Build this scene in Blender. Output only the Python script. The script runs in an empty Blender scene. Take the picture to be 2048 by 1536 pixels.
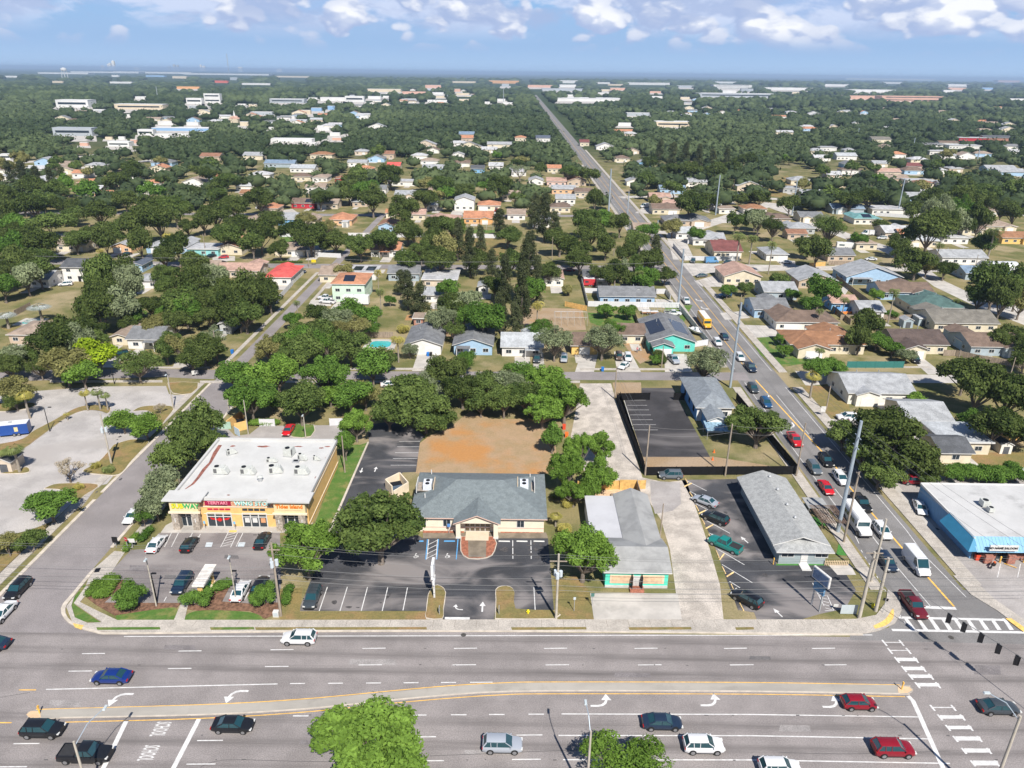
import bpy, bmesh, math, random
import numpy as np
from mathutils import Vector, Matrix, Euler
rad = math.radians
SC = bpy.context.scene
COL = SC.collection
# ---------------------------------------------------------------- camera
F = 1480.0; CH = 72.2
YAW = rad(0.20); PITCH = rad(22.82); ROLL = rad(0.70)
cam_d = bpy.data.cameras.new('camera'); cam = bpy.data.objects.new('camera', cam_d); COL.objects.link(cam)
cam_d.sensor_width = 36; cam_d.lens = 36*F/2048; cam_d.clip_start = 1; cam_d.clip_end = 120000
RM = Matrix.Rotation(YAW, 3, 'Z') @ Matrix.Rotation(math.pi/2-PITCH, 3, 'X') @ Matrix.Rotation(ROLL, 3, 'Z')
cam.matrix_world = Matrix.Translation((0, 0, CH)) @ RM.to_4x4()
SC.camera = cam
# ---------------------------------------------------------------- world sky, sun
SUNV = Vector((0.225, -0.623, 0.749)).normalized()
EXPOSURE = 0.48
vs = SC.view_settings; vs.view_transform = 'Standard'; vs.look = 'None'; vs.exposure = EXPOSURE; vs.gamma = 1
sun_d = bpy.data.lights.new('sun', 'SUN'); sun = bpy.data.objects.new('sun', sun_d); COL.objects.link(sun)
sun_d.energy = 5.0; sun_d.angle = rad(0.5); sun_d.color = (1, 0.955, 0.88)
sun.rotation_euler = SUNV.to_track_quat('Z', 'Y').to_euler()
sun.location = (100, -200, 400)
W = bpy.data.worlds.new('World'); SC.world = W; W.use_nodes = True
nt = W.node_tree; N = nt.nodes; L = nt.links; N.clear()
def nd(tree, t, **k):
    n = tree.nodes.new(t)
    for a, b in k.items():
        if a.startswith('i_'):
            n.inputs[int(a[2:])].default_value = b
        else:
            setattr(n, a, b)
    return n
def math_n(tree, op, a, b=None, c=None, clamp=False):
    n = tree.nodes.new('ShaderNodeMath'); n.operation = op; n.use_clamp = clamp
    for i, v in enumerate((a, b, c)):
        if v is None: continue
        if isinstance(v, (int, float)): n.inputs[i].default_value = v
        else: tree.links.new(v, n.inputs[i])
    return n.outputs[0]
def mixc(tree, f, a, b, mode='MIX'):
    n = tree.nodes.new('ShaderNodeMix'); n.data_type = 'RGBA'; n.blend_type = mode
    for i, v in ((0, f), (6, a), (7, b)):
        if isinstance(v, (int, float)): n.inputs[i].default_value = v
        elif isinstance(v, (tuple, list)): n.inputs[i].default_value = (*v[:3], 1)
        else: tree.links.new(v, n.inputs[i])
    return n.outputs[2]
def ramp(tree, v, p0, p1, c0=(0, 0, 0), c1=(1, 1, 1)):
    n = tree.nodes.new('ShaderNodeMapRange'); n.clamp = True; n.interpolation_type = 'SMOOTHSTEP'
    tree.links.new(v, n.inputs[0]); n.inputs[1].default_value = p0; n.inputs[2].default_value = p1
    return n.outputs[0]
sky = nd(nt, 'ShaderNodeTexSky'); sky.sky_type = 'NISHITA'; sky.sun_disc = False
sky.sun_elevation = math.asin(SUNV.z); sky.sun_rotation = math.atan2(SUNV.x, SUNV.y)
sky.air_density = 1.0; sky.dust_density = 0.6; sky.ozone_density = 2.5; sky.altitude = 70
tc = nd(nt, 'ShaderNodeTexCoord')
sx = nd(nt, 'ShaderNodeSeparateXYZ'); L.new(tc.outputs['Generated'], sx.inputs[0])
vx, vy, vz = sx.outputs
az = math_n(nt, 'ARCTAN2', vx, vy)                       # 0 at +Y, grows to the right
hyp = math_n(nt, 'SQRT', math_n(nt, 'ADD', math_n(nt, 'MULTIPLY', vx, vx), math_n(nt, 'MULTIPLY', vy, vy)))
el = math_n(nt, 'ARCTAN2', vz, hyp)
def cloud_noise(daz, dele, sc, det, stretch, seed, rough=0.55):
    c = nd(nt, 'ShaderNodeCombineXYZ')
    L.new(math_n(nt, 'ADD', az, daz), c.inputs[0])
    L.new(math_n(nt, 'MULTIPLY', math_n(nt, 'ADD', el, dele), stretch), c.inputs[1]); c.inputs[2].default_value = seed
    n = nd(nt, 'ShaderNodeTexNoise'); n.inputs['Scale'].default_value = sc; n.inputs['Detail'].default_value = min(det, 6)
    n.inputs['Roughness'].default_value = rough; n.inputs['Distortion'].default_value = 0.25
    L.new(c.outputs[0], n.inputs['Vector']); return n.outputs[0]
def bump(a0, e0, ra, re, amp):
    """soft ellipse in the sky: a cloud bank (amp>0) or a blue gap (amp<0)"""
    u = math_n(nt, 'DIVIDE', math_n(nt, 'SUBTRACT', az, a0), ra)
    v = math_n(nt, 'DIVIDE', math_n(nt, 'SUBTRACT', el, e0), re)
    d = math_n(nt, 'ADD', math_n(nt, 'MULTIPLY', u, u), math_n(nt, 'MULTIPLY', v, v))
    return math_n(nt, 'MULTIPLY', math_n(nt, 'SUBTRACT', 1.0, d, clamp=True), amp)
def cloud_density(dele, daz=0.0):
    a = cloud_noise(daz, dele, 9.0, 9, 2.1, 3.7)
    b = cloud_noise(daz, dele, 3.4, 2, 3.0, 8.1)
    return math_n(nt, 'ADD', math_n(nt, 'MULTIPLY', a, 0.62), math_n(nt, 'MULTIPLY', b, 0.38))
def puffs(daz, dele, sc, seed):
    c = nd(nt, 'ShaderNodeCombineXYZ'); L.new(math_n(nt, 'ADD', az, daz), c.inputs[0]); L.new(math_n(nt, 'MULTIPLY', math_n(nt, 'ADD', el, dele), 1.7), c.inputs[1]); c.inputs[2].default_value = seed
    w_ = nd(nt, 'ShaderNodeTexNoise'); w_.inputs['Scale'].default_value = sc*.8; w_.inputs['Detail'].default_value = 2; L.new(c.outputs[0], w_.inputs['Vector'])
    m_ = nd(nt, 'ShaderNodeVectorMath', operation='MULTIPLY_ADD'); L.new(w_.outputs[1], m_.inputs[0]); m_.inputs[1].default_value = (.6/sc,)*3; L.new(c.outputs[0], m_.inputs[2])
    v = nd(nt, 'ShaderNodeTexVoronoi'); v.inputs['Scale'].default_value = sc; v.inputs['Detail'].default_value = 1.5; v.inputs['Roughness'].default_value = .6; L.new(m_.outputs[0], v.inputs['Vector'])
    return math_n(nt, 'SUBTRACT', 1.0, v.outputs['Distance'])
def dens(de, da=0.0): return math_n(nt, 'ADD', math_n(nt, 'MULTIPLY', cloud_density(de, da), .62), math_n(nt, 'MULTIPLY', puffs(da, de, 15, 2.2), .30))
D0 = dens(0.0); D1 = dens(0.0065, 0.004)
shape = None
for a0, e0, ra, re, amp in ((-0.09, 0.085, 0.085, 0.045, .11), (-.2, .05, .13, .016, .05), (0.135, 0.066, 0.075, 0.034, .08), (0.52, 0.085, 0.20, 0.045, .10), (-0.4, 0.085, 0.25, 0.035, .06),
                            (-0.015, 0.100, 0.035, 0.020, -.12), (0.225, 0.072, 0.05, 0.018, -.12), (0.29, 0.055, 0.12, 0.016, .04), (-0.6, 0.10, 0.07, 0.012, -.08)):
    o = bump(a0, e0, ra, re, amp); shape = o if shape is None else math_n(nt, 'ADD', shape, o)
Dm = math_n(nt, 'ADD', D0, shape)
cover = math_n(nt, 'MULTIPLY', ramp(nt, Dm, 0.315, 0.375), ramp(nt, el, 0.018, 0.045))
lit = ramp(nt, math_n(nt, 'SUBTRACT', D0, D1), -0.030, 0.035)
thick = ramp(nt, Dm, 0.37, 0.50)
lit2 = math_n(nt, 'MULTIPLY', math_n(nt, 'ADD', math_n(nt, 'MULTIPLY', lit, .62), math_n(nt, 'MULTIPLY', thick, .42)), ramp(nt, el, 0.018, 0.055), clamp=True)
ccol = mixc(nt, lit2, (4.5, 5.6, 8.3), (10.2, 10.4, 11.0))
veil = ramp(nt, cloud_noise(0, 0, 3.0, 6, 5.0, 5.5), .40, .56)
base = mixc(nt, .82, sky.outputs[0], (2.8, 5.3, 9.3))
base = mixc(nt, math_n(nt, 'MULTIPLY', veil, .80), base, (4.7, 5.9, 8.9))
base = mixc(nt, ramp(nt, el, 0.085, 0.030), base, (3.7, 5.6, 8.6)); base = mixc(nt, ramp(nt, el, 0.035, 0.0), base, (4.5, 6.4, 9.2))
hi_ = ramp(nt, el, 0.03, 0.065)
base = mixc(nt, math_n(nt, 'MULTIPLY', ramp(nt, cloud_noise(0, 0, 7.0, 6, 2.6, 7.7, .6), .46, .58), hi_), base, (6.6, 7.6, 9.9))
skyc = mixc(nt, cover, base, ccol)
skyc = mixc(nt, math_n(nt, 'MULTIPLY', math_n(nt, 'MULTIPLY', ramp(nt, cloud_noise(0.0, 0.0, 8.0, 6, 2.4, 12.4, .6), .48, .59), hi_), .8), skyc, (4.3, 5.4, 8.1))
skyc = mixc(nt, ramp(nt, el, .16, .45), skyc, (.8, 1.5, 3.2))          # deep blue overhead
bg = nd(nt, 'ShaderNodeBackground'); bg.inputs[1].default_value = 0.07
L.new(skyc, bg.inputs[0]); wo = nd(nt, 'ShaderNodeOutputWorld'); L.new(bg.outputs[0], wo.inputs[0])
SC.cycles.max_bounces = 5; SC.cycles.diffuse_bounces = 2; SC.cycles.glossy_bounces = 2; SC.cycles.transmission_bounces = 2
SC.cycles.transparent_max_bounces = 6; SC.cycles.volume_bounces = 0; SC.cycles.caustics_reflective = False; SC.cycles.caustics_refractive = False
SC.cycles.sample_clamp_indirect = 4
# ---------------------------------------------------------------- pixel <-> world (photo pixels, 2048 x 1536)
def G(px, py, z=0.0):
    d = RM @ Vector(((px-1024)/F, -(py-768)/F, -1.0))
    t = (z-CH)/d.z
    return Vector((d.x*t, d.y*t, z))
def PX(p):
    c = RM.transposed() @ (Vector(p)-Vector((0, 0, CH)))
    return 1024+F*c.x/-c.z, 768-F*c.y/-c.z
def PPM(p):                                                # photo pixels per metre at a point
    c = RM.transposed() @ (Vector(p)-Vector((0, 0, CH))); return F/-c.z
# ---------------------------------------------------------------- materials
MATS = {}
def srgb(r, g, b):
    f = lambda c: (c/255/12.92 if c/255 <= .04045 else ((c/255+.055)/1.055)**2.4)
    return (f(r), f(g), f(b))
def mat(name, col, rough=.85, var=.18, scale=.6, fine=0.0, metallic=0, col2=None, spec=.3, stretch=(1, 1, 1), coat=0, alpha=None, dirt=0):
    if name in MATS: return MATS[name]
    m = bpy.data.materials.new(name); m.use_nodes = True; t = m.node_tree; b = t.nodes['Principled BSDF']
    b.inputs['Roughness'].default_value = rough; b.inputs['Metallic'].default_value = metallic; b.inputs['Specular IOR Level'].default_value = spec
    if coat: b.inputs['Coat Weight'].default_value = coat; b.inputs['Coat Roughness'].default_value = .05
    if var or col2:
        g = t.nodes.new('ShaderNodeNewGeometry'); mp = t.nodes.new('ShaderNodeMapping'); t.links.new(g.outputs['Position'], mp.inputs[0])
        mp.inputs['Scale'].default_value = stretch
        n = t.nodes.new('ShaderNodeTexNoise'); n.inputs['Scale'].default_value = scale; n.inputs['Detail'].default_value = 6; n.inputs['Roughness'].default_value = .6
        t.links.new(mp.outputs[0], n.inputs['Vector'])
        v = ramp(t, n.outputs[0], .36, .64)
        c2 = col2 if col2 else tuple(min(1, c*(1+var)) for c in col)
        c1 = col if col2 else tuple(c*(1-var) for c in col)
        out = mixc(t, v, c1, c2)
        if fine:
            n2 = t.nodes.new('ShaderNodeTexNoise'); n2.inputs['Scale'].default_value = fine; n2.inputs['Detail'].default_value = 2
            t.links.new(g.outputs['Position'], n2.inputs['Vector'])
            out = mixc(t, ramp(t, n2.outputs[0], .3, .7), out, mixc(t, .3, out, (0, 0, 0)))
        if dirt:
            n3 = t.nodes.new('ShaderNodeTexNoise'); n3.inputs['Scale'].default_value = .22; n3.inputs['Detail'].default_value = 7; n3.inputs['Roughness'].default_value = .7
            t.links.new(g.outputs['Position'], n3.inputs['Vector'])
            out = mixc(t, math_n(t, 'MULTIPLY', ramp(t, n3.outputs[0], .52, .72), dirt), out, tuple(c*.45 for c in col))
        t.links.new(out, b.inputs['Base Color'])
    else:
        b.inputs['Base Color'].default_value = (*col, 1)
    MATS[name] = m; return m
# ---------------------------------------------------------------- mesh builder
class MB:
    def __init__(s): s.v = []; s.f = []; s.m = []; s.mats = []
    def mi(s, m):
        if m is None: return 0
        if m not in s.mats: s.mats.append(m)
        return s.mats.index(m)
    def add(s, vs_, fs, m=None):
        o = len(s.v); s.v += [tuple(v) for v in vs_]; i = s.mi(m)
        for f in fs: s.f.append(tuple(o+k for k in f)); s.m.append(i)
        return s
    def box(s, c, d, m=None, rz=0, top=1.0, topy=None):
        cx, cy, cz = c; dx, dy, dz = (k/2 for k in d); topy = top if topy is None else topy
        P = [(-dx, -dy, -dz), (dx, -dy, -dz), (dx, dy, -dz), (-dx, dy, -dz), (-dx*top, -dy*topy, dz), (dx*top, -dy*topy, dz), (dx*top, dy*topy, dz), (-dx*top, dy*topy, dz)]
        ca, sa = math.cos(rz), math.sin(rz)
        P = [(cx+x*ca-y*sa, cy+x*sa+y*ca, cz+z) for x, y, z in P]
        return s.add(P, [(0, 3, 2, 1), (4, 5, 6, 7), (0, 1, 5, 4), (1, 2, 6, 5), (2, 3, 7, 6), (3, 0, 4, 7)], m)
    def prism(s, pts, z0, z1, m=None, mside=None):
        n = len(pts); a = sum(pts[i][0]*pts[(i+1) % n][1]-pts[(i+1) % n][0]*pts[i][1] for i in range(n))
        if a < 0: pts = pts[::-1]
        s.add([(p[0], p[1], z1) for p in pts], [tuple(range(n))], m)
        s.add([(p[0], p[1], z0) for p in pts]+[(p[0], p[1], z1) for p in pts], [(i, (i+1) % n, n+(i+1) % n, n+i) for i in range(n)], mside or m)
        return s
    def flat(s, pts, z, m=None):
        n = len(pts); a = sum(pts[i][0]*pts[(i+1) % n][1]-pts[(i+1) % n][0]*pts[i][1] for i in range(n))
        if a < 0: pts = pts[::-1]
        return s.add([(p[0], p[1], z) for p in pts], [tuple(range(n))], m)
    def tube(s, pts, rs, seg=6, m=None, cap=True):
        pts = [Vector(p) for p in pts]; rs = rs if isinstance(rs, (list, tuple)) else [rs]*len(pts)
        V = []; up = Vector((0, 0, 1))
        for i, p in enumerate(pts):
            d = (pts[min(i+1, len(pts)-1)]-pts[max(i-1, 0)]).normalized()
            a = d.cross(up if abs(d.z) < .95 else Vector((1, 0, 0))).normalized(); b = d.cross(a)
            V += [p+rs[i]*(a*math.cos(2*math.pi*k/seg)+b*math.sin(2*math.pi*k/seg)) for k in range(seg)]
        Fs = [(i*seg+k, i*seg+(k+1) % seg, (i+1)*seg+(k+1) % seg, (i+1)*seg+k) for i in range(len(pts)-1) for k in range(seg)]
        if cap: Fs += [tuple(range(seg))[::-1], tuple((len(pts)-1)*seg+k for k in range(seg))]
        return s.add(V, Fs, m)
    def loft(s, rings, m=None, cap=True, closed=True):
        n = len(rings[0]); V = [v for r in rings for v in r]
        Fs = [(i*n+k, i*n+(k+1) % n, (i+1)*n+(k+1) % n, (i+1)*n+k) for i in range(len(rings)-1) for k in range(n if closed else n-1)]
        if cap: Fs += [tuple(range(n))[::-1], tuple((len(rings)-1)*n+k for k in range(n))]
        return s.add(V, Fs, m)
    def cyl(s, c, r, h, seg=12, m=None, axis='Z', r2=None):
        ax = {'X': Vector((1, 0, 0)), 'Y': Vector((0, 1, 0)), 'Z': Vector((0, 0, 1))}[axis]; c = Vector(c)
        return s.tube([c-ax*h/2, c+ax*h/2], [r, r if r2 is None else r2], seg, m)
    def mesh(s, name, smooth=None):
        me = bpy.data.meshes.new(name); me.from_pydata(s.v, [], s.f)
        for m in s.mats: me.materials.append(m)
        if len(s.mats) > 1: me.polygons.foreach_set('material_index', s.m)
        if smooth is not None:
            me.polygons.foreach_set('use_smooth', [True]*len(me.polygons)); me.update(); me.set_sharp_from_angle(angle=rad(smooth))
        me.update(); return me
    def build(s, name, parent=None, smooth=None, m=None):
        if m: s.mats = [m]; s.m = [0]*len(s.m)
        return link(name, s.mesh(name, smooth), parent)
def link(name, data, parent=None):
    o = bpy.data.objects.new(name, data); COL.objects.link(o)
    if parent: o.parent = parent
    return o
def tag(o, label=None, cat=None, group=None, kind=None):
    if label: o['label'] = label
    if cat: o['category'] = cat
    if group: o['group'] = group
    if kind: o['kind'] = kind
    return o
def thing(name, loc, label, cat, group=None, rz=0):
    o = link(name, None); o.location = loc; o.rotation_euler = (0, 0, rz); o.empty_display_size = .1
    return tag(o, label, cat, group)
def structure(name, mb, z=None):
    return tag(mb.build(name), kind='structure')
def P2(pts, z=0.0): return [tuple(G(x, y, z)[:2]) for x, y in pts]
# ================================================================ ground, roads, lots
def grassmat(name, a, b, c=None, sc=.12, patch=.03):
    if name in MATS: return MATS[name]
    m = bpy.data.materials.new(name); m.use_nodes = True; t = m.node_tree; bs = t.nodes['Principled BSDF']; bs.inputs['Roughness'].default_value = 1; bs.inputs['Specular IOR Level'].default_value = .1
    g = t.nodes.new('ShaderNodeNewGeometry')
    def nz(s, d, r=.6):
        n = t.nodes.new('ShaderNodeTexNoise'); n.inputs['Scale'].default_value = s; n.inputs['Detail'].default_value = d; n.inputs['Roughness'].default_value = r
        t.links.new(g.outputs['Position'], n.inputs['Vector']); return n.outputs[0]
    o = mixc(t, ramp(t, nz(sc, 8), .38, .62), a, b)
    if c: o = mixc(t, ramp(t, nz(patch, 5), .5, .66), o, c)
    o = mixc(t, ramp(t, nz(3.5, 4, .8), .35, .75), o, mixc(t, .38, o, (0.01, 0.015, 0.005)))
    t.links.new(o, bs.inputs['Base Color']); MATS[name] = m; return m
gm = grassmat('land', (.27, .225, .11), (.145, .150, .055), (.36, .29, .175), .11, .04)
t = gm.node_tree; bs = t.nodes['Principled BSDF']; src = bs.inputs['Base Color'].links[0].from_socket
gg = t.nodes.new('ShaderNodeNewGeometry'); ss = t.nodes.new('ShaderNodeSeparateXYZ'); t.links.new(gg.outputs['Position'], ss.inputs[0])
nn = t.nodes.new('ShaderNodeTexNoise'); nn.inputs['Scale'].default_value = .0012; nn.inputs['Detail'].default_value = 8; t.links.new(gg.outputs['Position'], nn.inputs['Vector'])
wood = mixc(t, ramp(t, nn.outputs[0], .4, .6), (.030, .050, .018), (.055, .075, .030))
t.links.new(mixc(t, ramp(t, ss.outputs[1], 520, 900), src, wood), bs.inputs['Base Color'])
S_ = 62000
me = bpy.data.meshes.new('ground'); me.from_pydata([(-S_, -2000, 0), (S_, -2000, 0), (S_, S_, 0), (-S_, S_, 0)], [], [(0, 1, 2, 3)]); me.materials.append(gm)
tag(link('ground', me), kind='structure')

LAWN = grassmat('lawn_green', (.085, .17, .035), (.13, .19, .05), (.23, .22, .08), .5, .25)
DRY = grassmat('dry_grass', (.27, .205, .085), (.20, .175, .07), (.31, .20, .10), .4, .12)
DIRT = grassmat('bare_dirt', (.36, .255, .155), (.40, .30, .21), (.42, .235, .105), .1, .045)
FIELD = grassmat('straw_field', (.42, .29, .18), (.36, .26, .15), (.48, .24, .09), .25, .05)
MULCH = mat('mulch', (.20, .11, .07), 1, .35, 2.0, fine=9)
REDMULCH = mat('red_mulch', (.36, .14, .085), 1, .25, 2.0, fine=9)
CONC = mat('concrete', (.49, .445, .395), .9, .10, .5, fine=6, dirt=.35)
CONCP = mat('pale_concrete', (.46, .43, .395), .9, .12, .25, dirt=.5)
SHELL = mat('shell_gravel', (.52, .465, .41), 1, .18, .35, fine=5, dirt=.25)
WALKD = mat('stained_walk', (.20, .165, .125), .9, .2, .6)
def asph(name, col, tracks=None, var=.12, patch=None, pc=None, axis=1):
    """worn asphalt; tracks = the stained middle lines of the lanes (world coordinate on one axis)"""
    m = mat(name, col, .88, var, .15, fine=7)
    t = m.node_tree; b = t.nodes['Principled BSDF']; src = b.inputs['Base Color'].links[0].from_socket
    g = t.nodes.new('ShaderNodeNewGeometry'); sp = t.nodes.new('ShaderNodeSeparateXYZ'); t.links.new(g.outputs['Position'], sp.inputs[0])
    if tracks:
        mp = t.nodes.new('ShaderNodeMapping'); t.links.new(g.outputs['Position'], mp.inputs[0])
        mp.inputs['Scale'].default_value = (.035, 1.3, 1) if axis == 1 else (1.3, .035, 1)
        n = t.nodes.new('ShaderNodeTexNoise'); n.inputs['Scale'].default_value = 1; n.inputs['Detail'].default_value = 7; n.inputs['Roughness'].default_value = .7; t.links.new(mp.outputs[0], n.inputs['Vector'])
        tot = None
        for c, w, a in tracks:
            d = math_n(t, 'ABSOLUTE', math_n(t, 'SUBTRACT', sp.outputs[axis], c))
            s = math_n(t, 'MULTIPLY', ramp(t, d, w, 0.0), a); tot = s if tot is None else math_n(t, 'MAXIMUM', tot, s)
        f = math_n(t, 'MULTIPLY', tot, math_n(t, 'ADD', math_n(t, 'MULTIPLY', ramp(t, n.outputs[0], .35, .7), .8), .25))
        src = mixc(t, f, src, tuple(c*.42 for c in col))
        src = mixc(t, math_n(t, 'MULTIPLY', ramp(t, n.outputs[0], .45, .75), .25), src, tuple(c*.6 for c in col))
    if patch:
        mp = t.nodes.new('ShaderNodeMapping'); t.links.new(g.outputs['Position'], mp.inputs[0]); mp.inputs['Scale'].default_value = (.5, 1, 1)
        n = t.nodes.new('ShaderNodeTexNoise'); n.inputs['Scale'].default_value = patch; n.inputs['Detail'].default_value = 5; n.inputs['Distortion'].default_value = .8; t.links.new(mp.outputs[0], n.inputs['Vector'])
        src = mixc(t, ramp(t, n.outputs[0], .46, .66), src, pc)
    t.links.new(src, b.inputs['Base Color']); return m
def yat(py, px=1100): return G(px, py)[1]
ROADM = asph('main_road_asphalt', (.295, .266, .257), [(yat(p), 1.05, a) for p, a in ((1281, .8), (1313.5, .9), (1347, 1), (1447, .8), (1493, .9), (1545, .8))])
STREET = asph('street_asphalt', (.285, .258, .255), None, .1)
AVE = asph('avenue_asphalt', (.235, .225, .22), [(58.2, .9, .8), (61.6, .9, .35), (65.0, .8, .35)], axis=0)
OLDLOT = asph('pale_lot_asphalt', (.46, .43, .41), None, .14, .09, (.37, .34, .32))
MALLLOT = asph('mall_lot_asphalt', (.235, .21, .205), None, .12, .2, (.27, .245, .235))
SEAL = asph('sealcoat_asphalt', (.062, .063, .070), None, .2, .14, (.22, .20, .195))
SEAL2 = asph('fresh_asphalt', (.055, .052, .055), None, .2, .1, (.13, .12, .12))
GREYLOT = asph('grey_lot_asphalt', (.40, .37, .355), None, .15, .25, (.31, .285, .27))
WHITE = mat('white_marking', (.62, .61, .60), .8, .12, 1.5, dirt=.25)
YELLOW = mat('yellow_marking', (.78, .45, .09), .8, .15, 1.2)
PALEYEL = mat('faded_yellow', (.70, .50, .24), .8, .2, 1.2)
BLUEM = mat('blue_marking', (.10, .32, .60), .8, .1, 1)
TILE = mat('tactile_yellow', (.72, .47, .14), .85, .15, 3)
def area(name, pts, z, m, px=True):
    """a flat sheet on the ground, outline in photo pixels laid on the ground plane"""
    return structure(name, MB().flat(P2(pts) if px else pts, z, m))
def slab(name, pts, z0, z1, m, px=True, mside=None):
    return structure(name, MB().prism(P2(pts) if px else pts, z0, z1, m, mside))
def curve(pts, n=6):
    """Catmull-Rom through pixel points"""
    P = [Vector((*p, 0)) for p in pts]; out = []
    for i in range(len(P)-1):
        a, b, c, d = P[max(i-1, 0)], P[i], P[i+1], P[min(i+2, len(P)-1)]
        for k in range(n):
            t_ = k/n; out.append(.5*((2*b)+(-a+c)*t_+(2*a-5*b+4*c-d)*t_*t_+(-a+3*b-3*c+d)*t_**3))
    out.append(P[-1]); return [(p.x, p.y) for p in out]
def strip(mb, pts, w, z, m, px=True):
    """a painted line of width w metres along pixel points"""
    P = [G(*p) for p in pts] if px else [Vector((*p, 0)) for p in pts]
    A = []; B = []
    for i, p in enumerate(P):
        d = (P[min(i+1, len(P)-1)]-P[max(i-1, 0)]); d.z = 0; d.normalize(); n = Vector((-d.y, d.x, 0))
        A.append(p+n*w/2); B.append(p-n*w/2)
    V = [(p.x, p.y, z) for p in A+B]; k = len(P)
    mb.add(V, [(k+i, k+i+1, i+1, i) for i in range(k-1)], m); return mb
def rx(r, y): return 1037+r*(y-148)                       # photo x of the north-south line of ratio r at photo row y
# main road and streets (world strips from photo points)
KY = G(1037, 1264)[1]                                      # kerb line of the main road
area('main_road', [(-900, 1250), (3000, 1250), (5200, 2300), (-3200, 2300)], .006, ROADM) if False else None
structure('main_road', MB().flat([(-420, 20), (420, 20), (420, KY), (-420, KY)], .006, ROADM))
def ns_road(name, r0, r1, y0, y1, z, m): return area(name, [(rx(r0, y0), y0), (rx(r1, y0), y0), (rx(r1, y1), y1), (rx(r0, y1), y1)], z, m)
ns_road('side_street', -.992, -.860, 745, 1264, .010, STREET)
ns_road('side_street_north', -.985, -.940, 428, 745, .010, STREET)
ns_road('avenue', .715, .862, 190, 1264, .012, AVE)
area('avenue_junction', [(rx(.715, 1264), 1263), (1740, 1263), (1772, 1262), (1800, 1225), (1790, 1180), (2000, 1180), (2048, 1262), (2300, 1300), (1900, 1280)], .008, AVE)
area('side_street_corner', [(-150, 1264), (-60, 1190), (150, 1178), (126, 1230), (150, 1255), (205, 1266)], .008, STREET)
area('cross_street', [(-900, 742), (-100, 742), (330, 738), (560, 742), (1490, 745), (1500, 761), (400, 758), (325, 754), (-100, 766), (-900, 766)], .014, STREET)
area('cross_street_east', [(1590, 742), (1687, 747), (1895, 750), (2100, 752), (2900, 758), (2900, 778), (2100, 769), (1895, 766), (1690, 765), (1612, 772)], .014, CONCP)
area('second_cross_street', [(-500, 512), (100, 519), (510, 527), (1116, 531), (1345, 531), (1352, 548), (1116, 539), (640, 537), (510, 535), (127, 529), (-500, 522)], .014, STREET)
area('second_cross_street_east', [(1362, 526), (1590, 531), (2048, 536), (2700, 545), (2700, 556), (2048, 546), (1600, 540), (1420, 546), (1385, 552)], .014, CONCP)
area('third_cross_street', [(-200, 421), (590, 427), (850, 429), (1225, 430), (1225, 434), (850, 433), (590, 432), (-200, 425)], .014, STREET)
area('third_cross_street_east', [(1250, 458), (1330, 462), (1335, 468), (1262, 464)], .014, CONCP)
area('curving_street', [(1530, 404), (1560, 408), (1600, 430), (1706, 470), (1800, 500), (1865, 545), (1885, 560), (1934, 583), (2048, 617), (2200, 664), (2300, 720), (2200, 700), (2048, 650), (1950, 612), (1868, 573), (1835, 548), (1770, 505), (1690, 478), (1620, 452), (1585, 432), (1545, 418), (1522, 408)], .018, CONCP)
for i, (x0, y0, x1, y1, w) in enumerate([(0, 330, 330, 295, 5), (120, 340, 330, 318, 5), (520, 318, 700, 268, 6), (560, 300, 620, 280, 5), (1000, 268, 1040, 258, 3)]):
    structure('far_street', strip(MB(), [(x0, y0), (x1, y1)], w*2.2, .03, CONCP))
for pts, w in (([(rx(.89, 520), 520), (rx(.97, 470), 470), (1545, 406)], 9), ([(2048, 430), (1960, 425), (1900, 418)], 8), ([(1240, 395), (1300, 392), (1560, 398)], 8), ([(-50, 470), (160, 470), (170, 462)], 6), ([(600, 745), (600, 745.5)], 1)):
    structure('side_lane', strip(MB(), pts, w, .016, CONCP))
# pavements (real kerb steps)
KERB = mat('kerb', (.52, .46, .39), .9, .12, .8)
def ns_walk(r0, r1, y0, y1, m=CONC): slab('pavement', [(rx(r0, y0), y0), (rx(r1, y0), y0), (rx(r1, y1), y1), (rx(r0, y1), y1)], 0, .13, m)
for a, b in ((767, 975), (1000, 1190)): ns_walk(-1.037, -1.014, a, b)
for a, b in ((767, 985), (1000, 1200)):
    slab('kerb', [(rx(-.999, a), a), (rx(-.991, a), a), (rx(-.991, b), b), (rx(-.999, b), b)], 0, .13, KERB)
slab('kerb', [(rx(-.862, 790), 790), (rx(-.855, 790), 790), (rx(-.855, 1095), 1095), (rx(-.862, 1095), 1095)], 0, .13, KERB)
slab('pavement', [(rx(-.835, 1000), 1000), (rx(-.815, 1000), 1000), (rx(-.815, 1100), 1100), (rx(-.835, 1100), 1100)], 0, .13, CONC)
ns_walk(-1.02, -1.004, 545, 735); ns_walk(-.915, -.900, 545, 600)
ns_walk(.682, .708, 775, 1180); ns_walk(.690, .712, 545, 735); ns_walk(.690, .712, 330, 530)
ns_walk(.872, .900, 560, 745); ns_walk(.872, .905, 775, 1170); ns_walk(.868, .892, 300, 520)
slab('pavement', [(rx(.905, 930), 930), (rx(.925, 930), 930), (rx(.915, 1080), 1080), (rx(.905, 1080), 1080)], 0, .12, CONCP)
for y0, y1, x0, x1 in ((762, 766, 400, 1160), (734, 737, 250, 420), (736.5, 740, 700, 850), (737, 740.5, 1160, 1340), (733, 736, 1660, 1860), (761, 765, 100, 325)):
    slab('pavement', [(x0, y0), (x1, y0), (x1, y1), (x0, y1)], 0, .12, CONC)
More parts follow.
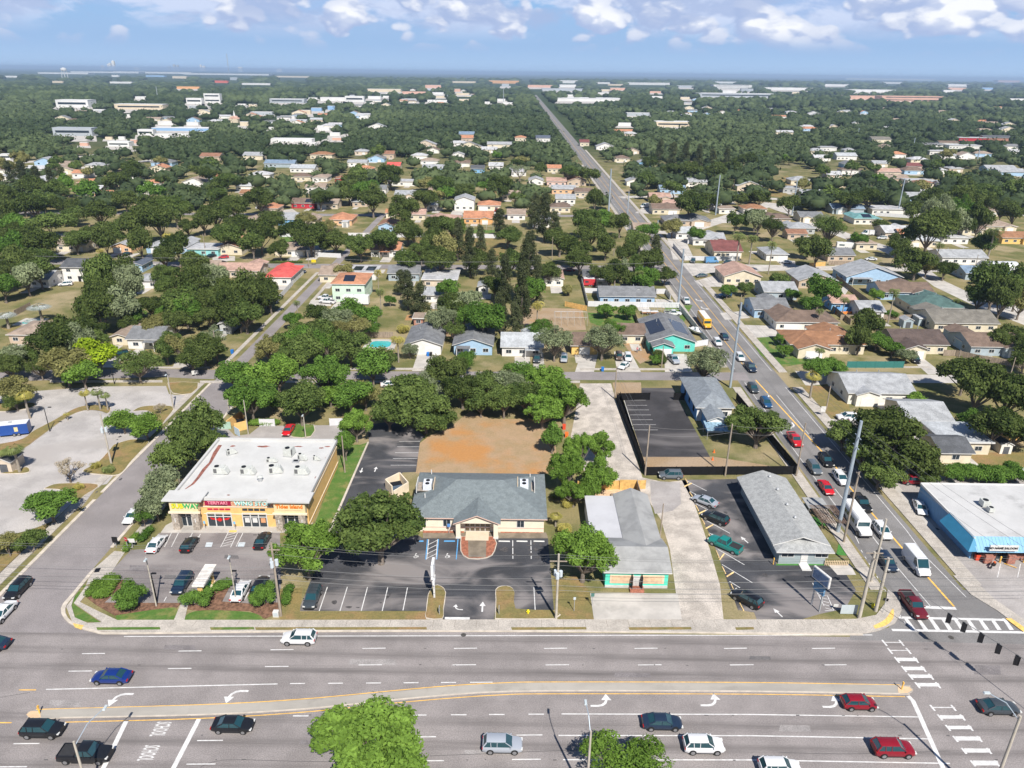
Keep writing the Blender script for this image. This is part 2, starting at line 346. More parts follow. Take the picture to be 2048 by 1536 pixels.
slab('pavement', [(243, 1241), (600, 1241), (1100, 1240), (1650, 1240), (1712, 1239), (1752, 1231), (1772, 1205), (1775, 1180), (1797, 1195), (1803, 1222), (1790, 1247), (1757, 1262), (1725, 1268), (1100, 1262), (600, 1262), (248, 1266), (190, 1262), (145, 1246), (133, 1215), (150, 1192), (143, 1212), (150, 1236), (175, 1247), (200, 1246)], 0, .13, CONC)
slab('kerb', curve([(1100, 1262), (1725, 1268)], 2)+curve([(1725, 1271), (1100, 1264.5), (600, 1264.5), (248, 1269), (188, 1265), (138, 1247), (122, 1218), (146, 1186), (183, 1142), (188, 1143), (152, 1188), (131, 1218), (144, 1244), (190, 1261), (248, 1266), (600, 1262)], 3), 0, .14, KERB)
area('pavement_joint', [(0, 0)]*3, 0, CONC) if False else None
jm = MB(); JM = mat('joint', (.22, .19, .16), 1, 0)
for x in range(266, 1740, 43):
    strip(jm, [(x, 1241.5), (x+(x-1037)*.018, 1255)], .05, .1345, JM)
for k in range(30):
    y = 790+k*k*.25+k*6
    if y < 1180: strip(jm, [(rx(.682, y), y), (rx(.708, y), y)], .05, .1345, JM); strip(jm, [(rx(.872, y), y), (rx(.905, y), y)], .05, .1345, JM); strip(jm, [(rx(-1.037, y), y), (rx(-1.014, y), y)], .05, .1345, JM)
structure('pavement_joints', jm)
vb = MB()
for x0, x1, m in ((193, 320, LAWN), (420, 508, LAWN), (510, 853, DRY), (1022, 1172, DRY), (1257, 1382, DRY), (1470, 1507, DRY)):
    vb.flat(P2([(x0, 1256), (x1, 1255.5), (x1+1, 1260.5), (x0+2, 1261.5)]), .139, m)
tag(vb.build('grass_verge'), kind='stuff')
area('corner_lawn', [(168, 1170), (182, 1175), (150, 1210), (200, 1245), (150, 1242), (133, 1218), (150, 1192)], .020, LAWN)
slab('pavement', [(172, 1173), (188, 1172), (160, 1205), (200, 1225), (245, 1246), (205, 1246), (148, 1207)], 0, .12, CONC)
slab('pavement', [(362, 1208), (377, 1208), (368, 1246), (346, 1246)], 0, .12, CONC)
structure('tactile_paving', MB().flat(P2([(146, 1248), (168, 1252), (163, 1261), (150, 1256)]), .145, TILE).flat(P2(curve([(1746, 1253), (1770, 1240), (1783, 1221), (1787, 1221), (1786, 1238), (1772, 1252), (1750, 1259)], 3)), .145, TILE).flat(P2([(2010, 1238), (2022, 1238), (2048, 1256), (2048, 1266)]), .145, TILE))
slab('pavement', [(1906, 1152), (1942, 1190), (1994, 1222), (2048, 1262), (2300, 1270), (2300, 1225), (2048, 1240), (1990, 1200), (1935, 1150)], 0, .12, CONC)
# median
med = curve([(55, 1429), (62, 1423), (120, 1419), (400, 1411), (600, 1401), (780, 1385), (900, 1374), (1000, 1368), (1150, 1366), (1500, 1367), (1790, 1371), (1818, 1374), (1826, 1381), (1815, 1388), (1790, 1389), (1500, 1384), (1150, 1383), (1000, 1385), (900, 1391), (780, 1402), (600, 1420), (400, 1431), (120, 1437), (62, 1438), (55, 1429)], 5)[:-1]
MEDM = mat('median_concrete', (.35, .325, .29), .95, .10, .3, dirt=.35, stretch=(.3, 1, 1))
slab('median', med, 0, .09, MEDM, mside=KERB)
mk = MB()
strip(mk, curve([(120, 1436), (400, 1430), (600, 1419), (780, 1401), (900, 1390), (1000, 1384), (1150, 1382), (1500, 1383.2), (1800, 1388)], 5), .14, .100, KERB)
mk.flat(P2([(53, 1430), (62, 1423), (80, 1423), (82, 1436), (60, 1438)]), .098, mat('ochre_concrete', (.60, .42, .26), .9, .1, 1)); mk.flat(P2([(1795, 1373), (1818, 1374.5), (1825, 1381), (1815, 1387), (1797, 1388)]), .098, MATS['ochre_concrete'])
structure('median_edge', mk)
# road markings
w = MB(); y = MB()
Z = .016
strip(w, [(248, 1273), (1745, 1270)], .15, Z, WHITE)
for x in (-92, 84-84, 172, 364, 541, 725, 903.7, 1088, 1269, 1448, 1624, 1800): pass
for a in (-60, 164, 357, 541, 725, 908, 1088, 1269, 1448, 1624):
    yy = 1297 + ((600-a)/600*8 if a < 600 else 0)
    if a < 600: yy = {-60: 1311, 164: 1307.5, 357: 1302.3, 541: 1299.7}[a]
    strip(w, [(a, yy), (a+46, yy-.6)], .14, Z, WHITE)
for a in (-110, 137, 336, 530, 717, 905, 1091, 1276, 1460, 1646):
    yy = {-110: 1346, 137: 1342.5, 336: 1337.3, 530: 1333.3}.get(a, 1330)
    strip(w, [(a, yy), (a+47, yy-.5)], .14, Z, WHITE)
strip(w, [(92, 1379), (555, 1368)], .16, Z, WHITE)
for a in (580, 656, 732, 807, 882, 940): strip(w, [(a, 1367.3-(a-580)/360*2.5), (a+30+(15 if a == 940 else 0), 1367-(a-580)/360*2.5)], .15, Z, WHITE)
for a in (586, 666, 745, 822, 902, 978, 1057): strip(w, [(a, 1432-(a-586)/470*3.5), (a+31, 1432-(a-586)/470*3.5)], .15, Z, WHITE)
strip(w, [(1123, 1428), (1500, 1429), (1836, 1434)], .15, Z, WHITE)
for a in (27, 394, 1033, 820): strip(w, [(a, 1488-(a/1000*17)), (a+52, 1487.5-a/1000*17)], .14, Z, WHITE)
strip(w, [(1117, 1471), (1500, 1471.5), (1864, 1478)], .15, Z, WHITE)
for a in (0, 377, 1028, 834): strip(w, [(a-4, 1534-a/1000*14.5), (a+54, 1533.5-a/1000*14.5)], .14, Z, WHITE)
strip(w, [(1126, 1519.5), (1500, 1520), (1900, 1527)], .15, Z, WHITE)
strip(y, curve([(72, 1419), (400, 1409.5), (600, 1398.5), (780, 1382), (900, 1371.5), (1000, 1366), (1100, 1364), (1500, 1365), (1800, 1370)], 6), .12, Z, YELLOW)
strip(y, curve([(130, 1444.5), (400, 1437), (600, 1425), (780, 1407), (900, 1396.5), (1000, 1390), (1100, 1387.8), (1500, 1388.5), (1810, 1393.5)], 6), .12, Z, YELLOW)
for a, b, c in ((38, 72, 1380), (-20, 23, 1445.5)): strip(y, [(a, c), (b, c)], .15, Z, YELLOW)
area('junction_asphalt', [(1700, 1256), (2500, 1256), (2500, 1300), (1700, 1280)], .0075, AVE)
# crosswalk bars over the main road and avenue
for cy, x0, x1, hh in ((1285, 1766, 1804, 1), (1301, 1777, 1818, 1), (1319, 1791, 1833, 5), (1337, 1805, 1848, 5), (1352.5, 1818, 1863, 5), (1369.5, 1832, 1877, 5), (1415, 1862, 1908, 1.5), (1434, 1877, 1926, 5), (1455, 1893, 1942, 5), (1477, 1908, 1960, 6), (1501, 1925, 1979, 6), (1526, 1943, 1995, 7), (1552, 1960, 2014, 7)):
    w.flat(P2([(x0+2, cy-hh*.7), (x1, cy-hh*.6), (x1+3, cy+hh*.7), (x0+6, cy+hh*.7)]), Z, WHITE)
    for xx in (x0-2, x1-6): strip(w, [(xx, cy-5), (xx+10, cy+7)], .25, Z+.002, WHITE)
strip(w, [(1816, 1392), (1826, 1402), (1838, 1428), (1852, 1460), (1870, 1500), (1890, 1545)], .55, Z+.003, WHITE)
strip(w, [(1784, 1260), (2100, 1266)], .45, Z, WHITE); strip(w, [(1797, 1235), (2010, 1240)], .45, Z, WHITE)
for k in range(9):
    x = 1808+k*24.5; w.flat(P2([(x, 1237), (x+7, 1237), (x+24, 1260), (x+15, 1260)]), Z+.002, WHITE)
strip(w, [(1845, 1214), (1912, 1217)], .6, Z, WHITE)
for x0, y0, x1, y1 in ((253, 1441, 205, 1540), (398, 1438, 345, 1540)): strip(w, [(x0, y0), (x1, y1)], .55, Z, WHITE)
# avenue lines
strip(w, [(rx(.733, 765), 765), (rx(.733, 940), 940), (rx(.736, 1045), 1045), (1718, 1087)], .12, Z, WHITE)
strip(w, [(rx(.733, 560), 560), (rx(.733, 738), 738)], .12, Z, WHITE); strip(w, [(rx(.735, 330), 330), (rx(.735, 525), 525)], .12, Z, WHITE)
strip(w, [(rx(.852, 560), 560), (rx(.852, 742), 742)], .12, Z, WHITE); strip(w, [(rx(.852, 775), 775), (rx(.850, 1060), 1060), (1850, 1112), (1932, 1194)], .12, Z, WHITE)
strip(w, [(1553, 790), (1617, 868)], .12, Z, WHITE); strip(w, [(1670, 978), (1712, 1030), (1771, 1107), (1862, 1214)], .12, Z, WHITE)
for k in range(12):
    yy = 1100+k*13; strip(w, [(1722+k*7.8, yy), (1725+k*7.8, yy+5)], .12, Z, WHITE)
for a, b in ((rx(.775, 200), 200), (rx(.777, 745), 745)), : pass
strip(y, [(rx(.770, 200), 200), (rx(.772, 735), 735)], .16, Z, YELLOW); strip(y, [(rx(.81, 300), 300), (rx(.812, 735), 735)], .14, Z, YELLOW)
strip(y, [(rx(.775, 760), 760), (rx(.790, 830), 830), (rx(.808, 930), 930), (1700, 975), (1760, 1045), (1832, 1128), (1908, 1213)], .3, Z, YELLOW)
# lane arrows: turning arrow outline in metres, shaft then bend then head
def arrow(mb, p, ang, turn=0, sc=1.0, z=Z):
    o = G(*p); ca, sa = math.cos(ang), math.sin(ang)
    if turn == 0: shp = [[(-1.2, -.13), (.2, -.13), (.2, .13), (-1.2, .13)], [(.2, -.5), (1.3, 0), (.2, .5)]]
    else:
        s = turn; A = [(-1.7, -.16*s), (-.7, -.16*s), (-.1, .0*s), (.35, .40*s), (.55, .95*s), (.25, .95*s), (.05, .55*s), (-.3, .27*s), (-.8, .14*s), (-1.7, .14*s)]
        shp = [A, [(-.25, .95*s), (1.05, .95*s), (.40, 2.0*s)]]
    for poly in shp:
        mb.flat([(o.x+(x*ca-y_*sa)*sc, o.y+(x*sa+y_*ca)*sc) for x, y_ in poly], z, WHITE)
for p in ((240, 1388), (470, 1382)): arrow(w, p, math.pi, 1, 1.0)
for p in ((1208, 1412), (1428, 1411), (1672, 1414)): arrow(w, p, 0, 1, .98)
for p in ((1394, 601), (1405, 617)): arrow(w, p, math.pi/2*3, 1, 1.2)
for p in ((1540, 793), (1590, 853)): arrow(w, p, math.pi*1.5, -1, 1.2)
arrow(w, (965, 1214), math.pi/2, 0, .9, .036); arrow(w, (913, 1219), math.pi*.98, -1, .55, .036)
arrow(w, (723, 941), -math.pi/2, 0, .8, .036); arrow(w, (751, 939), math.pi/2, 0, .8, .036)
arrow(w, (1489, 1080), math.pi*.62, 0, .8, .036); arrow(w, (1556, 1226), math.pi*.62, 0, .8, .036)
structure('white_road_markings', w); structure('yellow_road_markings', y)
# lots
ZL = .022
area('parking_lot_west', [(-900, 800), (60, 783), (200, 773), (332, 772), (338, 788), (352, 790), (372, 790), (360, 815), (330, 815), (322, 822), (316, 850), (298, 878), (285, 900), (262, 905), (240, 935), (214, 968), (196, 972), (165, 1012), (130, 1030), (100, 1045), (60, 1060), (-300, 1150), (-900, 1200)], ZL, OLDLOT)
def island(name, pts, m, z=.16, n=4, k=KERB):
    c = curve(pts+[pts[0]], n)[:-1] if n > 1 else pts
    slab('kerb_island', c, 0, z-.012, k); cc = Vector((sum(p[0] for p in c)/len(c), sum(p[1] for p in c)/len(c)))
    W_ = P2(c); ctr = Vector((sum(p[0] for p in W_)/len(W_), sum(p[1] for p in W_)/len(W_)))
    out = [tuple(Vector(p)+(ctr-Vector(p)).normalized()*.14) for p in W_]
    return structure(name, MB().flat(out, z, m))
o1 = [(-100, 935), (4, 892), (60, 868), (92, 840), (145, 813), (168, 812), (175, 820), (200, 822), (214, 827), (223, 820), (220, 812), (190, 810), (166, 812), (120, 834), (70, 862), (40, 876), (-100, 895)]
island('grass_island', [(-100, 938), (30, 905), (75, 878), (110, 852), (140, 832), (170, 821), (200, 822), (216, 827), (222, 819), (214, 812), (180, 811), (150, 818), (110, 840), (68, 862), (30, 884), (-100, 905)], DRY)
island('grass_island', [(265, 823), (280, 815), (308, 812), (348, 815), (332, 840), (318, 855), (312, 838), (296, 822)], DRY)
island('grass_island', [(228, 890), (262, 880), (298, 882), (285, 900), (262, 925), (238, 950), (200, 950), (165, 944), (196, 925)], DRY)
island('grass_island', [(88, 978), (118, 968), (197, 970), (170, 992), (148, 1010), (138, 990), (120, 980)], DRY)
island('grass_island', [(335, 766), (397, 766), (383, 788), (345, 787)], DRY, n=2)
island('grass_island', [(-80, 812), (0, 824), (55, 818), (72, 810), (60, 806), (20, 808), (-80, 800)], DRY)
island('grass_island', [(0, 948), (35, 940), (55, 935), (60, 944), (40, 948)], DRY)
area('grass_strip', [(-100, 1130), (60, 1062), (133, 1030), (165, 1010), (rx(-1.04, 1000), 1000), (rx(-1.04, 1185), 1185), (-200, 1230)], .026, DRY)
area('mall_parking_lot', [(205, 1161), (262, 1100), (296, 1098), (318, 1066), (560, 1064), (562, 1207), (208, 1207)], ZL, MALLLOT)
area('lot_entrance', [(183, 1142), (229, 1102), (250, 1104), (212, 1161), (172, 1170)], .024, CONC)
slab('front_walk', [(332, 1052), (345, 1045), (625, 1045), (625, 1060), (560, 1066), (322, 1066)], 0, .15, CONCP)
area('mall_rear_lane', [(436, 838), (470, 872), (500, 868), (520, 852), (690, 850), (700, 880), (676, 888), (430, 888), (428, 870)], ZL, GREYLOT)
island('grass_island', [(572, 850), (628, 850), (622, 874), (585, 875), (580, 868)], LAWN, n=2)
slab('planting_bed', [(174, 1196), (186, 1176), (215, 1160), (248, 1161), (249, 1170), (208, 1206), (362, 1207), (352, 1218), (300, 1222), (229, 1231), (192, 1210)], 0, .10, MULCH)
slab('planting_bed', [(366, 1218), (378, 1207), (406, 1206), (422, 1170), (460, 1160), (462, 1170), (444, 1204), (500, 1208), (556, 1206), (558, 1225), (530, 1238), (500, 1222), (400, 1222)], 0, .10, MULCH)
tag(MB().flat(P2(curve([(232, 1232), (270, 1226), (320, 1219), (353, 1217), (349, 1243), (245, 1244), (232, 1232)], 3)[:-1]), .115, LAWN).build('lawn'), kind='stuff')
tag(MB().flat(P2(curve([(369, 1241), (376, 1229), (405, 1222), (470, 1223), (510, 1228), (526, 1237), (520, 1242), (369, 1243)], 3)), .115, LAWN).build('lawn'), kind='stuff')
area('verge_by_lot', [(560, 1178), (605, 1176), (600, 1222), (597, 1238), (560, 1240)], .024, DRY)
tag(MB().flat(P2([(625, 1060), (690, 890), (720, 890), (735, 885), (655, 1064), (640, 1075)]), .03, LAWN).build('lawn'), kind='stuff')
slab('kerb', [(735, 885), (738, 885), (661, 1064), (656, 1064)], 0, .14, KERB)
area('office_lot', [(597, 1222), (660, 1064), (738, 886), (735, 850), (800, 840), (850, 872), (840, 884), (832, 944), (806, 945), (786, 960), (775, 985), (776, 1030), (846, 1077), (1096, 1077), (1108, 1222), (990, 1222), (988, 1239), (886, 1239), (888, 1222)], ZL, SEAL)
slab('front_walk', [(846, 1066), (1092, 1066), (1096, 1077), (846, 1077)], 0, .12, WALKD)
island('entrance_bed', [(922, 1074), (988, 1074), (990, 1103), (974, 1117), (936, 1118), (921, 1103)], REDMULCH, n=2)
slab('entrance_path', [(936, 1078), (973, 1078), (972, 1116), (937, 1116)], 0, .175, WALKD)
island('grass_island', [(852, 1224), (856, 1190), (868, 1172), (882, 1173), (892, 1186), (887, 1222), (885, 1239), (852, 1238)], DRY, n=2)
island('grass_island', [(990, 1239), (991, 1200), (991, 1180), (1003, 1173), (1020, 1174), (1029, 1186), (1031, 1220), (1108, 1222), (1110, 1239)], DRY, n=2)
area('verge_by_lot', [(597, 1224), (852, 1223), (852, 1239), (592, 1239)], .026, DRY)
area('verge_by_lot', [(1108, 1160), (1150, 1150), (1178, 1180), (1188, 1240), (1110, 1240)], .026, DRY)
p = MB(); ZP = .034
for a, b, c, d in ((638.5, 1222, 655, 1174), (680, 1222, 694.8, 1174), (722.5, 1222, 735, 1174.5), (764.5, 1222, 775.5, 1175), (806, 1221, 815, 1175), (1067.7, 1174, 1070.4, 1221), (1025.4, 1081, 1025.8, 1118), (1061.7, 1081, 1062.5, 1118)): strip(p, [(a, b), (c, d)], .13, ZP, WHITE)
for x, m in ((855, BLUEM), (877, BLUEM), (916, BLUEM)): strip(p, [(x, 1079), (x-3.5, 1119)], .16, ZP, m)
strip(p, [(857.5, 1079), (853.5, 1119)], .11, ZP, WHITE); strip(p, [(875, 1079), (872, 1119)], .11, ZP, WHITE)
for k in range(4): strip(p, [(856-k*.8, 1090+k*9), (874-k*.6, 1081+k*9)], .11, ZP+.002, WHITE)
for yy in (883, 893.8, 905.6, 917.5, 930.6): strip(p, [(798-(yy-883)*.35, yy), (840-(yy-883)*.15, yy)], .12, ZP, WHITE)
strip(p, [(889.6, 1236.7), (939.6, 1237)], .5, ZP, WHITE)
for x in (831, 894):                                       # wheelchair symbols
    o = G(x, 1114); p.add([(o.x+.33*math.cos(a)*s_, o.y+.33*math.sin(a)*s_, ZP) for s_ in (1, .7) for a in [k*math.pi/6 for k in range(12)]], [(k, (k+1) % 12, 12+(k+1) % 12, 12+k) for k in range(12)], WHITE)
    p.box((o.x-.05, o.y+.45, ZP), (.14, .6, .004), WHITE); p.box((o.x, o.y+.85, ZP), (.2, .2, .004), WHITE); p.box((o.x+.15, o.y+.3, ZP), (.4, .12, .004), WHITE); p.box((o.x+.42, o.y+.1, ZP), (.12, .4, .004), WHITE)
for a in (329, 343, 371, 404, 472, 485, 518): strip(p, [(a+14, 1066), (a, 1094)], .11, ZP, WHITE) if a not in (404, 485) else None
for a, b, c, d in ((456, 1066, 441, 1095), (475, 1066, 461, 1095), (333, 1194, 328, 1203), (497, 1185, 489, 1200), (401, 1068, 390, 1088)): strip(p, [(a, b), (c, d)], .11, ZP, WHITE)
for k in range(5): strip(p, [(444+k*2.6, 1093-k*5.6), (463+k*2.4, 1088-k*5.6)], .1, ZP+.002, WHITE)
p.flat(P2([(459, 1062), (474, 1062), (473, 1066), (458, 1066)]), .156, TILE)
for x in (419, 484): p.flat(P2([(x-6, 1085), (x+7, 1085), (x+4, 1094), (x-9, 1094)]), ZP, mat('faded_blue_white', (.50, .55, .58), .9, .1, 2))
area('fenced_lot', [(1283, 776), (1347, 776), (1352, 790), (1420, 914), (1286, 914), (1262, 840), (1248, 800), (1283, 799)], ZL, SEAL2)
area('bare_strip', [(1286, 914), (1425, 913), (1560, 935), (1290, 937)], .021, DIRT)
for k, yy in enumerate((800.5, 810.8, 820, 830, 839.7, 849.5, 860)): strip(p, [(1251+k*3, yy), (1291+k*3.6+(3 if k > 4 else 0), yy)], .1, ZP, WHITE)
strip(p, [(1248, 800), (1267, 860)], .1, ZP, WHITE)
area('shell_drive', [(1160, 767), (1222, 767), (1243, 840), (1262, 890), (1285, 955), (1330, 965), (1372, 960), (1400, 1040), (1420, 1100), (1440, 1170), (1447, 1239), (1364, 1240), (1352, 1187), (1340, 1100), (1322, 1040), (1290, 990), (1200, 985), (1160, 930), (1140, 880), (1150, 830)], ZL, SHELL)
area('concrete_apron', [(1180, 1186), (1355, 1187), (1364, 1240), (1188, 1240)], .025, CONCP)
area('patched_asphalt', [(1300, 962), (1360, 965), (1362, 1008), (1345, 1022), (1310, 1028), (1302, 1000)], .027, GREYLOT)
area('dirt_field', [(840, 886), (858, 872), (900, 855), (940, 822), (985, 838), (1085, 838), (1110, 870), (1115, 945), (1080, 948), (831, 947)], .018, FIELD)
area('bare_yard', [(1225, 765), (1282, 765), (1283, 800), (1246, 800), (1280, 940), (1262, 890), (1240, 830)], .019, DIRT)
area('salon_lot', [(1363, 960), (1480, 958), (1553, 1128), (1650, 1130), (1690, 1145), (1712, 1180), (1690, 1218), (1640, 1228), (1600, 1240), (1514, 1240), (1508, 1225), (1476, 1220), (1450, 1150), (1425, 1080), (1395, 1020)], ZL, SEAL)
area('salon_lot_pad', [(1655, 1128), (1700, 1128), (1712, 1150), (1675, 1150)], .026, CONCP)
for a, b, c, d, col in ((1374, 962, 1413, 982, 1), (1380, 983, 1392, 989, 1), (1392, 1008, 1416, 1020, 1), (1403, 1036, 1460, 1067, 1), (1418, 1066, 1440, 1077, 1), (1436, 1099, 1489, 1130, 1), (1444, 1129, 1505, 1166, 1), (1459, 1163, 1480, 1176, 1)):
    strip(p, [(a, b), (c, d)], .13, ZP, WHITE)
strip(p, [(1625, 1166), (1648, 1212)], .12, ZP, WHITE); strip(p, [(1636, 1190), (1655, 1192), (1667, 1221), (1650, 1222)], .12, ZP, WHITE)
for k in range(4): strip(p, [(1640+k*3.5, 1195+k*7), (1655+k*3, 1199+k*7)], .1, ZP, WHITE)
area('saloon_lot', [(rx(.925, 925), 925), (2000, 935), (2300, 935), (2500, 1240), (2048, 1240), (1990, 1200), (1935, 1148), (1870, 1078), (1800, 1000)], ZL, GREYLOT)
for x in (2001, 2041): strip(p, [(x, 1128), (x-6, 1155)], .12, ZP, WHITE)
for a, b, c, d in ((2008, 1128, 2033, 1137),): strip(p, [(a, b), (c, d)], .18, ZP+.1, YELLOW)
structure('parking_lines', p)
# driveways and yards
for pts in ([(1162, 706), (1196, 706), (1188, 744), (1150, 744)], [(1228, 703), (1262, 706), (1282, 744), (1234, 744)], [(1328, 708), (1372, 708), (1385, 744), (1330, 744)], [(835, 708), (880, 708), (858, 742), (824, 742)], [(1068, 705), (1086, 705), (1090, 744), (1066, 744)],
            [(226, 702), (262, 700), (228, 735), (205, 735)], [(1600, 697), (1628, 697), (1650, 722), (1632, 722)], [(1815, 712), (1838, 710), (1888, 749), (1856, 749)], [(622, 600), (665, 600), (662, 612), (616, 612)],
            [(1425, 552), (1445, 556), (1448, 574), (1404, 573), (1390, 562)], [(1440, 626), (1490, 622), (1500, 636), (1450, 640)], [(1486, 650), (1560, 652), (1575, 672), (1500, 676)], [(1562, 520), (1590, 522), (1592, 533), (1572, 533)],
            [(265, 508), (285, 505), (256, 518), (232, 518)], [(296, 508), (312, 508), (304, 520), (284, 520)], [(425, 512), (470, 512), (470, 522), (425, 522)], [(1310, 598), (1345, 600), (1350, 614), (1325, 616), (1312, 606)],
            [(1660, 838), (1720, 840), (1722, 850), (1668, 852)], [(355, 718), (398, 718), (385, 734), (345, 734)], [(1440, 440), (1500, 440), (1500, 446), (1440, 446)], [(905, 421), (925, 421), (925, 430), (900, 430)], [(955, 421), (1000, 421), (995, 429), (955, 429)],
            [(556, 421), (585, 418), (600, 428), (580, 428)], [(1290, 412), (1310, 412), (1308, 428), (1270, 426)], [(1700, 575), (1690, 590), (1680, 580), (1690, 570)]):
    area('driveway', pts, .024, CONCP)
for pts, m in (([(1228, 662), (1290, 660), (1312, 712), (1280, 728), (1262, 708)], DIRT), ([(1175, 625), (1270, 630), (1275, 662), (1230, 664), (1180, 645)], LAWN), ([(1040, 615), (1165, 618), (1172, 660), (1040, 665)], DIRT), ([(0, 655), (60, 640), (120, 655), (60, 690)], DRY),
               ([(1500, 675), (1560, 672), (1640, 722), (1560, 735), (1520, 710)], LAWN), ([(1600, 770), (1690, 775), (1702, 828), (1650, 838), (1615, 800)], DRY), ([(1545, 366), (1575, 350), (1600, 380), (1560, 395), (1530, 390)], DRY), ([(1470, 350), (1500, 345), (1510, 370), (1480, 380)], DRY),
               ([(1900, 905), (2100, 905), (2100, 935), (1880, 930)], DRY), ([(700, 465), (1010, 470), (1010, 520), (700, 512)], DRY), ([(560, 470), (640, 470), (640, 498), (560, 500)], LAWN), ([(940, 460), (990, 460), (990, 466), (940, 466)], LAWN), ([(1320, 700), (1345, 690), (1385, 610), (1330, 612)], LAWN)):
    area('yard', pts, .020, m)
# ================================================================ buildings
LMARK = []                                                  # (world point, phrase) landmarks used to tell trees apart
def lm(p, phrase): LMARK.append((Vector(p[:2]), phrase))
RC = {'grey': (.20, .205, .215), 'lgrey': (.36, .37, .385), 'dgrey': (.105, .11, .12), 'white': (.50, .50, .51), 'tan': (.34, .265, .21), 'brown': (.19, .135, .105), 'dbrown': (.115, .085, .075),
      'terra': (.50, .235, .135), 'pink': (.46, .30, .24), 'orange': (.32, .165, .09), 'red': (.68, .115, .10), 'maroon': (.20, .075, .07), 'blue': (.20, .27, .36), 'green': (.085, .15, .14), 'metal': (.46, .48, .50), 'olive': (.20, .185, .16), 'rust': (.30, .155, .10), 'navy': (.10, .12, .16), 'teal': (.16, .33, .33)}
WC = {'white': (.68, .66, .63), 'cream': (.62, .55, .42), 'peach': (.66, .42, .25), 'lblue': (.33, .47, .62), 'blue': (.20, .40, .62), 'teal': (.12, .55, .47), 'mint': (.53, .66, .54), 'tan': (.48, .38, .29), 'pink': (.62, .44, .38), 'red': (.42, .035, .05), 'yellow': (.72, .47, .16), 'grey': (.40, .41, .41), 'brick': (.36, .18, .13), 'aqua': (.25, .55, .55), 'orange': (.66, .36, .14), 'beige': (.56, .47, .37), 'cwhite': (.72, .69, .62), 'navy': (.10, .15, .25), 'gblue': (.34, .40, .44)}
def roofm(k): return mat('roof_'+k, RC[k], .88 if k not in ('metal', 'white') else .6, .16, .5, fine=5, dirt=.35, stretch=(1, 1, 1))
def wallm(k): return mat('wall_'+k, WC[k], .85, .07, .8, dirt=.12)
TRIM = mat('white_trim', (.60, .59, .57), .6, .04, 1); GLASS = mat('dark_glass', (.025, .035, .045), .08, 0, spec=.6); SOLAR = mat('solar_glass', (.018, .022, .035), .15, .2, 3, spec=.6)
GDOOR = mat('garage_white', (.72, .71, .69), .6, .04, 2); GREY = mat('grey_metal', (.42, .43, .44), .5, .08, 2, metallic=.3); BLACK = mat('black', (.012, .012, .014), .5, 0); WOOD = mat('weathered_wood', (.27, .215, .165), .9, .25, 1.5, stretch=(4, 4, .4)); NEWWOOD = mat('new_wood', (.60, .37, .13), .85, .15, 1.5)
VINYL = mat('white_vinyl', (.60, .60, .62), .5, .03, 1); DKCLOTH = mat('black_mesh_cloth', (.006, .006, .007), .95, .3, 2)
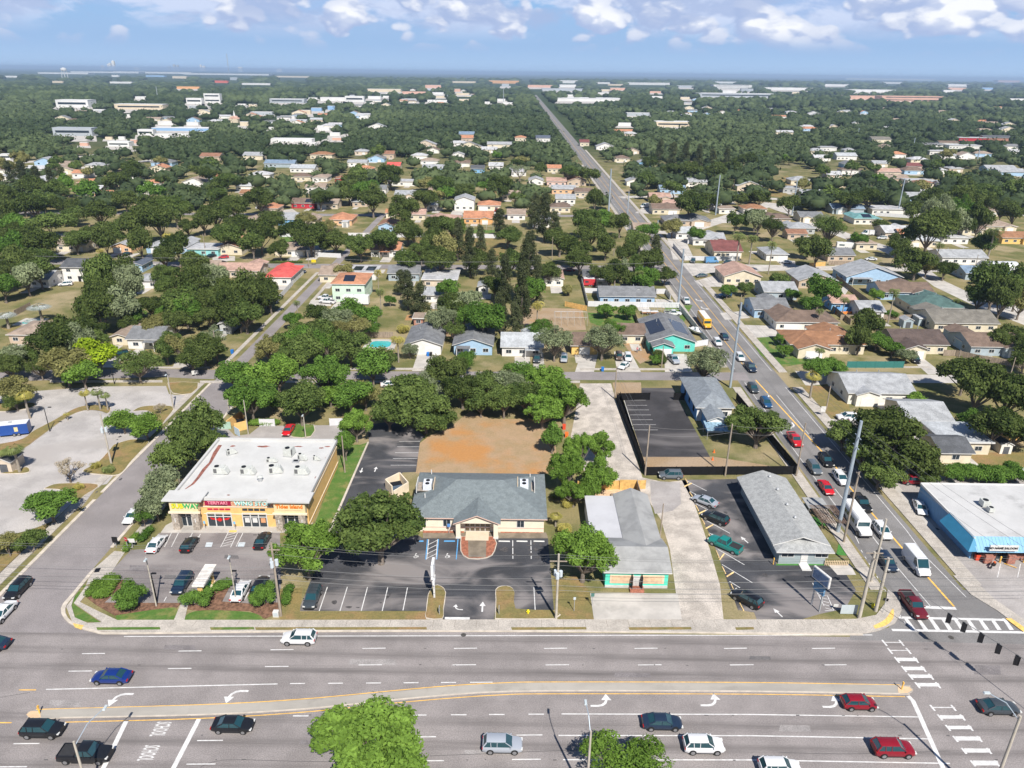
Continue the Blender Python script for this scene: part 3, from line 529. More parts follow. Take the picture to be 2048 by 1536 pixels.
def roof_mesh(x0, x1, y0, y1, h, kind, m, mg, over=.5, pitch=.36, fascia=TRIM):
    """roof solid over a block; y0 is the front (towards the camera)"""
    b = MB(); X0, X1, Y0, Y1 = x0-over, x1+over, y0-over, y1+over; t = .16
    if kind == 'f':
        b.box(((X0+X1)/2, (Y0+Y1)/2, h+.14), (X1-X0, Y1-Y0, .28), fascia); b.box(((X0+X1)/2, (Y0+Y1)/2, h+.30), (X1-X0-.2, Y1-Y0-.2, .05), m); return b, h+.32
    if kind[0] == 'g':
        if kind[1] == 'x':
            r = (Y1-Y0)/2*pitch; ym = (Y0+Y1)/2
            for a, c in (((X0, Y0, h), (X0, ym, h+r)), ((X0, ym, h+r), (X0, Y1, h))):
                P = [(X0, a[1], a[2]+t), (X1, a[1], a[2]+t), (X1, c[1], c[2]+t), (X0, c[1], c[2]+t), (X0, a[1], a[2]), (X1, a[1], a[2]), (X1, c[1], c[2]), (X0, c[1], c[2])]
                b.add(P[:4], [(0, 1, 2, 3)], m); b.add(P, [(7, 6, 5, 4), (4, 5, 1, 0), (6, 7, 3, 2), (5, 6, 2, 1), (7, 4, 0, 3)], fascia)
            r2 = (y1-y0)/2*pitch+over*pitch-.02
            for xx, w_ in ((x0+.002, 0), (x1-.002, 1)): b.add([(xx, y0, h), (xx, y1, h), (xx, ym, h+r2)], [(0, 1, 2)], mg)
            for yy in (y0, y1): b.add([(x0, yy, h), (x1, yy, h), (x1, yy, h+over*pitch), (x0, yy, h+over*pitch)], [(0, 1, 2, 3)], mg)
        else:
            r = (X1-X0)/2*pitch; xm = (X0+X1)/2
            for a, c in (((X0, h), (xm, h+r)), ((xm, h+r), (X1, h))):
                P = [(a[0], Y0, a[1]+t), (c[0], Y0, c[1]+t), (c[0], Y1, c[1]+t), (a[0], Y1, a[1]+t), (a[0], Y0, a[1]), (c[0], Y0, c[1]), (c[0], Y1, c[1]), (a[0], Y1, a[1])]
                b.add(P[:4], [(0, 1, 2, 3)], m); b.add(P, [(7, 6, 5, 4), (4, 5, 1, 0), (6, 7, 3, 2), (5, 6, 2, 1), (7, 4, 0, 3)], fascia)
            r2 = (x1-x0)/2*pitch+over*pitch-.02
            for yy in (y0+.002, y1-.002): b.add([(x0, yy, h), (x1, yy, h), (xm, yy, h+r2)], [(0, 1, 2)], mg)
            for xx in (x0, x1): b.add([(xx, y0, h), (xx, y1, h), (xx, y1, h+over*pitch), (xx, y0, h+over*pitch)], [(0, 1, 2, 3)], mg)
        return b, h+r+t
    w_, d_ = X1-X0, Y1-Y0; s = min(w_, d_)/2; r = s*pitch
    if w_ >= d_: A, B = (X0+s, (Y0+Y1)/2, h+r+t), (X1-s+.01, (Y0+Y1)/2, h+r+t)
    else: A, B = ((X0+X1)/2, Y0+s, h+r+t), ((X0+X1)/2, Y1-s+.01, h+r+t)
    C = [(X0, Y0), (X1, Y0), (X1, Y1), (X0, Y1)]
    V = [(x, y, h+t) for x, y in C]+[A, B]+[(x, y, h-.02) for x, y in C]
    if w_ >= d_: fs = [(0, 1, 5, 4), (1, 2, 5), (2, 3, 4, 5), (3, 0, 4)]
    else: fs = [(0, 1, 4), (1, 2, 5, 4), (2, 3, 5), (3, 0, 4, 5)]
    b.add(V, fs, m); b.add(V, [(6, 7, 1, 0), (7, 8, 2, 1), (8, 9, 3, 2), (9, 6, 0, 3), (9, 8, 7, 6)], fascia)
    return b, h+r+t
def window(parent, x, y, z, w=1.3, h=1.1, axis='x', frame=TRIM, side=-1, bars=1):
    """frame on a wall whose outward normal is -Y (axis x) or side*X (axis y); pane is a sub-part"""
    f = MB(); g = MB(); d = .06; t_ = .09
    def bb(mb, a, zz, da, dz, off, m):
        if axis == 'x': mb.box((x+a, y-off, z+zz), (da, d, dz), m)
        else: mb.box((x+side*off, y+a, z+zz), (d, da, dz), m)
    bb(f, 0, h/2, w+.16, t_, .03, frame); bb(f, 0, -h/2, w+.16, t_, .03, frame); bb(f, -w/2, 0, t_, h, .031, frame); bb(f, w/2, 0, t_, h, .031, frame)
    for k in range(bars): bb(f, -w/2+w*(k+1)/(bars+1), 0, .05, h, .029, frame)
    fo = f.build('window', parent); bb(g, 0, 0, w-.05, h-.05, -.005, GLASS); g.build('pane', fo); return fo
def wbox(x0, x1, y0, y1, z0, z1, m):
    return MB().box(((x0+x1)/2, (y0+y1)/2, (z0+z1)/2), (x1-x0, y1-y0, z1-z0), m)
DRV = []; PAT = []; trr = random.Random(8)
def house(x0, x1, yb, depth, h, roof, rc, wc, feat, label, short=None, kind='house', cat='house', pitch=None, group='houses of the neighbourhood'):
    A = G(x0, yb); B = G(x1, yb); Y0 = (A.y+B.y)/2; X0, X1 = A.x, B.x
    o = Vector(((X0+X1)/2, Y0, 0)); t_ = thing(kind, o, label, cat, group); a, b = X0-o.x, X1-o.x
    DRV.append((o.x+(b-a)*(.22 if 'Gr' in feat or 'Lr' in feat else -.22 if 'Gl' in feat or 'Ll' in feat else trr.uniform(-.3, .3)), Y0-.3, trr.uniform(2.6, 4.6), trr.uniform(5, 9))); PAT.append((o.x+trr.uniform(-4, 4), Y0+depth+.3, trr.uniform(4, 8), trr.uniform(3, 6)))
    far = yb < 455; pt = pitch if pitch else (.30 if roof[0] == 'h' else .34)
    wm = wallm(wc); rm = roofm(rc)
    wbox(a, b, 0, depth, 0, h, wm).build('wall', t_)
    rb, top = roof_mesh(a, b, 0, depth, h, roof, rm, wm, pitch=pt); ro = rb.build('roof', t_)
    W_ = b-a
    if roof != 'f' and yb > 350 and h < 4 and depth > 9 and W_ > 9 and trr.random() < .75:      # a cross wing at the back
        wx = (a+b)/2+trr.choice((-1, 1))*W_*.22; ww = W_*trr.uniform(.36, .5); y1 = depth+trr.uniform(2.5, 5)
        wbox(wx-ww/2, wx+ww/2, depth+.01, y1, 0, h-.03, wm).build('wall', t_); r3, _ = roof_mesh(wx-ww/2, wx+ww/2, depth*.35, y1, h-.03, 'gy', rm, wm, pitch=pt*.95); r3.build('roof', t_)
    if roof in ('gx', 'hx') and yb > 395 and h < 4 and W_ > 12 and 'L' not in feat and 'G' not in feat and trr.random() < .6:      # a shallow front gable
        wx = (a+b)/2+trr.choice((-1, 1))*W_*.24; ww = W_*.34; r3, _ = roof_mesh(wx-ww/2, wx+ww/2, -1.3, depth*.4, h-.01, 'gy', rm, wm, over=.35, pitch=pt*.95); r3.build('roof', t_); wbox(wx-ww/2, wx+ww/2, -1.3, -.01, 0, h-.02, wm).build('wall', t_); FG = (wx-ww/2-.8, wx+ww/2+.8); MB().box((wx, -1.34, 1.1), (ww*.6, .07, 2.15), GDOOR).build('garage_door', t_)
    else: FG = None
    def span(g): return {'l': a+W_*.25, 'r': b-W_*.25, 'c': (a+b)/2}[g]
    used = [FG] if FG else []
    i = 0
    toks = feat.split()
    for tk in toks:
        k = tk[0]; pos = tk[1] if len(tk) > 1 else 'c'
        if k == 'G':                                        # garage door
            w_ = min(4.8, W_*.42); x = span(pos); q = MB().box((x, -.03, 1.1), (w_, .08, 2.2), GDOOR)
            for kk in range(3): q.box((x, -.075, .55+.55*kk), (w_-.1, .015, .03), GREY)
            q.build('garage_door', t_); used.append((x-w_/2-.4, x+w_/2+.4))
        if k == 'D':
            x = span(pos)+1.2; MB().box((x, -.03, 1.02), (.95, .08, 2.04), BLACK if pos == 'c' else TRIM).build('door', t_); used.append((x-.8, x+.8))
        if k == 'S':                                        # solar panels on the roof plane facing front or left/right
            s = MB(); slope = math.atan(pt)
            if roof[1:] == 'x' or roof == 'f':
                dd = depth/2+.5; cy = dd*.48-.5; cz = h+.16+(cy+.5)*pt
                if roof == 'f': cz = h+.42; slope = 0; cy = depth*.5
                L_ = min(dd*.62, 4) if roof != 'f' else depth*.6; X = span(pos); ww = W_*.34
                dy, dz = math.cos(slope)*L_/2, math.sin(slope)*L_/2; nn_ = Vector((0, -math.sin(slope), math.cos(slope)))*.06
                V = [Vector((X-ww/2, cy-dy, cz-dz)), Vector((X+ww/2, cy-dy, cz-dz)), Vector((X+ww/2, cy+dy, cz+dz)), Vector((X-ww/2, cy+dy, cz+dz))]
            else:
                sd = -1 if pos == 'l' else 1; half = W_/2+.5; cx = (a+b)/2+sd*half*.5; cz = h+.16+half*.5*pt; L_ = half*.6; ww = depth*.55
                V = [Vector((cx-L_/2, depth*.5-ww/2, cz+sd*L_/2*pt)), Vector((cx+L_/2, depth*.5-ww/2, cz-sd*L_/2*pt)), Vector((cx+L_/2, depth*.5+ww/2, cz-sd*L_/2*pt)), Vector((cx-L_/2, depth*.5+ww/2, cz+sd*L_/2*pt))]
                nn_ = Vector((sd*pt, 0, 1)).normalized()*.06
            s.add([v+nn_ for v in V]+[v+nn_*.2 for v in V], [(0, 1, 2, 3), (0, 4, 5, 1), (1, 5, 6, 2), (2, 6, 7, 3), (3, 7, 4, 0)], SOLAR); s.build('solar_panel', t_)
        if k == 'P':                                        # porch roof on posts
            x = span(pos); w_ = W_*.36; q = MB(); q.box((x, -1.1, h-.15), (w_, 2.2, .14), rm); q.build('porch_roof', t_)
            for s_ in (-1, 1): MB().box((x+s_*(w_/2-.15), -2.05, (h-.22)/2), (.16, .16, h-.22), TRIM).build('porch_post', t_)
        if k == 'L':                                        # lower front wing, gable end towards the camera
            x = span(pos); w_ = W_*.42; lx0, lx1 = x-w_/2, x+w_/2; d2 = 4.0
            wbox(lx0, lx1, -d2, -.003, 0, h-.02, wm).build('wall', t_)
            r2, _ = roof_mesh(lx0, lx1, -d2, depth*.42, h-.02, 'gy', rm, wm, pitch=pt*1.05); r2.build('roof', t_)
            MB().box((x, -d2-.03, 1.1), (min(4.6, w_-.8), .08, 2.2), GDOOR).build('garage_door', t_); used.append((lx0-.5, lx1+.5))
        if k == 'V':
            for q_ in range(2): MB().cyl((a+W_*(.3+.35*q_), depth*.62, top-.1 if roof != 'f' else h+.6), .12, .7, 8, GREY).build('vent', ro)
    nwin = max(1, int(W_/3.4)); fl = 2 if h > 4.2 else 1
    if fl == 2: nwin = max(2, nwin)
    for f_ in range(fl):
        for k in range(nwin):
            x = a+W_*(k+.5)/nwin; z = 1.45+f_*2.7
            if f_ == 0 and any(u0 < x < u1 for u0, u1 in used): continue
            if far and (f_ == 1 or k > 2): continue
            window(t_, x, 0, z, min(1.5, W_/nwin*.5), 1.05)
    if not far:
        sd = 1 if (X0+X1)/2 < 0 else -1                       # the side wall one sees
        for k in range(2): window(t_, b if sd > 0 else a, depth*(.3+.4*k), 1.45, 1.1, 1.0, 'y', side=sd)
    if short: lm((o.x, Y0+depth/2), short)
    return t_
HS = [
 (112,175,503,9,2.7,'gx','tan','cream','Dr','low cream house with tan roof beside the dark oak at far left','the low cream house'),
 (226,264,506,12,2.8,'gy','lgrey','peach','Gl','peach gabled house with pale roof and narrow garage','the peach gabled house'),
 (293,376,507,12,2.7,'hx','lgrey','lblue','Gl','light blue house with wide grey hip roof','the light blue hip-roofed house'),
 (377,438,512,11,2.8,'f','white','aqua','','aqua house with flat white roof beside the cream terracotta-roofed house','the aqua flat-roofed house'),
 (436,485,510,16,2.9,'gy','terra','cream','','cream gable-fronted house under terracotta roof by the side street','the cream terracotta-roofed house'),
 (128,180,563,11,5.2,'gx','dgrey','white','Dc','two-storey white house with dark grey roof among trees','the two-storey white house'),
 (264,286,545,9,2.8,'gy','navy','lblue','','small light blue gabled house south of the second cross street','the small blue gable'),
 (272,318,577,9,2.8,'hx','lgrey','white','','small white house with screened porch between oaks','the screened porch house'),
 (398,437,549,9,2.7,'gx','tan','tan','','plain tan house just south of the second cross street','the plain tan house'),
 (436,520,556,10,2.7,'gx','pink','beige','','long beige house with pinkish roof west of the red roof','the long pinkish-roofed house'),
 (20,98,688,12,2.7,'hx','tan','tan','','tan hip-roofed house at left edge below the small pool','the tan house at the left edge'),
 (257,322,698,11,2.8,'gx','grey','white','Pr','white cottage with grey roof and front porch near the left cross street','the white cottage with a porch'),
 (226,256,690,10,2.4,'gy','tan','cream','','narrow cream gabled shed house beside the white cottage','the narrow cream shed house'),
 (441,464,668,11,3,'gy','lgrey','grey','','narrow grey gabled house beside the side street','the narrow grey house'),
 (190,222,402,12,3,'gx','terra','cream','','cream house with terracotta roof high at the left among trees','the far left terracotta house'),
 (583,630,417,11,2.9,'gx','brown','red','Sr','bright red wooden house with brown roof and solar panels','the red wooden house'),
 (634,676,418,11,2.8,'gx','tan','beige','Gl','beige house with tan roof right of the red house','the beige house by the red house'),
 (705,735,414,10,2.8,'gx','lgrey','tan','','small tan house with light grey roof on the third cross street','the small tan house'),
 (557,592,451,13,3,'gx','lgrey','blue','','blue workshop with pale roof behind a wooden fence','the blue workshop'),
 (596,632,453,13,2.8,'gy','tan','cream','','cream gable-fronted house right of the blue workshop','the cream gable house'),
 (658,704,451,14,2.8,'hy','terra','peach','','peach house with terracotta hip roof beside a parked camper','the peach hip-roofed house'),
 (757,790,463,14,2.7,'gy','rust','lblue','','light blue gable house with rust roof behind the long white fence','the light blue gable house'),
 (772,790,437,8,2.8,'gx','terra','cream','','tiny terracotta-roofed house beside the third cross street','the tiny terracotta house'),
 (854,884,421,11,2.8,'hy','lgrey','white','','white hip-roofed house west of the two-storey white house','the white hip-roofed house'),
 (909,948,421,12,5.6,'gy','lgrey','white','','tall two-storey white house on the third cross street','the tall white house'),
 (956,1000,421,12,2.8,'hx','terra','cream','Gl','cream house with orange-red roof and arched garage','the cream house with orange-red roof'),
 (857,918,452,13,2.8,'hx','pink','tan','','wide tan house with dusty pink hip roof','the dusty pink hip roof'),
 (928,985,448,14,2.8,'gx','terra','orange','','long orange-trimmed house with terracotta roof above a screened pool','the long terracotta house'),
 (550,610,513,11,2.7,'gx','tan','cream','Gr','long cream ranch house with tan roof right of the cream terracotta-roofed house','the long cream ranch house'),
 (612,642,513,8,2.5,'f','metal','white','','white carport with a metal roof beside the long ranch house','the white carport'),
 (742,800,514,11,2.8,'gx','terra','white','Pc','white house with terracotta roof and arched entry on second cross street','the arched-entry house'),
 (531,583,571,17,3,'hy','red','white','','white house with vivid red metal roof at the street corner','the red metal roof'),
 (666,731,604,14,6.2,'hx','terra','mint','Sc','pale green two-storey house with terracotta roof and solar panels','the pale green two-storey house'),
 (700,752,560,10,2.8,'f','white','white','Sl Sr','flat white-roofed house with two dark solar arrays','the flat roof with solar arrays'),
 (777,838,562,10,2.8,'gx','grey','gblue','','grey-roofed house half hidden behind Australian pines','the house behind the pines'),
 (845,913,575,14,2.8,'f','white','beige','','beige house with broken white flat roof east of the pines','the white flat-roofed house'),
 (846,893,605,9,2.5,'gx','lgrey','white','','long grey-roofed shed behind the white flat-roofed house','the long grey shed'),
 (812,882,709,15,2.8,'gy','grey','white','Gr V','white house with grey gable roof and double garage','the grey-gabled white house'),
 (908,984,710,15,2.8,'gy','grey','lblue','Pl V','powder blue cottage with grey gable roof and striped porch awning','the powder blue cottage'),
 (704,738,672,10,2.6,'gx','brown','tan','','brown-roofed house above the turquoise swimming pool','the brown house by the pool'),
 (828,846,652,5,2.4,'f','tan','brick','','small brick outbuilding with flat tan roof','the small brick outbuilding'),
 (957,976,588,6,2.6,'gy','lgrey','white','','tiny white garden shed between the tall pines','the tiny white shed'),
 (1004,1084,713,12,2.7,'gx','metal','white','Pr','white bungalow with pale metal roof and shaded carport','the white bungalow with metal roof'),
 (1143,1194,709,11,2.6,'gx','brown','yellow','Gc','ochre house with brown roof and wide white garage','the ochre garage house'),
 (1236,1288,687,10,2.6,'gx','brown','cream','','low cream house with flat-looking brown roof beside teal house','the low brown-roofed house'),
 (1298,1388,703,20,2.8,'gy','grey','teal','Ll Sr Sl V','turquoise house with grey roof, solar panels and white garage','the turquoise house'),
 (1200,1308,609,11,2.8,'gx','grey','lblue','V','wide pale blue house with dark grey gable roof inside white fence','the wide pale blue house'),
 (1089,1126,573,13,2.8,'gy','pink','cwhite','Dl','white cottage with long pink tiled roof','the pink-roofed cottage'),
 (1167,1222,567,8,2.7,'gx','dgrey','brick','','dark-roofed brick house behind the red food trailer','the dark brick house'),
 (1428,1482,516,17,2.8,'gx','maroon','cream','Gr','maroon-roofed house with pink gable behind white wall','the maroon-roofed house'),
 (1386,1448,491,11,2.8,'gx','lgrey','white','','white house with light grey roof by the avenue junction','the grey-roofed house by the junction'),
 (1448,1520,569,14,3,'gy','pink','cream','','large cream house with broad dusty tan gable roof','the broad tan gable'),
 (1528,1592,600,12,2.8,'gx','lgrey','gblue','','pale grey house behind the broad tan gabled house','the pale grey house'),
 (1508,1575,636,12,2.8,'gx','grey','lblue','Gr','light blue house with slate grey roof by the avenue','the slate-roofed blue house'),
 (1305,1358,429,12,2.9,'gx','brown','cream','Gr','cream house with red-brown roof facing the avenue','the red-brown roof by the avenue'),
 (1318,1350,418,9,2.9,'gx','pink','tan','','tan house with faded pink roof behind the red-brown one','the faded pink roof'),
 (1330,1420,452,13,2.6,'hx','grey','tan','','long tan house under a wide rounded grey roof','the wide rounded grey roof'),
 (1436,1500,403,12,2.8,'gx','navy','white','','white house with dark slate roof on the upper right','the dark slate roof'),
 (1438,1468,428,10,2.8,'f','tan','cwhite','','boxy white house with flat tan roof left of the orange roof','the boxy white house'),
 (1487,1532,428,11,2.8,'hx','orange','cwhite','','white house with bright orange hip roof upper right','the bright orange hip roof'),
 (1578,1628,468,12,2.8,'hx','lgrey','grey','','grey hip-roofed house beside the curving street','the grey hip roof by the curve'),
 (1575,1612,479,8,2.6,'gx','rust','tan','','small house with faded rust roof left of the curving street','the faded rust roof'),
 (1655,1706,524,11,2.8,'gx','grey','tan','','tan-walled house with grey roof behind a wood fence','the tan-walled grey-roofed house'),
 (1532,1574,522,13,2.8,'hy','lgrey','white','Gr','white house with pale roof and garage near the avenue','the pale house near the avenue'),
 (1708,1760,449,13,2.9,'hx','teal','cwhite','Sc','white house with teal-edged roof and large solar panels','the teal solar roof'),
 (1770,1838,478,13,2.9,'gx','white','beige','','beige house with white metal roof beside parked vans','the beige house by the vans'),
 (1800,1858,482,10,2.8,'gx','terra','tan','','tan house with terracotta roof behind the white-roofed one','the terracotta roof by the vans'),
 (1812,1874,494,10,2.8,'gx','metal','cream','','cream house with shiny pale metal roof','the shiny pale metal roof'),
 (1882,1934,488,10,2.8,'f','white','white','','long flat white house far right near the round metal hut','the long flat white house'),
 (1884,1970,529,12,2.8,'gx','lgrey','white','V','long white house with light grey gable roof and white fence','the long white house'),
 (1597,1672,577,14,2.8,'gy','lgrey','tan','','tan house with large sagging pale grey roof','the sagging pale grey roof'),
 (1692,1800,570,13,3,'gy','lgrey','lblue','Pl','long sky blue house with weathered grey ribbed roof','the sky blue house'),
 (1762,1862,600,12,2.7,'gx','brown','lblue','','house with long brown roof beside the palm on the right','the long brown roof'),
 (1828,1926,632,14,2.8,'hx','green','cream','V','cream house with dark green hip roof','the dark green roof'),
 (1868,1990,664,13,2.8,'gx','olive','cream','V','wide cream house with grey-olive roof on the right','the grey-olive roof'),
 (1552,1672,662,12,2.8,'hx','brown','cwhite','Gl','white-walled house with brown hip roof east of the avenue','the brown hip roof'),
 (1580,1725,708,12,2.8,'hx','orange','cream','Ll V','cream corner house with orange-brown roof and garage','the orange-brown corner house'),
 (1790,1890,708,13,2.8,'gx','dbrown','cream','Ll V','cream house with dark brown roof and parked black car','the dark brown roof'),
 (1940,2048,712,12,2.7,'gx','brown','gblue','','brown-roofed house at the right edge under the big tree','the brown house at the right edge'),
 (1662,1712,622,9,2.6,'gx','pink','blue','','small blue house with painted mural wall in a backyard','the mural house'),
 (1972,2030,464,13,2.8,'hx','tan','cream','','cream house with tan hip roof at the upper right edge','the tan hip roof at upper right'),
 (2004,2070,488,11,2.8,'gx','orange','yellow','','yellow house with orange roof cut by the right edge','the yellow house at the right edge'),
 (1745,1842,430,13,3,'f','white','white','','long white flat-roofed building high on the right','the long white flat roof'),
 (1665,1726,428,11,2.8,'gx','blue','gblue','','bluish house with slate blue gable roof high right','the slate blue gable'),
 (1604,1672,400,13,3,'gx','lgrey','cream','Ll','cream house with steep grey gables on the upper right','the steep grey gables'),
 (1774,1848,403,12,2.8,'gx','lgrey','lblue','','light blue house with pale ribbed roof far upper right','the pale ribbed roof'),
 (1695,1823,809,13,2.9,'gx','lgrey','cwhite','V','long white house with low grey roof across from the fenced lot','the long low grey-roofed house'),
 (1812,1897,864,11,2.8,'gx','lgrey','cream','','cream house with grey metal roof behind the big roadside oak','the cream house behind the roadside oak'),
 (1885,1975,909,9,2.8,'f','metal','cream','','cream garage with flat white metal roof and yellow trim','the cream flat-roofed garage'),
 (1878,1938,927,8,2.4,'gx','dgrey','cream','','low cream shed with dark shingled gable beside the saloon hedge','the dark-shingled shed'),
 (1990,2060,579,13,2.8,'gx','teal','white','','house with grey-green roof at the right edge of the street bend','the grey-green roof'),
 (1930,1975,560,10,2.6,'gx','blue','gblue','','small slate-roofed house north of the street bend','the small slate roof'),
]
HOUSES = [house(*r) for r in HS]
# tall storeyed and background-row houses (photo rows 270 to 400)
H2 = [(748,772,388,'gx','grey','white','white house with grey roof in the far middle rows'),(775,832,372,'f','white','white','compact white houses by the far junction'),(858,884,392,'gx','tan','brick','brick house with tan roof in the far rows'),
 (970,1002,385,'gy','brown','peach','orange brick house with brown roof in the far middle'),(1058,1086,370,'gy','lgrey','white','white gable house left of two pink gables'),(1094,1132,372,'gx','pink','pink','pink house with pink gable roof near the avenue'),
 (1134,1172,372,'gy','rust','tan','tan house with rust gable roof beside the avenue'),(1104,1150,388,'gx','lgrey','peach','peach house with pale roof below the pink gables'),(1112,1150,408,'gx','lgrey','white','white house with pale double roof west of the avenue'),
 (1150,1182,394,'gx','brown','beige','beige house with brown roof beside the avenue kerb'),(942,968,346,'gx','dgrey','blue','blue house with black roof in the far trees'),(978,1006,340,'gx','white','white','white-roofed house in the far centre trees'),
 (765,788,317,'gx','rust','tan','brown house high among the centre trees'),(774,800,340,'gx','red','cream','small house with bright red roof in the centre'),(918,948,275,'gx','blue','white','white house with vivid blue tarp roof'),(918,946,283,'gx','terra','tan','tan house with terracotta roof below the blue tarp'),
 (1030,1052,282,'hx','terra','cream','cream house with terracotta roof by the distant avenue'),(1072,1100,283,'gx','navy','white','house with navy roof beside the distant avenue'),(1278,1305,333,'gy','lgrey','blue','lone pale gabled house east of the avenue'),(1160,1178,292,'gx','maroon','cream','cream house with maroon roof beside the avenue bend'),
 (1320,1370,388,'gx','blue','lblue','blue house with pale gable roof right of the steel pole'),(1566,1598,386,'f','lgrey','grey','low grey carport house beside the meadow'),(1812,1842,340,'gx','maroon','pink','pink house with maroon roof among right-hand trees'),
 (1755,1800,352,'gx','pink','beige','long beige house with dusty roof on the right'),(1760,1815,365,'gx','tan','tan','tan house with broad roof right of the dusty roof'),(1816,1870,370,'f','white','cwhite','white flat-roofed house above the orange marker'),
 (1835,1866,375,'hx','rust','cream','cream house with rust hip roof near the flat white one'),(1975,2030,345,'gx','lgrey','lblue','light blue house with pale roof at far right'),(1998,2048,352,'gx','lgrey','lblue','grey-roofed blue house touching the right edge'),
 (1674,1712,320,'gx','metal','white','pale metal-roofed house in the right middle distance'),(1640,1672,302,'f','lgrey','white','white flat house in a cluster by the distant woods'),(1745,1780,285,'gx','olive','cream','cream house with olive roof beside a clearing'),(1920,1975,282,'f','white','red','red-walled building with white roof far right'),
 (1970,2020,282,'gx','dgrey','brick','brick building with dark roof far right'),(1900,1960,298,'f','white','white','low white building before the red-walled one'),(1860,1900,310,'f','white','white','plain white box building in far right trees'),
 (155,198,375,'hx','terra','peach','peach house with terracotta hip roof far left'),(400,440,322,'gx','rust','tan','tan house with dark rust roof left of centre'),(283,318,388,'gx','white','white','white carport house among left-hand oaks'),
 (486,528,320,'gx','lgrey','cream','cream house with grey roof beside the far street'),(528,590,335,'gx','blue','gblue','long slate blue-roofed house beside the far street'),(580,630,345,'gx','metal','white','white house with shiny metal roof left of centre'),
 (620,665,318,'hx','orange','cream','cream house with orange roof left of centre'),(582,622,362,'hx','brown','cream','cream house with brown hip roof left of centre'),(625,655,364,'hy','tan','white','white house with small tan roof'),(670,706,366,'hx','rust','red','brown-roofed house with red garage door'),
 (480,520,398,'gx','orange','tan','tan house with faded orange roof left of the red house'),(520,556,428,'hx','terra','beige','beige house with terracotta hip roof west of the workshop'),(690,740,398,'f','white','cream','low cream flat-roofed house above the third cross street'),
 (790,830,400,'gx','lgrey','beige','beige house with pale roof above the dark tree'),(1005,1040,400,'gx','tan','beige','beige bungalow with tan roof left of the tall pine'),(1020,1052,352,'gx','white','white','white house with bright roof beside the dead tree'),
 (1095,1122,345,'gx','terra','cream','cream house behind the yellow-green tree'),(1300,1340,405,'gx','pink','tan','tan house with pink roof left of the dark tree'),(1380,1440,420,'gx','metal','white','white house with metal roof right of the dark tree')]
for x0, x1, yb, rf, rc, wc, lab in H2:
    dd = min(22, 10+(400-yb)*.04 if yb < 400 else 11)
    house(x0, x1, yb, dd, 3.0 if yb > 330 else 3.6, rf, rc, wc, '', lab, 'the '+' '.join(lab.split()[1:5]) if False else None)

FE = [(1268, 1300, 470, 'gx', 'tan', 'beige', 'beige house with tan roof close to the avenue bend'), (1352, 1384, 478, 'gx', 'metal', 'white', 'white shed-like house beside the grey-roofed junction house'), (1625, 1655, 505, 'gx', 'lgrey', 'white', 'white house with pale roof behind the dark rounded trees'), (1712, 1752, 500, 'hx', 'tan', 'cream', 'cream house with tan roof south of the curving street'),
 (1600, 1645, 445, 'gx', 'grey', 'cream', 'cream house with grey roof on the inner side of the curve'), (1540, 1580, 448, 'hx', 'brown', 'tan', 'tan house with brown roof left of the curving street'), (1860, 1900, 462, 'gx', 'lgrey', 'white', 'white pale-roofed house behind the dark oaks at right'), (1925, 1965, 470, 'gx', 'brown', 'cream', 'cream brown-roofed house left of the tan hip roof'), (1880, 1925, 435, 'gx', 'lgrey', 'lblue', 'light blue house hidden among the right-hand oaks'),
 (1950, 1995, 432, 'hx', 'tan', 'beige', 'beige hip-roofed house at the far right rows'), (1640, 1690, 375, 'gx', 'tan', 'beige', 'long beige house above the steep grey gables'), (1880, 1930, 378, 'gx', 'lgrey', 'white', 'white grey-roofed house in the upper right rows'), (1955, 2000, 388, 'gx', 'blue', 'white', 'white house with slate blue roof in the upper right rows'), (1720, 1765, 640, 'gx', 'lgrey', 'white', 'white pale-roofed annex behind the round dark tree'),
 (60, 100, 452, 'gx', 'lgrey', 'white', 'white pale-roofed house between the far left oaks'), (490, 530, 452, 'hx', 'tan', 'cream', 'cream tan-roofed house behind the oaks left of the workshop'), (410, 450, 440, 'gx', 'lgrey', 'white', 'white house showing between the left-centre oaks'), (330, 370, 405, 'hx', 'terra', 'cream', 'cream terracotta-roofed house in the left-centre oaks'), (815, 850, 440, 'gx', 'pink', 'cream', 'cream pink-roofed house behind the dark roadside tree'),
 (1015, 1050, 440, 'gx', 'tan', 'white', 'white tan-roofed house left of the tall pines'), (1065, 1100, 455, 'gx', 'lgrey', 'white', 'white pale-roofed house behind the tall pines'), (1100, 1140, 425, 'hx', 'brown', 'cream', 'cream brown-roofed house west of the steel pole'), (640, 690, 565, 'gx', 'tan', 'cream', 'cream tan-roofed annex beside the flat solar roof'), (60, 100, 575, 'gx', 'lgrey', 'white', 'white pale-roofed house left of the two-storey white house')]
for x0, x1, yb, rf, rc, wc, lab in FE: house(x0, x1, yb, 11, 2.8, rf, rc, wc, '', lab)
dm = MB()
for i_, (x_, y_, w_, l_) in enumerate(DRV): dm.flat([(x_-w_/2, y_-l_), (x_+w_/2, y_-l_), (x_+w_/2, y_), (x_-w_/2, y_)], .026+i_*2e-5, CONCP)
structure('driveways', dm); dm = MB()
for i_, (x_, y_, w_, l_) in enumerate(PAT): dm.flat([(x_-w_/2, y_), (x_+w_/2, y_), (x_+w_/2, y_+l_), (x_-w_/2, y_+l_)], .030+i_*2e-5, (CONCP, DIRT, CONCP)[i_ % 3])
structure('patios', dm)
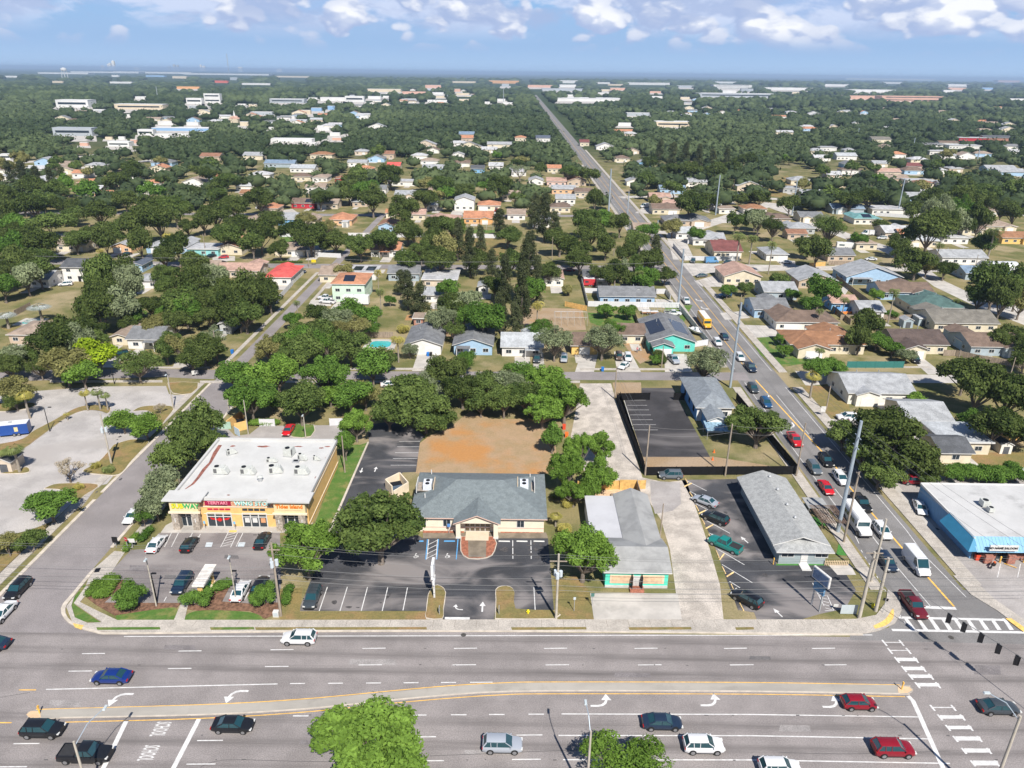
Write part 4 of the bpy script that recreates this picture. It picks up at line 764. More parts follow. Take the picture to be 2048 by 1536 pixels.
# ================================================================ commercial buildings in the foreground
def text_mesh(s, size, m, extrude=.04, bold=0):
    c = bpy.data.curves.new('lettering', 'FONT'); c.body = s; c.size = size; c.extrude = extrude; c.offset = bold; c.align_x = 'CENTER'; c.align_y = 'CENTER'; c.resolution_u = 2
    o = bpy.data.objects.new('tmp', c); COL.objects.link(o); dg = bpy.context.evaluated_depsgraph_get()
    me = bpy.data.meshes.new_from_object(o.evaluated_get(dg)); bpy.data.objects.remove(o); me.materials.clear(); me.materials.append(m); return me
def lettering(name, s, size, m, parent, loc, rot=(math.pi/2, 0, 0), extrude=.04, bold=0, sx=1, sy=1):
    o = link(name, text_mesh(s, size, m, extrude, bold), parent); o.location = loc; o.rotation_euler = rot; o.scale = (sx, sy, 1); return o
ORANGE = mat('orange_stucco', (.70, .44, .17), .9, .06, 1.2); LCREAM = mat('cream_stucco', (.70, .56, .33), .9, .05, 1.2); STONE = mat('stone_cladding', (.42, .36, .30), .9, .3, 3, fine=9); PALEBAND = mat('pale_band', (.74, .62, .46), .8, .05, 2)
LATT = mat('terracotta_lattice', (.56, .26, .15), .9, .2, 4); WROOF = mat('white_membrane', (.52, .515, .50), .7, .05, .3, fine=0, dirt=.14); RUSTP = mat('rust_stain', (.25, .10, .075), .9, .3, 1.5)
ACM = mat('hvac_metal', (.50, .51, .48), .6, .1, 3); GREENP = mat('sign_green', (.02, .36, .10), .5, 0); YELP = mat('sign_yellow', (.80, .62, .02), .5, 0); REDP = mat('sign_red', (.50, .02, .06), .5, 0); TEALP = mat('sign_teal', (.10, .40, .35), .5, 0); ORP = mat('sign_orange', (.72, .20, .03), .5, 0)
def hvac(loc, sx=1.9, sy=1.2, h=1.1, label='', group='rooftop air units', rz=0):
    t_ = thing('rooftop_air_unit', loc, label, 'air conditioner', group, rz)
    MB().box((0, 0, h/2+.15), (sx, sy, h), ACM).add([(sx/2, -sy/2, .15), (sx/2+.7, -sy/2, .15), (sx/2+.7, sy/2, .15), (sx/2, sy/2, .15), (sx/2, -sy/2, h+.05), (sx/2+.25, -sy/2, h-.1), (sx/2+.25, sy/2, h-.1), (sx/2, sy/2, h+.05)], [(0, 1, 5, 4), (1, 2, 6, 5), (2, 3, 7, 6), (3, 0, 4, 7), (4, 5, 6, 7)], ACM).build('housing', t_)
    MB().cyl((-sx*.22, 0, h+.2), min(sx, sy)*.32, .1, 14, BLACK).build('fan_grille', t_)
    MB().box((-sx*.3, -sy/2-.01, h/2+.15), (sx*.3, .03, h*.7), mat('grille_grey', (.12, .12, .12), .7, 0)).build('grille', t_)
    MB().box((0, 0, .07), (sx+.1, sy+.1, .14), GREY).build('base', t_); return t_
# ---- strip mall
o = G(346, 1060); MX0, MX1 = G(348, 1060).x, G(618, 1060).x; MY = o.y; MD = 22.6; MH = 5.4
mall = thing('strip_mall', ((MX0+MX1)/2, MY, 0), 'orange stucco strip mall with white flat roof and four shop signs', 'shops'); lm((mall.location.x, MY+11), 'the strip mall')
a, b = MX0-mall.location.x, MX1-mall.location.x
wbox(a, b, 1.2, MD, 0, MH, ORANGE).build('wall', mall)
rf = MB(); rf.box(((a+b)/2, MD/2+.55, MH+.06), (b-a-.3, MD-1.4, .12), WROOF); R_ = rf.build('roof', mall)
q = MB()
for c, d in ((((a+b)/2, MD+.05, MH+.2), (b-a+.5, .45, .7)), ((a-.02, MD/2+.6, MH+.2), (.45, MD-.9, .7)), ((b+.02, MD/2+.6, MH+.2), (.45, MD-.9, .7)), (((a+b)/2, 1.15, MH+.2), (b-a-9, .5, .5))): q.box(c, d, WROOF)
q.build('parapet', mall)
q = MB()
for c, d in (((b+.06, MD/2+.6, 4.4), (.1, MD-1, .25)), ((b+.06, MD/2+.6, 1.0), (.1, MD-1, .18))): q.box(c, d, PALEBAND)
q.box(((a+b)/2, 1.16, 4.05), (b-a-9, .12, .22), PALEBAND); q.box(((a+b)/2, 1.16, 2.6), (b-a-10, .08, .12), PALEBAND); q.build('trim_band', mall)
MB().box(((a+b)/2, 1.17, 4.72), (b-a-9, .1, 1.15), LATT).build('lattice_frieze', mall)
lt = MB()
for k in range(16):
    xx = a+5.2+k*.92
    for s_ in (-1, 1): lt.add([(xx-.5*s_, 1.10, 4.2), (xx-.5*s_+.06, 1.10, 4.2), (xx+.5*s_+.06, 1.10, 5.2), (xx+.5*s_, 1.10, 5.2)], [(0, 1, 2, 3)], PALEBAND)
lt.build('lattice', mall)
for s_, x0, x1, nm in ((-1, a-.5, a+5.2, 'l'), (1, b-5.8, b+.4, 'r')):
    wbox(x0+.5, x1-.5, 0, 1.19, 3.6, 5.75, LCREAM).build('tower_front', mall)
    MB().box(((x0+x1)/2, 1.15, 6.0), (x1-x0+.9, 3.3, .22), WROOF).build('tower_roof', mall)
    MB().box(((x0+x1)/2, -.03, 3.55), (x1-x0-.4, .35, .3), PALEBAND).build('trim_band', mall)
    for xx in (x0+1.15, x1-1.15): MB().box((xx, .35, 1.7), (1.15, 1.1, 3.4), STONE).build('pillar', mall); MB().box((xx, -.24, 2.1), (.16, .08, .7), TRIM).build('wall_lamp', mall)
def shopfront(x, w_, nm):
    f = MB(); g = MB(); n = 3
    for k in range(n+1): f.box((x-w_/2+w_*k/n, 1.12, 1.45), (.15, .14, 2.7), TRIM)
    for zz in (.1, 2.1, 2.8): f.box((x, 1.125, zz), (w_, .12, .11), TRIM)
    fo = f.build('shopfront', mall); g.box((x, 1.18, 1.45), (w_, .06, 2.7), GLASS); g.build('pane', fo); return fo
f1 = shopfront(a+2.4, 2.6, ''); f2 = shopfront(a+7.6, 4.1, ''); f3 = shopfront(a+13.6, 4.1, ''); f4 = shopfront(b-3.0, 3.6, '')
RP = mat('poster_red', (.55, .02, .02), .6, 0)
MB().add([(a+5.9, 1.09, 1.95), (a+7.2, 1.09, 1.65), (a+7.2, 1.09, 1.35), (a+6.2, 1.09, 1.5)], [(0, 3, 2, 1)], RP).add([(a+9.4, 1.09, 1.95), (a+8.1, 1.09, 1.65), (a+8.1, 1.09, 1.35), (a+9.1, 1.09, 1.5)], [(0, 1, 2, 3)], RP).cyl((a+7.6, 1.09, 1.5), .38, .03, 14, RP, 'Y').build('window_poster', f2)
for xx_, m_ in ((a+12.3, TRIM), (a+15.0, mat('poster_orange', (.6, .3, .15), .6, 0)), (a+13.6, TRIM)): MB().box((xx_, 1.09, 1.45), (.8, .03, .9), m_).build('window_poster', f3)
w4 = MB()
for k in range(4): w4.box((a+12.1+k*1.0, 1.12, 3.55), (.85, .06, .4), GLASS)
w4.build('transom', mall); w5 = MB()
for k in range(4): w5.box((a+6.2+k*1.0, 1.12, 3.55), (.85, .06, .3), REDP)
w5.build('menu_strip', mall)
lettering('sign_outline', 'SUB', 1.25, GREENP, mall, (a+1.35, -.02, 4.72), bold=.07, sx=.92); sg = lettering('shop_sign', 'SUB', 1.25, YELP, mall, (a+1.35, -.06, 4.75), bold=.03, sx=.92); lettering('shop_sign', 'WAY', 1.25, GREENP, mall, (a+3.65, -.06, 4.75), bold=.03, sx=.92)
MB().box((a+7.7, 1.07, 4.8), (4.4, .06, .95), mat('sign_wine', (.30, .01, .05), .5, 0)).build('sign_panel', mall); lettering('shop_sign', 'TERIYAKI', .82, mat('sign_rose', (.72, .25, .32), .5, 0), mall, (a+7.7, .99, 4.83), bold=.02); MB().box((a+7.7, 1.06, 4.35), (2.9, .06, .12), BLACK).build('sign_backing', mall)
lettering('sign_outline', 'WING STOP', 1.12, TEALP, mall, (a+13.6, 1.05, 4.72), bold=.05, extrude=.03); lettering('shop_sign', 'WING STOP', 1.12, mat('sign_mint', (.62, .74, .70), .5, 0), mall, (a+13.55, .98, 4.77), bold=.0)
lettering('shop_sign', "Tides Island", .95, ORP, mall, (b-2.7, -.06, 4.95), bold=.03); MB().box((b-2.7, -.04, 4.4), (3.9, .06, .16), mat('sign_cream', (.75, .6, .35), .6, 0)).build('sign_backing', mall)
for xx in (a+5.3, a+10.4): 
    MB().cyl((xx, .2, .75), .05, 1.5, 6, GREY).box((xx, .17, 1.5), (.35, .04, .5), mat('parking_sign_blue', (.2, .45, .65), .5, 0)).build('parking_sign', mall)
rr = random.Random(4)
def blot(mb, px, py, rxm, rym, z, m, n=14, seed=0, skew=0):
    c = G(px, py, z); r_ = random.Random(seed); mb.add([(c.x+math.cos(k/n*6.283)*rxm*r_.uniform(.6, 1.2)+skew*math.sin(k/n*6.283), c.y+math.sin(k/n*6.283)*rym*r_.uniform(.6, 1.2), z) for k in range(n)], [tuple(range(n))], m)
zz = MH+.125
for i, (px, py, ra, rb) in enumerate(((466, 892, .5, .35), (527, 893, 1.4, .45), (597, 893, .8, .3), (643, 896, .5, .3), (655, 893, .7, .25), (652, 916, .2, .8), (632, 955, .25, .5), (625, 973, .2, .7), (457, 990, .4, .2))): ap = MB(); blot(ap, px, py, ra, rb, zz, RUSTP, seed=i); so = ap.build('rust_stain'); so.parent = R_; so.location = -mall.location
ap = MB(); strip_pts = [(440, 890), (430, 905), (420, 925), (408, 938), (396, 955), (385, 968), (370, 978)]
P_ = [G(x, y, zz) for x, y in strip_pts]; wds = [.6, .7, .4, .6, .45, .4, .12]
ap.add([(p.x-w_*.5, p.y, zz) for p, w_ in zip(P_, wds)]+[(p.x+w_*.5+.1, p.y, zz) for p, w_ in zip(P_, wds)], [(i, i+1, 7+i+1, 7+i) for i in range(6)], RUSTP)
so = ap.build('rust_stain'); so.parent = R_; so.location = -mall.location
n_ = 0
for px, py, sx_, sy_, h_, rz_, lb in ((440, 940, 1.9, 1.3, 1.2, 0, 'large grey roof air unit, leftmost of the front four on the white mall roof'), (494, 941, 1.9, 1.3, 1.2, 0, 'large grey roof air unit, second from left in the front row on the mall roof'), (549, 939, 1.7, 1.4, 1.3, .25, 'tilted grey roof air unit, third from left on the mall roof'), (601, 941, 1.9, 1.3, 1.2, 0, 'large grey roof air unit, rightmost of the front four on the mall roof'),
    (578, 905, 1.4, 1.6, 1.6, 1.4, 'tall beige double air unit near the back of the mall roof'), (461, 903, 1.3, .7, .9, .7, 'small bluish air unit at the back left of the mall roof'), (541, 918, 1.3, .8, .7, .1, 'low hooded air unit in the middle of the mall roof'), (603, 913, 1.0, .8, 1.0, -.3, 'small slanted hood right of the beige double unit'), (631, 915, .7, .5, .8, 0, 'smallest air unit near the right edge of the mall roof')):
    p_ = G(px, py+6, MH+.12); hvac((p_.x, p_.y, MH+.121), sx_, sy_, h_, lb, 'rooftop air units', rz_)
p_ = G(521, 962, MH+.12); t_ = thing('roof_exhaust_fan', (p_.x, p_.y, MH+.121), 'round mushroom exhaust fan near the middle of the mall roof', 'fan'); MB().cyl((0, 0, .35), .38, .7, 12, GREY).build('curb', t_); MB().tube([(0, 0, .7), (0, 0, .85), (0, 0, 1.1)], [.35, .55, .2], 14, ACM).build('hood', t_)
p_ = G(592, 924, MH+.12); t_ = thing('roof_hatch', (p_.x, p_.y, MH+.121), 'small square dark roof hatch on the mall roof', 'hatch'); MB().box((0, 0, .15), (1.2, 1.0, .3), GREY).build('frame', t_); MB().box((0, 0, .32), (.8, .6, .04), BLACK).build('lid', t_)
# ---- office building with the porch gable
OX0, OX1 = G(826, 1062).x, G(1087, 1062).x; OY = G(950, 1064).y; OD = 14.2; cx = G(955, 1062).x
off = thing('office_building', (cx, OY, 0), 'cream office building with grey-green hip roof and glazed entrance porch', 'office'); lm((cx, OY+7), 'the cream office building')
a, b = OX0-cx, OX1-cx; OFW = mat('office_cream', (.72, .65, .52), .9, .03, 1); OROOF = mat('office_shingle', (.185, .215, .225), .9, .10, 1.2, fine=7, dirt=.15); PINKT = mat('pink_trim', (.66, .46, .38), .7, .03, 1)
wbox(a, b, 0, OD, 0, 2.9, OFW).build('wall', off)
q = MB(); q.box(((a+b)/2, -.03, .95), (b-a, .06, .16), PINKT); q.build('trim_band', off)
# hip roof with sunken wells at both ends
rb, top = roof_mesh(a, b, 0, OD, 2.9, 'hx', OROOF, OFW, over=.55, pitch=.40, fascia=PINKT)
OR = rb.build('roof', off)
pg0, pg1 = G(908, 1040, 2.9).x-cx, G(1001, 1040, 2.9).x-cx
rb, _ = roof_mesh(pg0+.4, pg1-.4, -1.9, 5.4, 2.95, 'gy', OROOF, OFW, over=.45, pitch=.42, fascia=PINKT); rb.build('porch_roof', off)
for xx in (pg0+.75, pg1-.75): MB().box((xx, -1.7, 1.47), (.75, .6, 2.94), OFW).box((xx, -1.7, .15), (.85, .7, .3), TRIM).build('column', off)
MB().box(((pg0+pg1)/2, -1.4, .12), (3.9, 2.6, .24), TILE if False else mat('step_tan', (.60, .50, .38), .9, .05, 1)).build('porch_step', off)
fr = MB(); xm = (pg0+pg1)/2
for k in range(6): fr.box((xm-2.15+k*.86, -.06, 1.35), (.09, .1, 2.3), TRIM)
for z_ in (.22, 1.1, 2.45): fr.box((xm, -.065, z_), (4.4, .09, .09), TRIM)
fo = fr.build('glazed_entrance', off); MB().box((xm, -.02, 1.35), (4.3, .05, 2.3), mat('brown_glass', (.09, .065, .04), .1, 0, spec=.6)).build('pane', fo)
for px_ in (845, 894, 1041): window(off, G(px_, 1045, 1.6).x-cx, 0, 1.75, 1.25, 1.35, bars=1, frame=TRIM)
for px_, s_ in ((852, -1), (1052, 1)):
    p_ = G(px_, 975, 4.0); x_, y_ = p_.x-cx, p_.y-OY
    w_ = MB(); BOXC = mat('well_timber', (.62, .50, .36), .8, .1, 2)
    w_.box((x_-1.5, y_, 4.55), (.12, 3.2, 1.5), BOXC if s_ > 0 else TRIM); w_.box((x_+1.5, y_, 4.55), (.12, 3.2, 1.5), TRIM if s_ > 0 else BOXC); w_.box((x_, y_+.2, 4.06), (2.9, 3.0, .1), mat('well_floor', (.30, .26, .22), .9, .2, 2)); w_.build('equipment_well', off)
    t_ = thing('rooftop_condenser', (cx+x_-s_*.35, OY+y_-.1, 4.12), 'pair of white condensers sunk in the %s end of the office roof' % ('left' if s_ < 0 else 'right'), 'air conditioner', 'office roof condensers')
    MB().box((0, 0, .55), (1.5, 2.2, 1.1), mat('condenser_white', (.62, .65, .70), .5, .05, 2)).build('housing', t_)
    for yy in (-.55, .55): MB().cyl((0, yy, 1.13), .38, .08, 14, BLACK).build('fan_grille', t_)
for px_, py_ in ((863, 947), (1060, 955), (850, 995), (1009, 1001)): MB().cyl((G(px_, py_, 4).x-cx, G(px_, py_, 4).y-OY, 4.3), .1, .9, 8, TRIM).build('vent', OR)
for x0, x1 in ((846, 909), (918, 928), (988, 997), (1001, 1086)): slab('flower_bed', [(x0, 1060), (x1, 1060), (x1, 1067), (x0, 1067)], 0, .14, REDMULCH)
# ---- turquoise front shop with boarded windows
sX0, sX1 = G(1209, 1172).x, G(1333, 1172).x; sY = G(1270, 1175).y
sh = thing('boarded_shop', ((sX0+sX1)/2, sY, 0), 'turquoise shop with boarded windows and grey gabled front roof', 'shop'); ox = sh.location.x; lm((ox, sY+4), 'the boarded turquoise shop')
a, b = sX0-ox, sX1-ox; TQ = mat('turquoise_stucco', (.10, .60, .44), .85, .05, 1); GALV = mat('galvanised_roof', (.30, .30, .295), .6, .12, .4, dirt=.4)
d1 = 8.2
wbox(a, b, 0, d1, 0, 2.9, TQ).build('wall', sh); rb, _ = roof_mesh(a, b, 0, d1, 2.9, 'gx', GALV, TQ, over=.45, pitch=.34); rb.build('roof', sh)
MB().box(((a+b)/2, -.05, .22), (b-a+.02, .1, .44), mat('plinth_grey', (.5, .49, .47), .9, .1, 1)).build('plinth', sh)
gx0, gx1 = G(1246, 1080, 3).x-ox, G(1322, 1080, 3).x-ox; yb_ = G(1270, 992, 3).y-sY
wbox(gx0+.4, gx1-.4, d1+.01, yb_, 0, 3.0, mat('wall_cwhite', WC['cwhite'])).build('wall', sh)
rb, _ = roof_mesh(gx0+.4, gx1-.4, d1-3.2, yb_, 3.0, 'gy', GALV, wallm('cwhite'), over=.4, pitch=.42); rb.build('roof', sh)
wx0 = G(1184, 1080, 3).x-ox
wbox(wx0, gx0+.38, d1+.02, yb_-.5, 0, 2.75, wallm('cwhite')).build('wall', sh)
MB().box(((wx0+gx0+.1)/2, (d1+yb_)/2, 2.9), (gx0-wx0+.3, yb_-d1-.2, .25), mat('white_flat_roof', (.47, .47, .49), .7, .04, .3, dirt=.15)).build('flat_roof', sh)
PLY = mat('plywood', (.60, .42, .27), .9, .12, 1.5)
for xx in (a+2.5, b-2.4):
    f = MB(); f.box((xx, -.03, 1.55), (3.6, .08, 1.5), mat('peach_surround', (.72, .50, .36), .9, .05, 1)).build('window_surround', sh); MB().box((xx, -.09, 1.55), (3.0, .06, 1.2), PLY).build('plywood_board', sh)
MB().box(((a+b)/2, -.04, 1.15), (1.0, .1, 2.1), TRIM).build('door', sh); MB().box(((a+b)/2, -.5, .2), (2.1, 1.6, .4), mat('brick_step', (.36, .14, .09), .9, .2, 4)).build('step', sh)
aw = MB()
for s_ in (-1, 1): aw.box(((a+b)/2+s_*.75, -.5, 1.5), (.08, 1.0, 2.1), BLACK)
for k in range(6): aw.box(((a+b)/2-.5+k*.2, -.8, 1.3), (.03, .03, 1.7), BLACK)
aw.build('iron_grille', sh)
# timber enclosure behind
t_ = thing('timber_enclosure', G(1225, 1000), 'open timber enclosure behind the boarded shop', 'enclosure'); NW = NEWWOOD
p0, p1 = G(1212, 965), G(1277, 990)
for k in range(2): MB().box((.9*(0)+(-3.2 if k else 1.3)+2, 3.6, 1.1), (3.2, .12, 2.2), NW).build('fence_panel', t_)
MB().box((4.9, .6, 1.1), (.12, 6.4, 2.2), WOOD).build('fence_panel', t_); MB().box((.2, 1.2, .04), (6.5, 5, .08), PLY).build('deck', t_); MB().box((.8, .9, .45), (2.0, 1.3, .08), WOOD).box((.8, .9, .2), (1.2, .8, .4), WOOD).build('table', t_)
# ---- grey salon building
lX0, lX1 = G(1556, 1128).x, G(1648, 1128).x; lY = G(1600, 1128).y; lD = G(1520, 958, 2.9).y-lY-.4
sl = thing('salon_building', ((lX0+lX1)/2, lY, 0), 'long grey building with pale shingle gable roof beside the avenue', 'shop'); lm((sl.location.x, lY+15), 'the long grey building'); W_ = (lX1-lX0)/2
SALW = mat('salon_grey', (.30, .35, .36), .85, .04, 1); SROOF = mat('salon_shingle', (.38, .385, .38), .9, .12, 1.3, fine=7, dirt=.12)
wbox(-W_, W_, 0, lD, 0, 2.8, SALW).build('wall', sl); rb, tp = roof_mesh(-W_, W_, 1.8, lD, 2.8, 'gy', SROOF, SALW, over=.9, pitch=.34); LR = rb.build('roof', sl)
rb, _ = roof_mesh(-W_, W_, 0, 6.0, 2.7, 'hx', SROOF, SALW, over=.9, pitch=.30); rb.build('front_roof', sl)
MB().box((.3, -.04, 1.05), (1.1, .1, 2.1), TRIM).build('door', sl); MB().box((.3, -.9, .06), (1.5, 1.8, .12), TRIM).build('doorstep', sl)
for xx in (-2.4, 3.0): window(sl, xx, 0, 1.7, 2.0, .7)
for k in range(7): window(sl, -W_, 3+k*3.4, 1.6, 1.2, 1.0, 'y', side=-1)
for k, yy in enumerate((6.5, 10.5, 15.5, 20)): MB().cyl((W_*.15-.4*k*0, yy, tp-.15), .16, .6, 10, GREY).tube([(W_*.15, yy, tp+.1), (W_*.15, yy, tp+.35)], [.3, .12], 10, GREY).build('roof_vent', LR)
# pergola, awning
t_ = thing('pergola', G(1657, 1062), 'brown slatted pergola between the grey building and the avenue', 'pergola'); sl_ = MB()
PER = mat('pergola_brown', (.16, .11, .085), .9, .15, 2)
for k in range(11): sl_.box((-2+k*.42, 1.2, 2.5), (.07, 5.6, .12), PER)
for k in range(14): sl_.box((0, -1.4+k*.42, 2.6), (4.6, .07, .08), PER)
sl_.build('slatted_top', t_)
for x_, y_ in ((-2, -1.4), (2.2, -1.4), (-2, 3.9), (2.2, 3.9)): MB().box((x_, y_, 1.22), (.12, .12, 2.44), PER).build('post', t_)
t_ = thing('metal_awning', G(1626, 1030), 'ribbed grey metal awning on posts beside the grey building', 'awning'); MB().box((0, 0, 2.5), (3.6, 3.6, .08), GALV).build('canopy', t_)
rb = MB()
for k in range(8): rb.box((0, -1.6+k*.45, 2.56), (3.6, .05, .05), GREY)
rb.build('rib', t_)
for x_, y_ in ((-1.7, -1.7), (1.7, -1.7), (1.7, 1.7), (-1.7, 1.7)): MB().cyl((x_, y_, 1.23), .05, 2.46, 6, GREY).build('post', t_)
structure('turf_mat', MB().flat(P2([(1608, 1032), (1650, 1036), (1662, 1052), (1614, 1052)]), .03, mat('artificial_turf', (.06, .20, .04), 1, .15, 3)).flat(P2([(1678, 1085), (1700, 1110), (1700, 1112), (1672, 1110)]), .03, MATS['artificial_turf']).flat(P2([(1553, 1128), (1648, 1128), (1648, 1131), (1552, 1131)]), .03, MATS['artificial_turf']))
t_ = thing('picket_fence', G(1672, 1131), 'low tan picket fence beside the front corner of the grey building', 'fence'); f = MB(); TP = mat('tan_paint', (.60, .46, .30), .8, .05, 1)
for k in range(14): f.box((-1.8+k*.28, 0, .5), (.12, .04, 1.0), TP)
f.build('pickets', t_); MB().box((0, .04, .75), (3.8, .04, .08), TP).box((0, .04, .25), (3.8, .04, .08), TP).build('rail', t_)
# ---- blue saloon
bX0 = G(1842, 967, 3.9).x; bY = G(1990, 1118).y; bD = G(1900, 967, 4.0).y-bY; bW = 34
sa = thing('saloon_building', (bX0+bW/2, bY, 0), 'blue roadside bar with white flat roof and blue metal mansard', 'bar'); a, b = -bW/2, bW/2; lm((bX0+8, bY+12), 'the blue bar')
BW = mat('saloon_blue_wall', (.13, .27, .45), .75, .06, .8, stretch=(1, 3, 1)); BM = mat('blue_standing_seam', (.19, .38, .54), .5, .06, .8); BM2 = mat('bright_blue_seam', (.04, .21, .35), .5, .06, .8)
wbox(a, b, 0, bD, 0, 3.7, BW).build('wall', sa); MB().box((0, bD/2+.3, 3.8), (bW-.2, bD-.4, .2), mat('bar_white_roof', (.49, .485, .48), .8, .05, .3, dirt=.5)).build('roof', sa)
q = MB(); q.box((a-.03, bD/2, 3.85), (.25, bD, .4), TRIM); q.box((0, bD+.02, 3.85), (bW, .25, .4), TRIM); q.build('parapet', sa)
q = MB(); q.add([(a-.2, -1.6, 2.4), (b, -1.6, 2.4), (b, .35, 4.1), (a-.2, .35, 4.1)], [(0, 1, 2, 3)], BM); q.add([(a-.2, -1.6, 2.4), (a-.2, .35, 4.1), (a-.2, .35, 2.4)], [(0, 1, 2)], BM); q.add([(a-.2, .35, 2.4), (b, .35, 2.4), (b, -1.6, 2.4), (a-.2, -1.6, 2.4)], [(0, 1, 2, 3)], BLACK)
for k in range(60):
    xx = a+k*.56; q.add([(xx, -1.62, 2.45), (xx+.05, -1.62, 2.45), (xx+.05, .33, 4.15), (xx, .33, 4.15)], [(0, 1, 2, 3)], mat('seam_light', (.26, .46, .62), .5, 0))
q.build('mansard', sa)
q = MB(); q.add([(a-1.5, -1.5, 2.4), (a-.02, .2, 4.12), (a-.02, 7.4, 4.12), (a-1.5, 7.4, 2.4)], [(0, 1, 2, 3)], BM2); q.add([(a-1.5, -1.5, 2.4), (a-.02, -1.5, 2.4), (a-.02, .2, 4.12)], [(0, 1, 2)], BM2); q.add([(a-1.5, 7.4, 2.4), (a-.02, 7.4, 4.12), (a-.02, 7.4, 2.4)], [(0, 1, 2)], BM2); q.build('side_mansard', sa)
for k in range(6): MB().box((a+2.2+k*3.7, .02-1.3, .9), (1.2, .4, 1.5), mat('saloon_brick', (.34, .15, .11), .9, .25, 5)).build('brick_pier', sa)
sgn = MB(); sx_ = G(1996, 1089, 3.3).x-sa.location.x; sgn.box((sx_+.3, -1.75, 3.35), (4.5, .2, 1.0), TRIM); so = sgn.build('sign_board', sa); lettering('sign_text', 'NO NAME SALOON', .52, BLACK, so, (sx_+.1, -1.87, 3.38), bold=.012)
MB().box((0, -.06, 1.2), (bW-.4, .1, 2.2), GLASS).build('shopfront', sa)
for k in range(7): MB().box((a+2.8+k*4.6, -.16, .55), (2.6, .12, 1.1), mat('saloon_brick', (.34, .15, .11), .9, .25, 5)).build('brick_apron', sa)
for k in range(2): MB().box((sx_-1.1+k*2.2, -1.5, 3.85), (.06, .7, .06), GREY).build('sign_bracket', so)
for px_, py_, s_, lb in ((1968, 1012, 1.3, 'larger square condenser on the blue bar roof'), (1980, 1024, .95, 'smaller condenser in front on the blue bar roof')):
    p_ = G(px_, py_, 3.9); t_ = thing('rooftop_condenser', (p_.x, p_.y, 3.91), lb, 'air conditioner', 'condensers on the bar roof'); MB().box((0, 0, .2+s_*.4), (s_, s_, s_*.8), ACM).build('housing', t_); MB().cyl((0, 0, .22+s_*.8), s_*.36, .06, 12, BLACK).build('fan_grille', t_); MB().box((0, 0, .1), (s_, .1, .2), GREY).build('support', t_)
# ---- blue clinic house inside the fenced lot
c0, c1 = G(1390, 838).x, G(1458, 838).x; cY = G(1424, 842).y; ch = thing('clinic_house', ((c0+c1)/2, cY, 0), 'white and blue house with grey hip roof inside the black-fenced lot', 'house'); lm((ch.location.x, cY+6), 'the fenced blue-white house')
W_ = (c1-c0)/2; BLW = mat('clinic_blue', (.12, .30, .55), .8, .05, 1); CR = mat('clinic_shingle', (.24, .265, .29), .9, .12, 1, fine=6)
wbox(-W_, W_, 0, 17, 0, 3.4, wallm('white')).build('wall', ch); MB().box((-W_-.02, 8.5, 1.7), (.06, 17.02, 3.38), BLW).build('side_cladding', ch); rb, _ = roof_mesh(-W_, W_, 0, 17, 3.4, 'hy', CR, BLW, over=.6, pitch=.42); rb.build('roof', ch)
wbox(-W_+1.2, .8, -6, -.01, 0, 3.0, wallm('white')).build('wall', ch); rb, _ = roof_mesh(-W_+1.2, .8, -6, 3.5, 3.0, 'gy', CR, wallm('white'), over=.5, pitch=.40); rb.build('front_roof', ch); MB().box((-W_+1.17, -3, 1.5), (.06, 6.0, 2.98), BLW).build('side_cladding', ch)
for xx in (-W_+2.6,): window(ch, xx, -6, 1.7, 1.3, 1.2)
window(ch, W_-1.5, 0, 1.8, 1.3, 1.2)
for k in range(3): window(ch, -W_-.05, 3+k*4.6, 1.8, 1.2, 1.2, 'y', side=-1, frame=BLACK)
p_ = G(1432, 872); t_ = thing('carport_canopy', p_, 'blue-grey canopy with fallen blossoms beside the clinic house', 'canopy'); MB().add([(-2.6, -2, 2.3), (2.6, -2, 2.1), (2.6, 2, 2.6), (-2.6, 2, 2.7), (-2.6, -2, 2.2), (2.6, -2, 2.0), (2.6, 2, 2.5), (-2.6, 2, 2.6)], [(0, 1, 2, 3), (7, 6, 5, 4), (0, 4, 5, 1), (1, 5, 6, 2), (2, 6, 7, 3), (3, 7, 4, 0)], mat('canopy_blue', (.22, .33, .42), .7, .3, 2)).build('canopy', t_)
for x_, y_ in ((-2.4, -1.8), (2.4, -1.8), (2.4, 1.8), (-2.4, 1.8)): MB().cyl((x_, y_, 1.1), .05, 2.2, 6, GREY).build('post', t_)
# ---- dumpster enclosures
def enclosure(corners, h, m, label, gate=None, gm_=None):
    P_ = [G(*c) for c in corners]; o_ = P_[0]; t_ = thing('dumpster_enclosure', o_, label, 'enclosure'); 
    for p0, p1 in zip(P_[:-1], P_[1:]):
        d = p1-p0; a_ = math.atan2(d.y, d.x); c_ = (p0+p1)/2-o_; MB().box((c_.x, c_.y, h/2), (d.length, .22, h), m, rz=a_).build('wall', t_)
    if gate:
        p0, p1 = G(*gate[0]), G(*gate[1]); d = p1-p0; c_ = (p0+p1)/2-o_; MB().box((c_.x, c_.y, h*.48), (d.length, .08, h*.85), gm_, rz=math.atan2(d.y, d.x)).build('gate', t_)
    return t_
DC = mat('enclosure_cream', (.70, .60, .46), .9, .05, 1); enclosure([(785, 990), (772, 976), (800, 962), (817, 982), (788, 1000)], 1.9, DC, 'cream walled dumpster enclosure beside the office building')
def dumpster(px, py, m, label, rz=0):
    p_ = G(px, py); t_ = thing('dumpster', p_, label, 'dumpster', None, rz); MB().box((0, 0, .7), (1.9, 1.3, 1.2), m, top=1.08).build('bin', t_); MB().box((0, .1, 1.36), (2.0, 1.4, .08), BLACK).build('lid', t_)
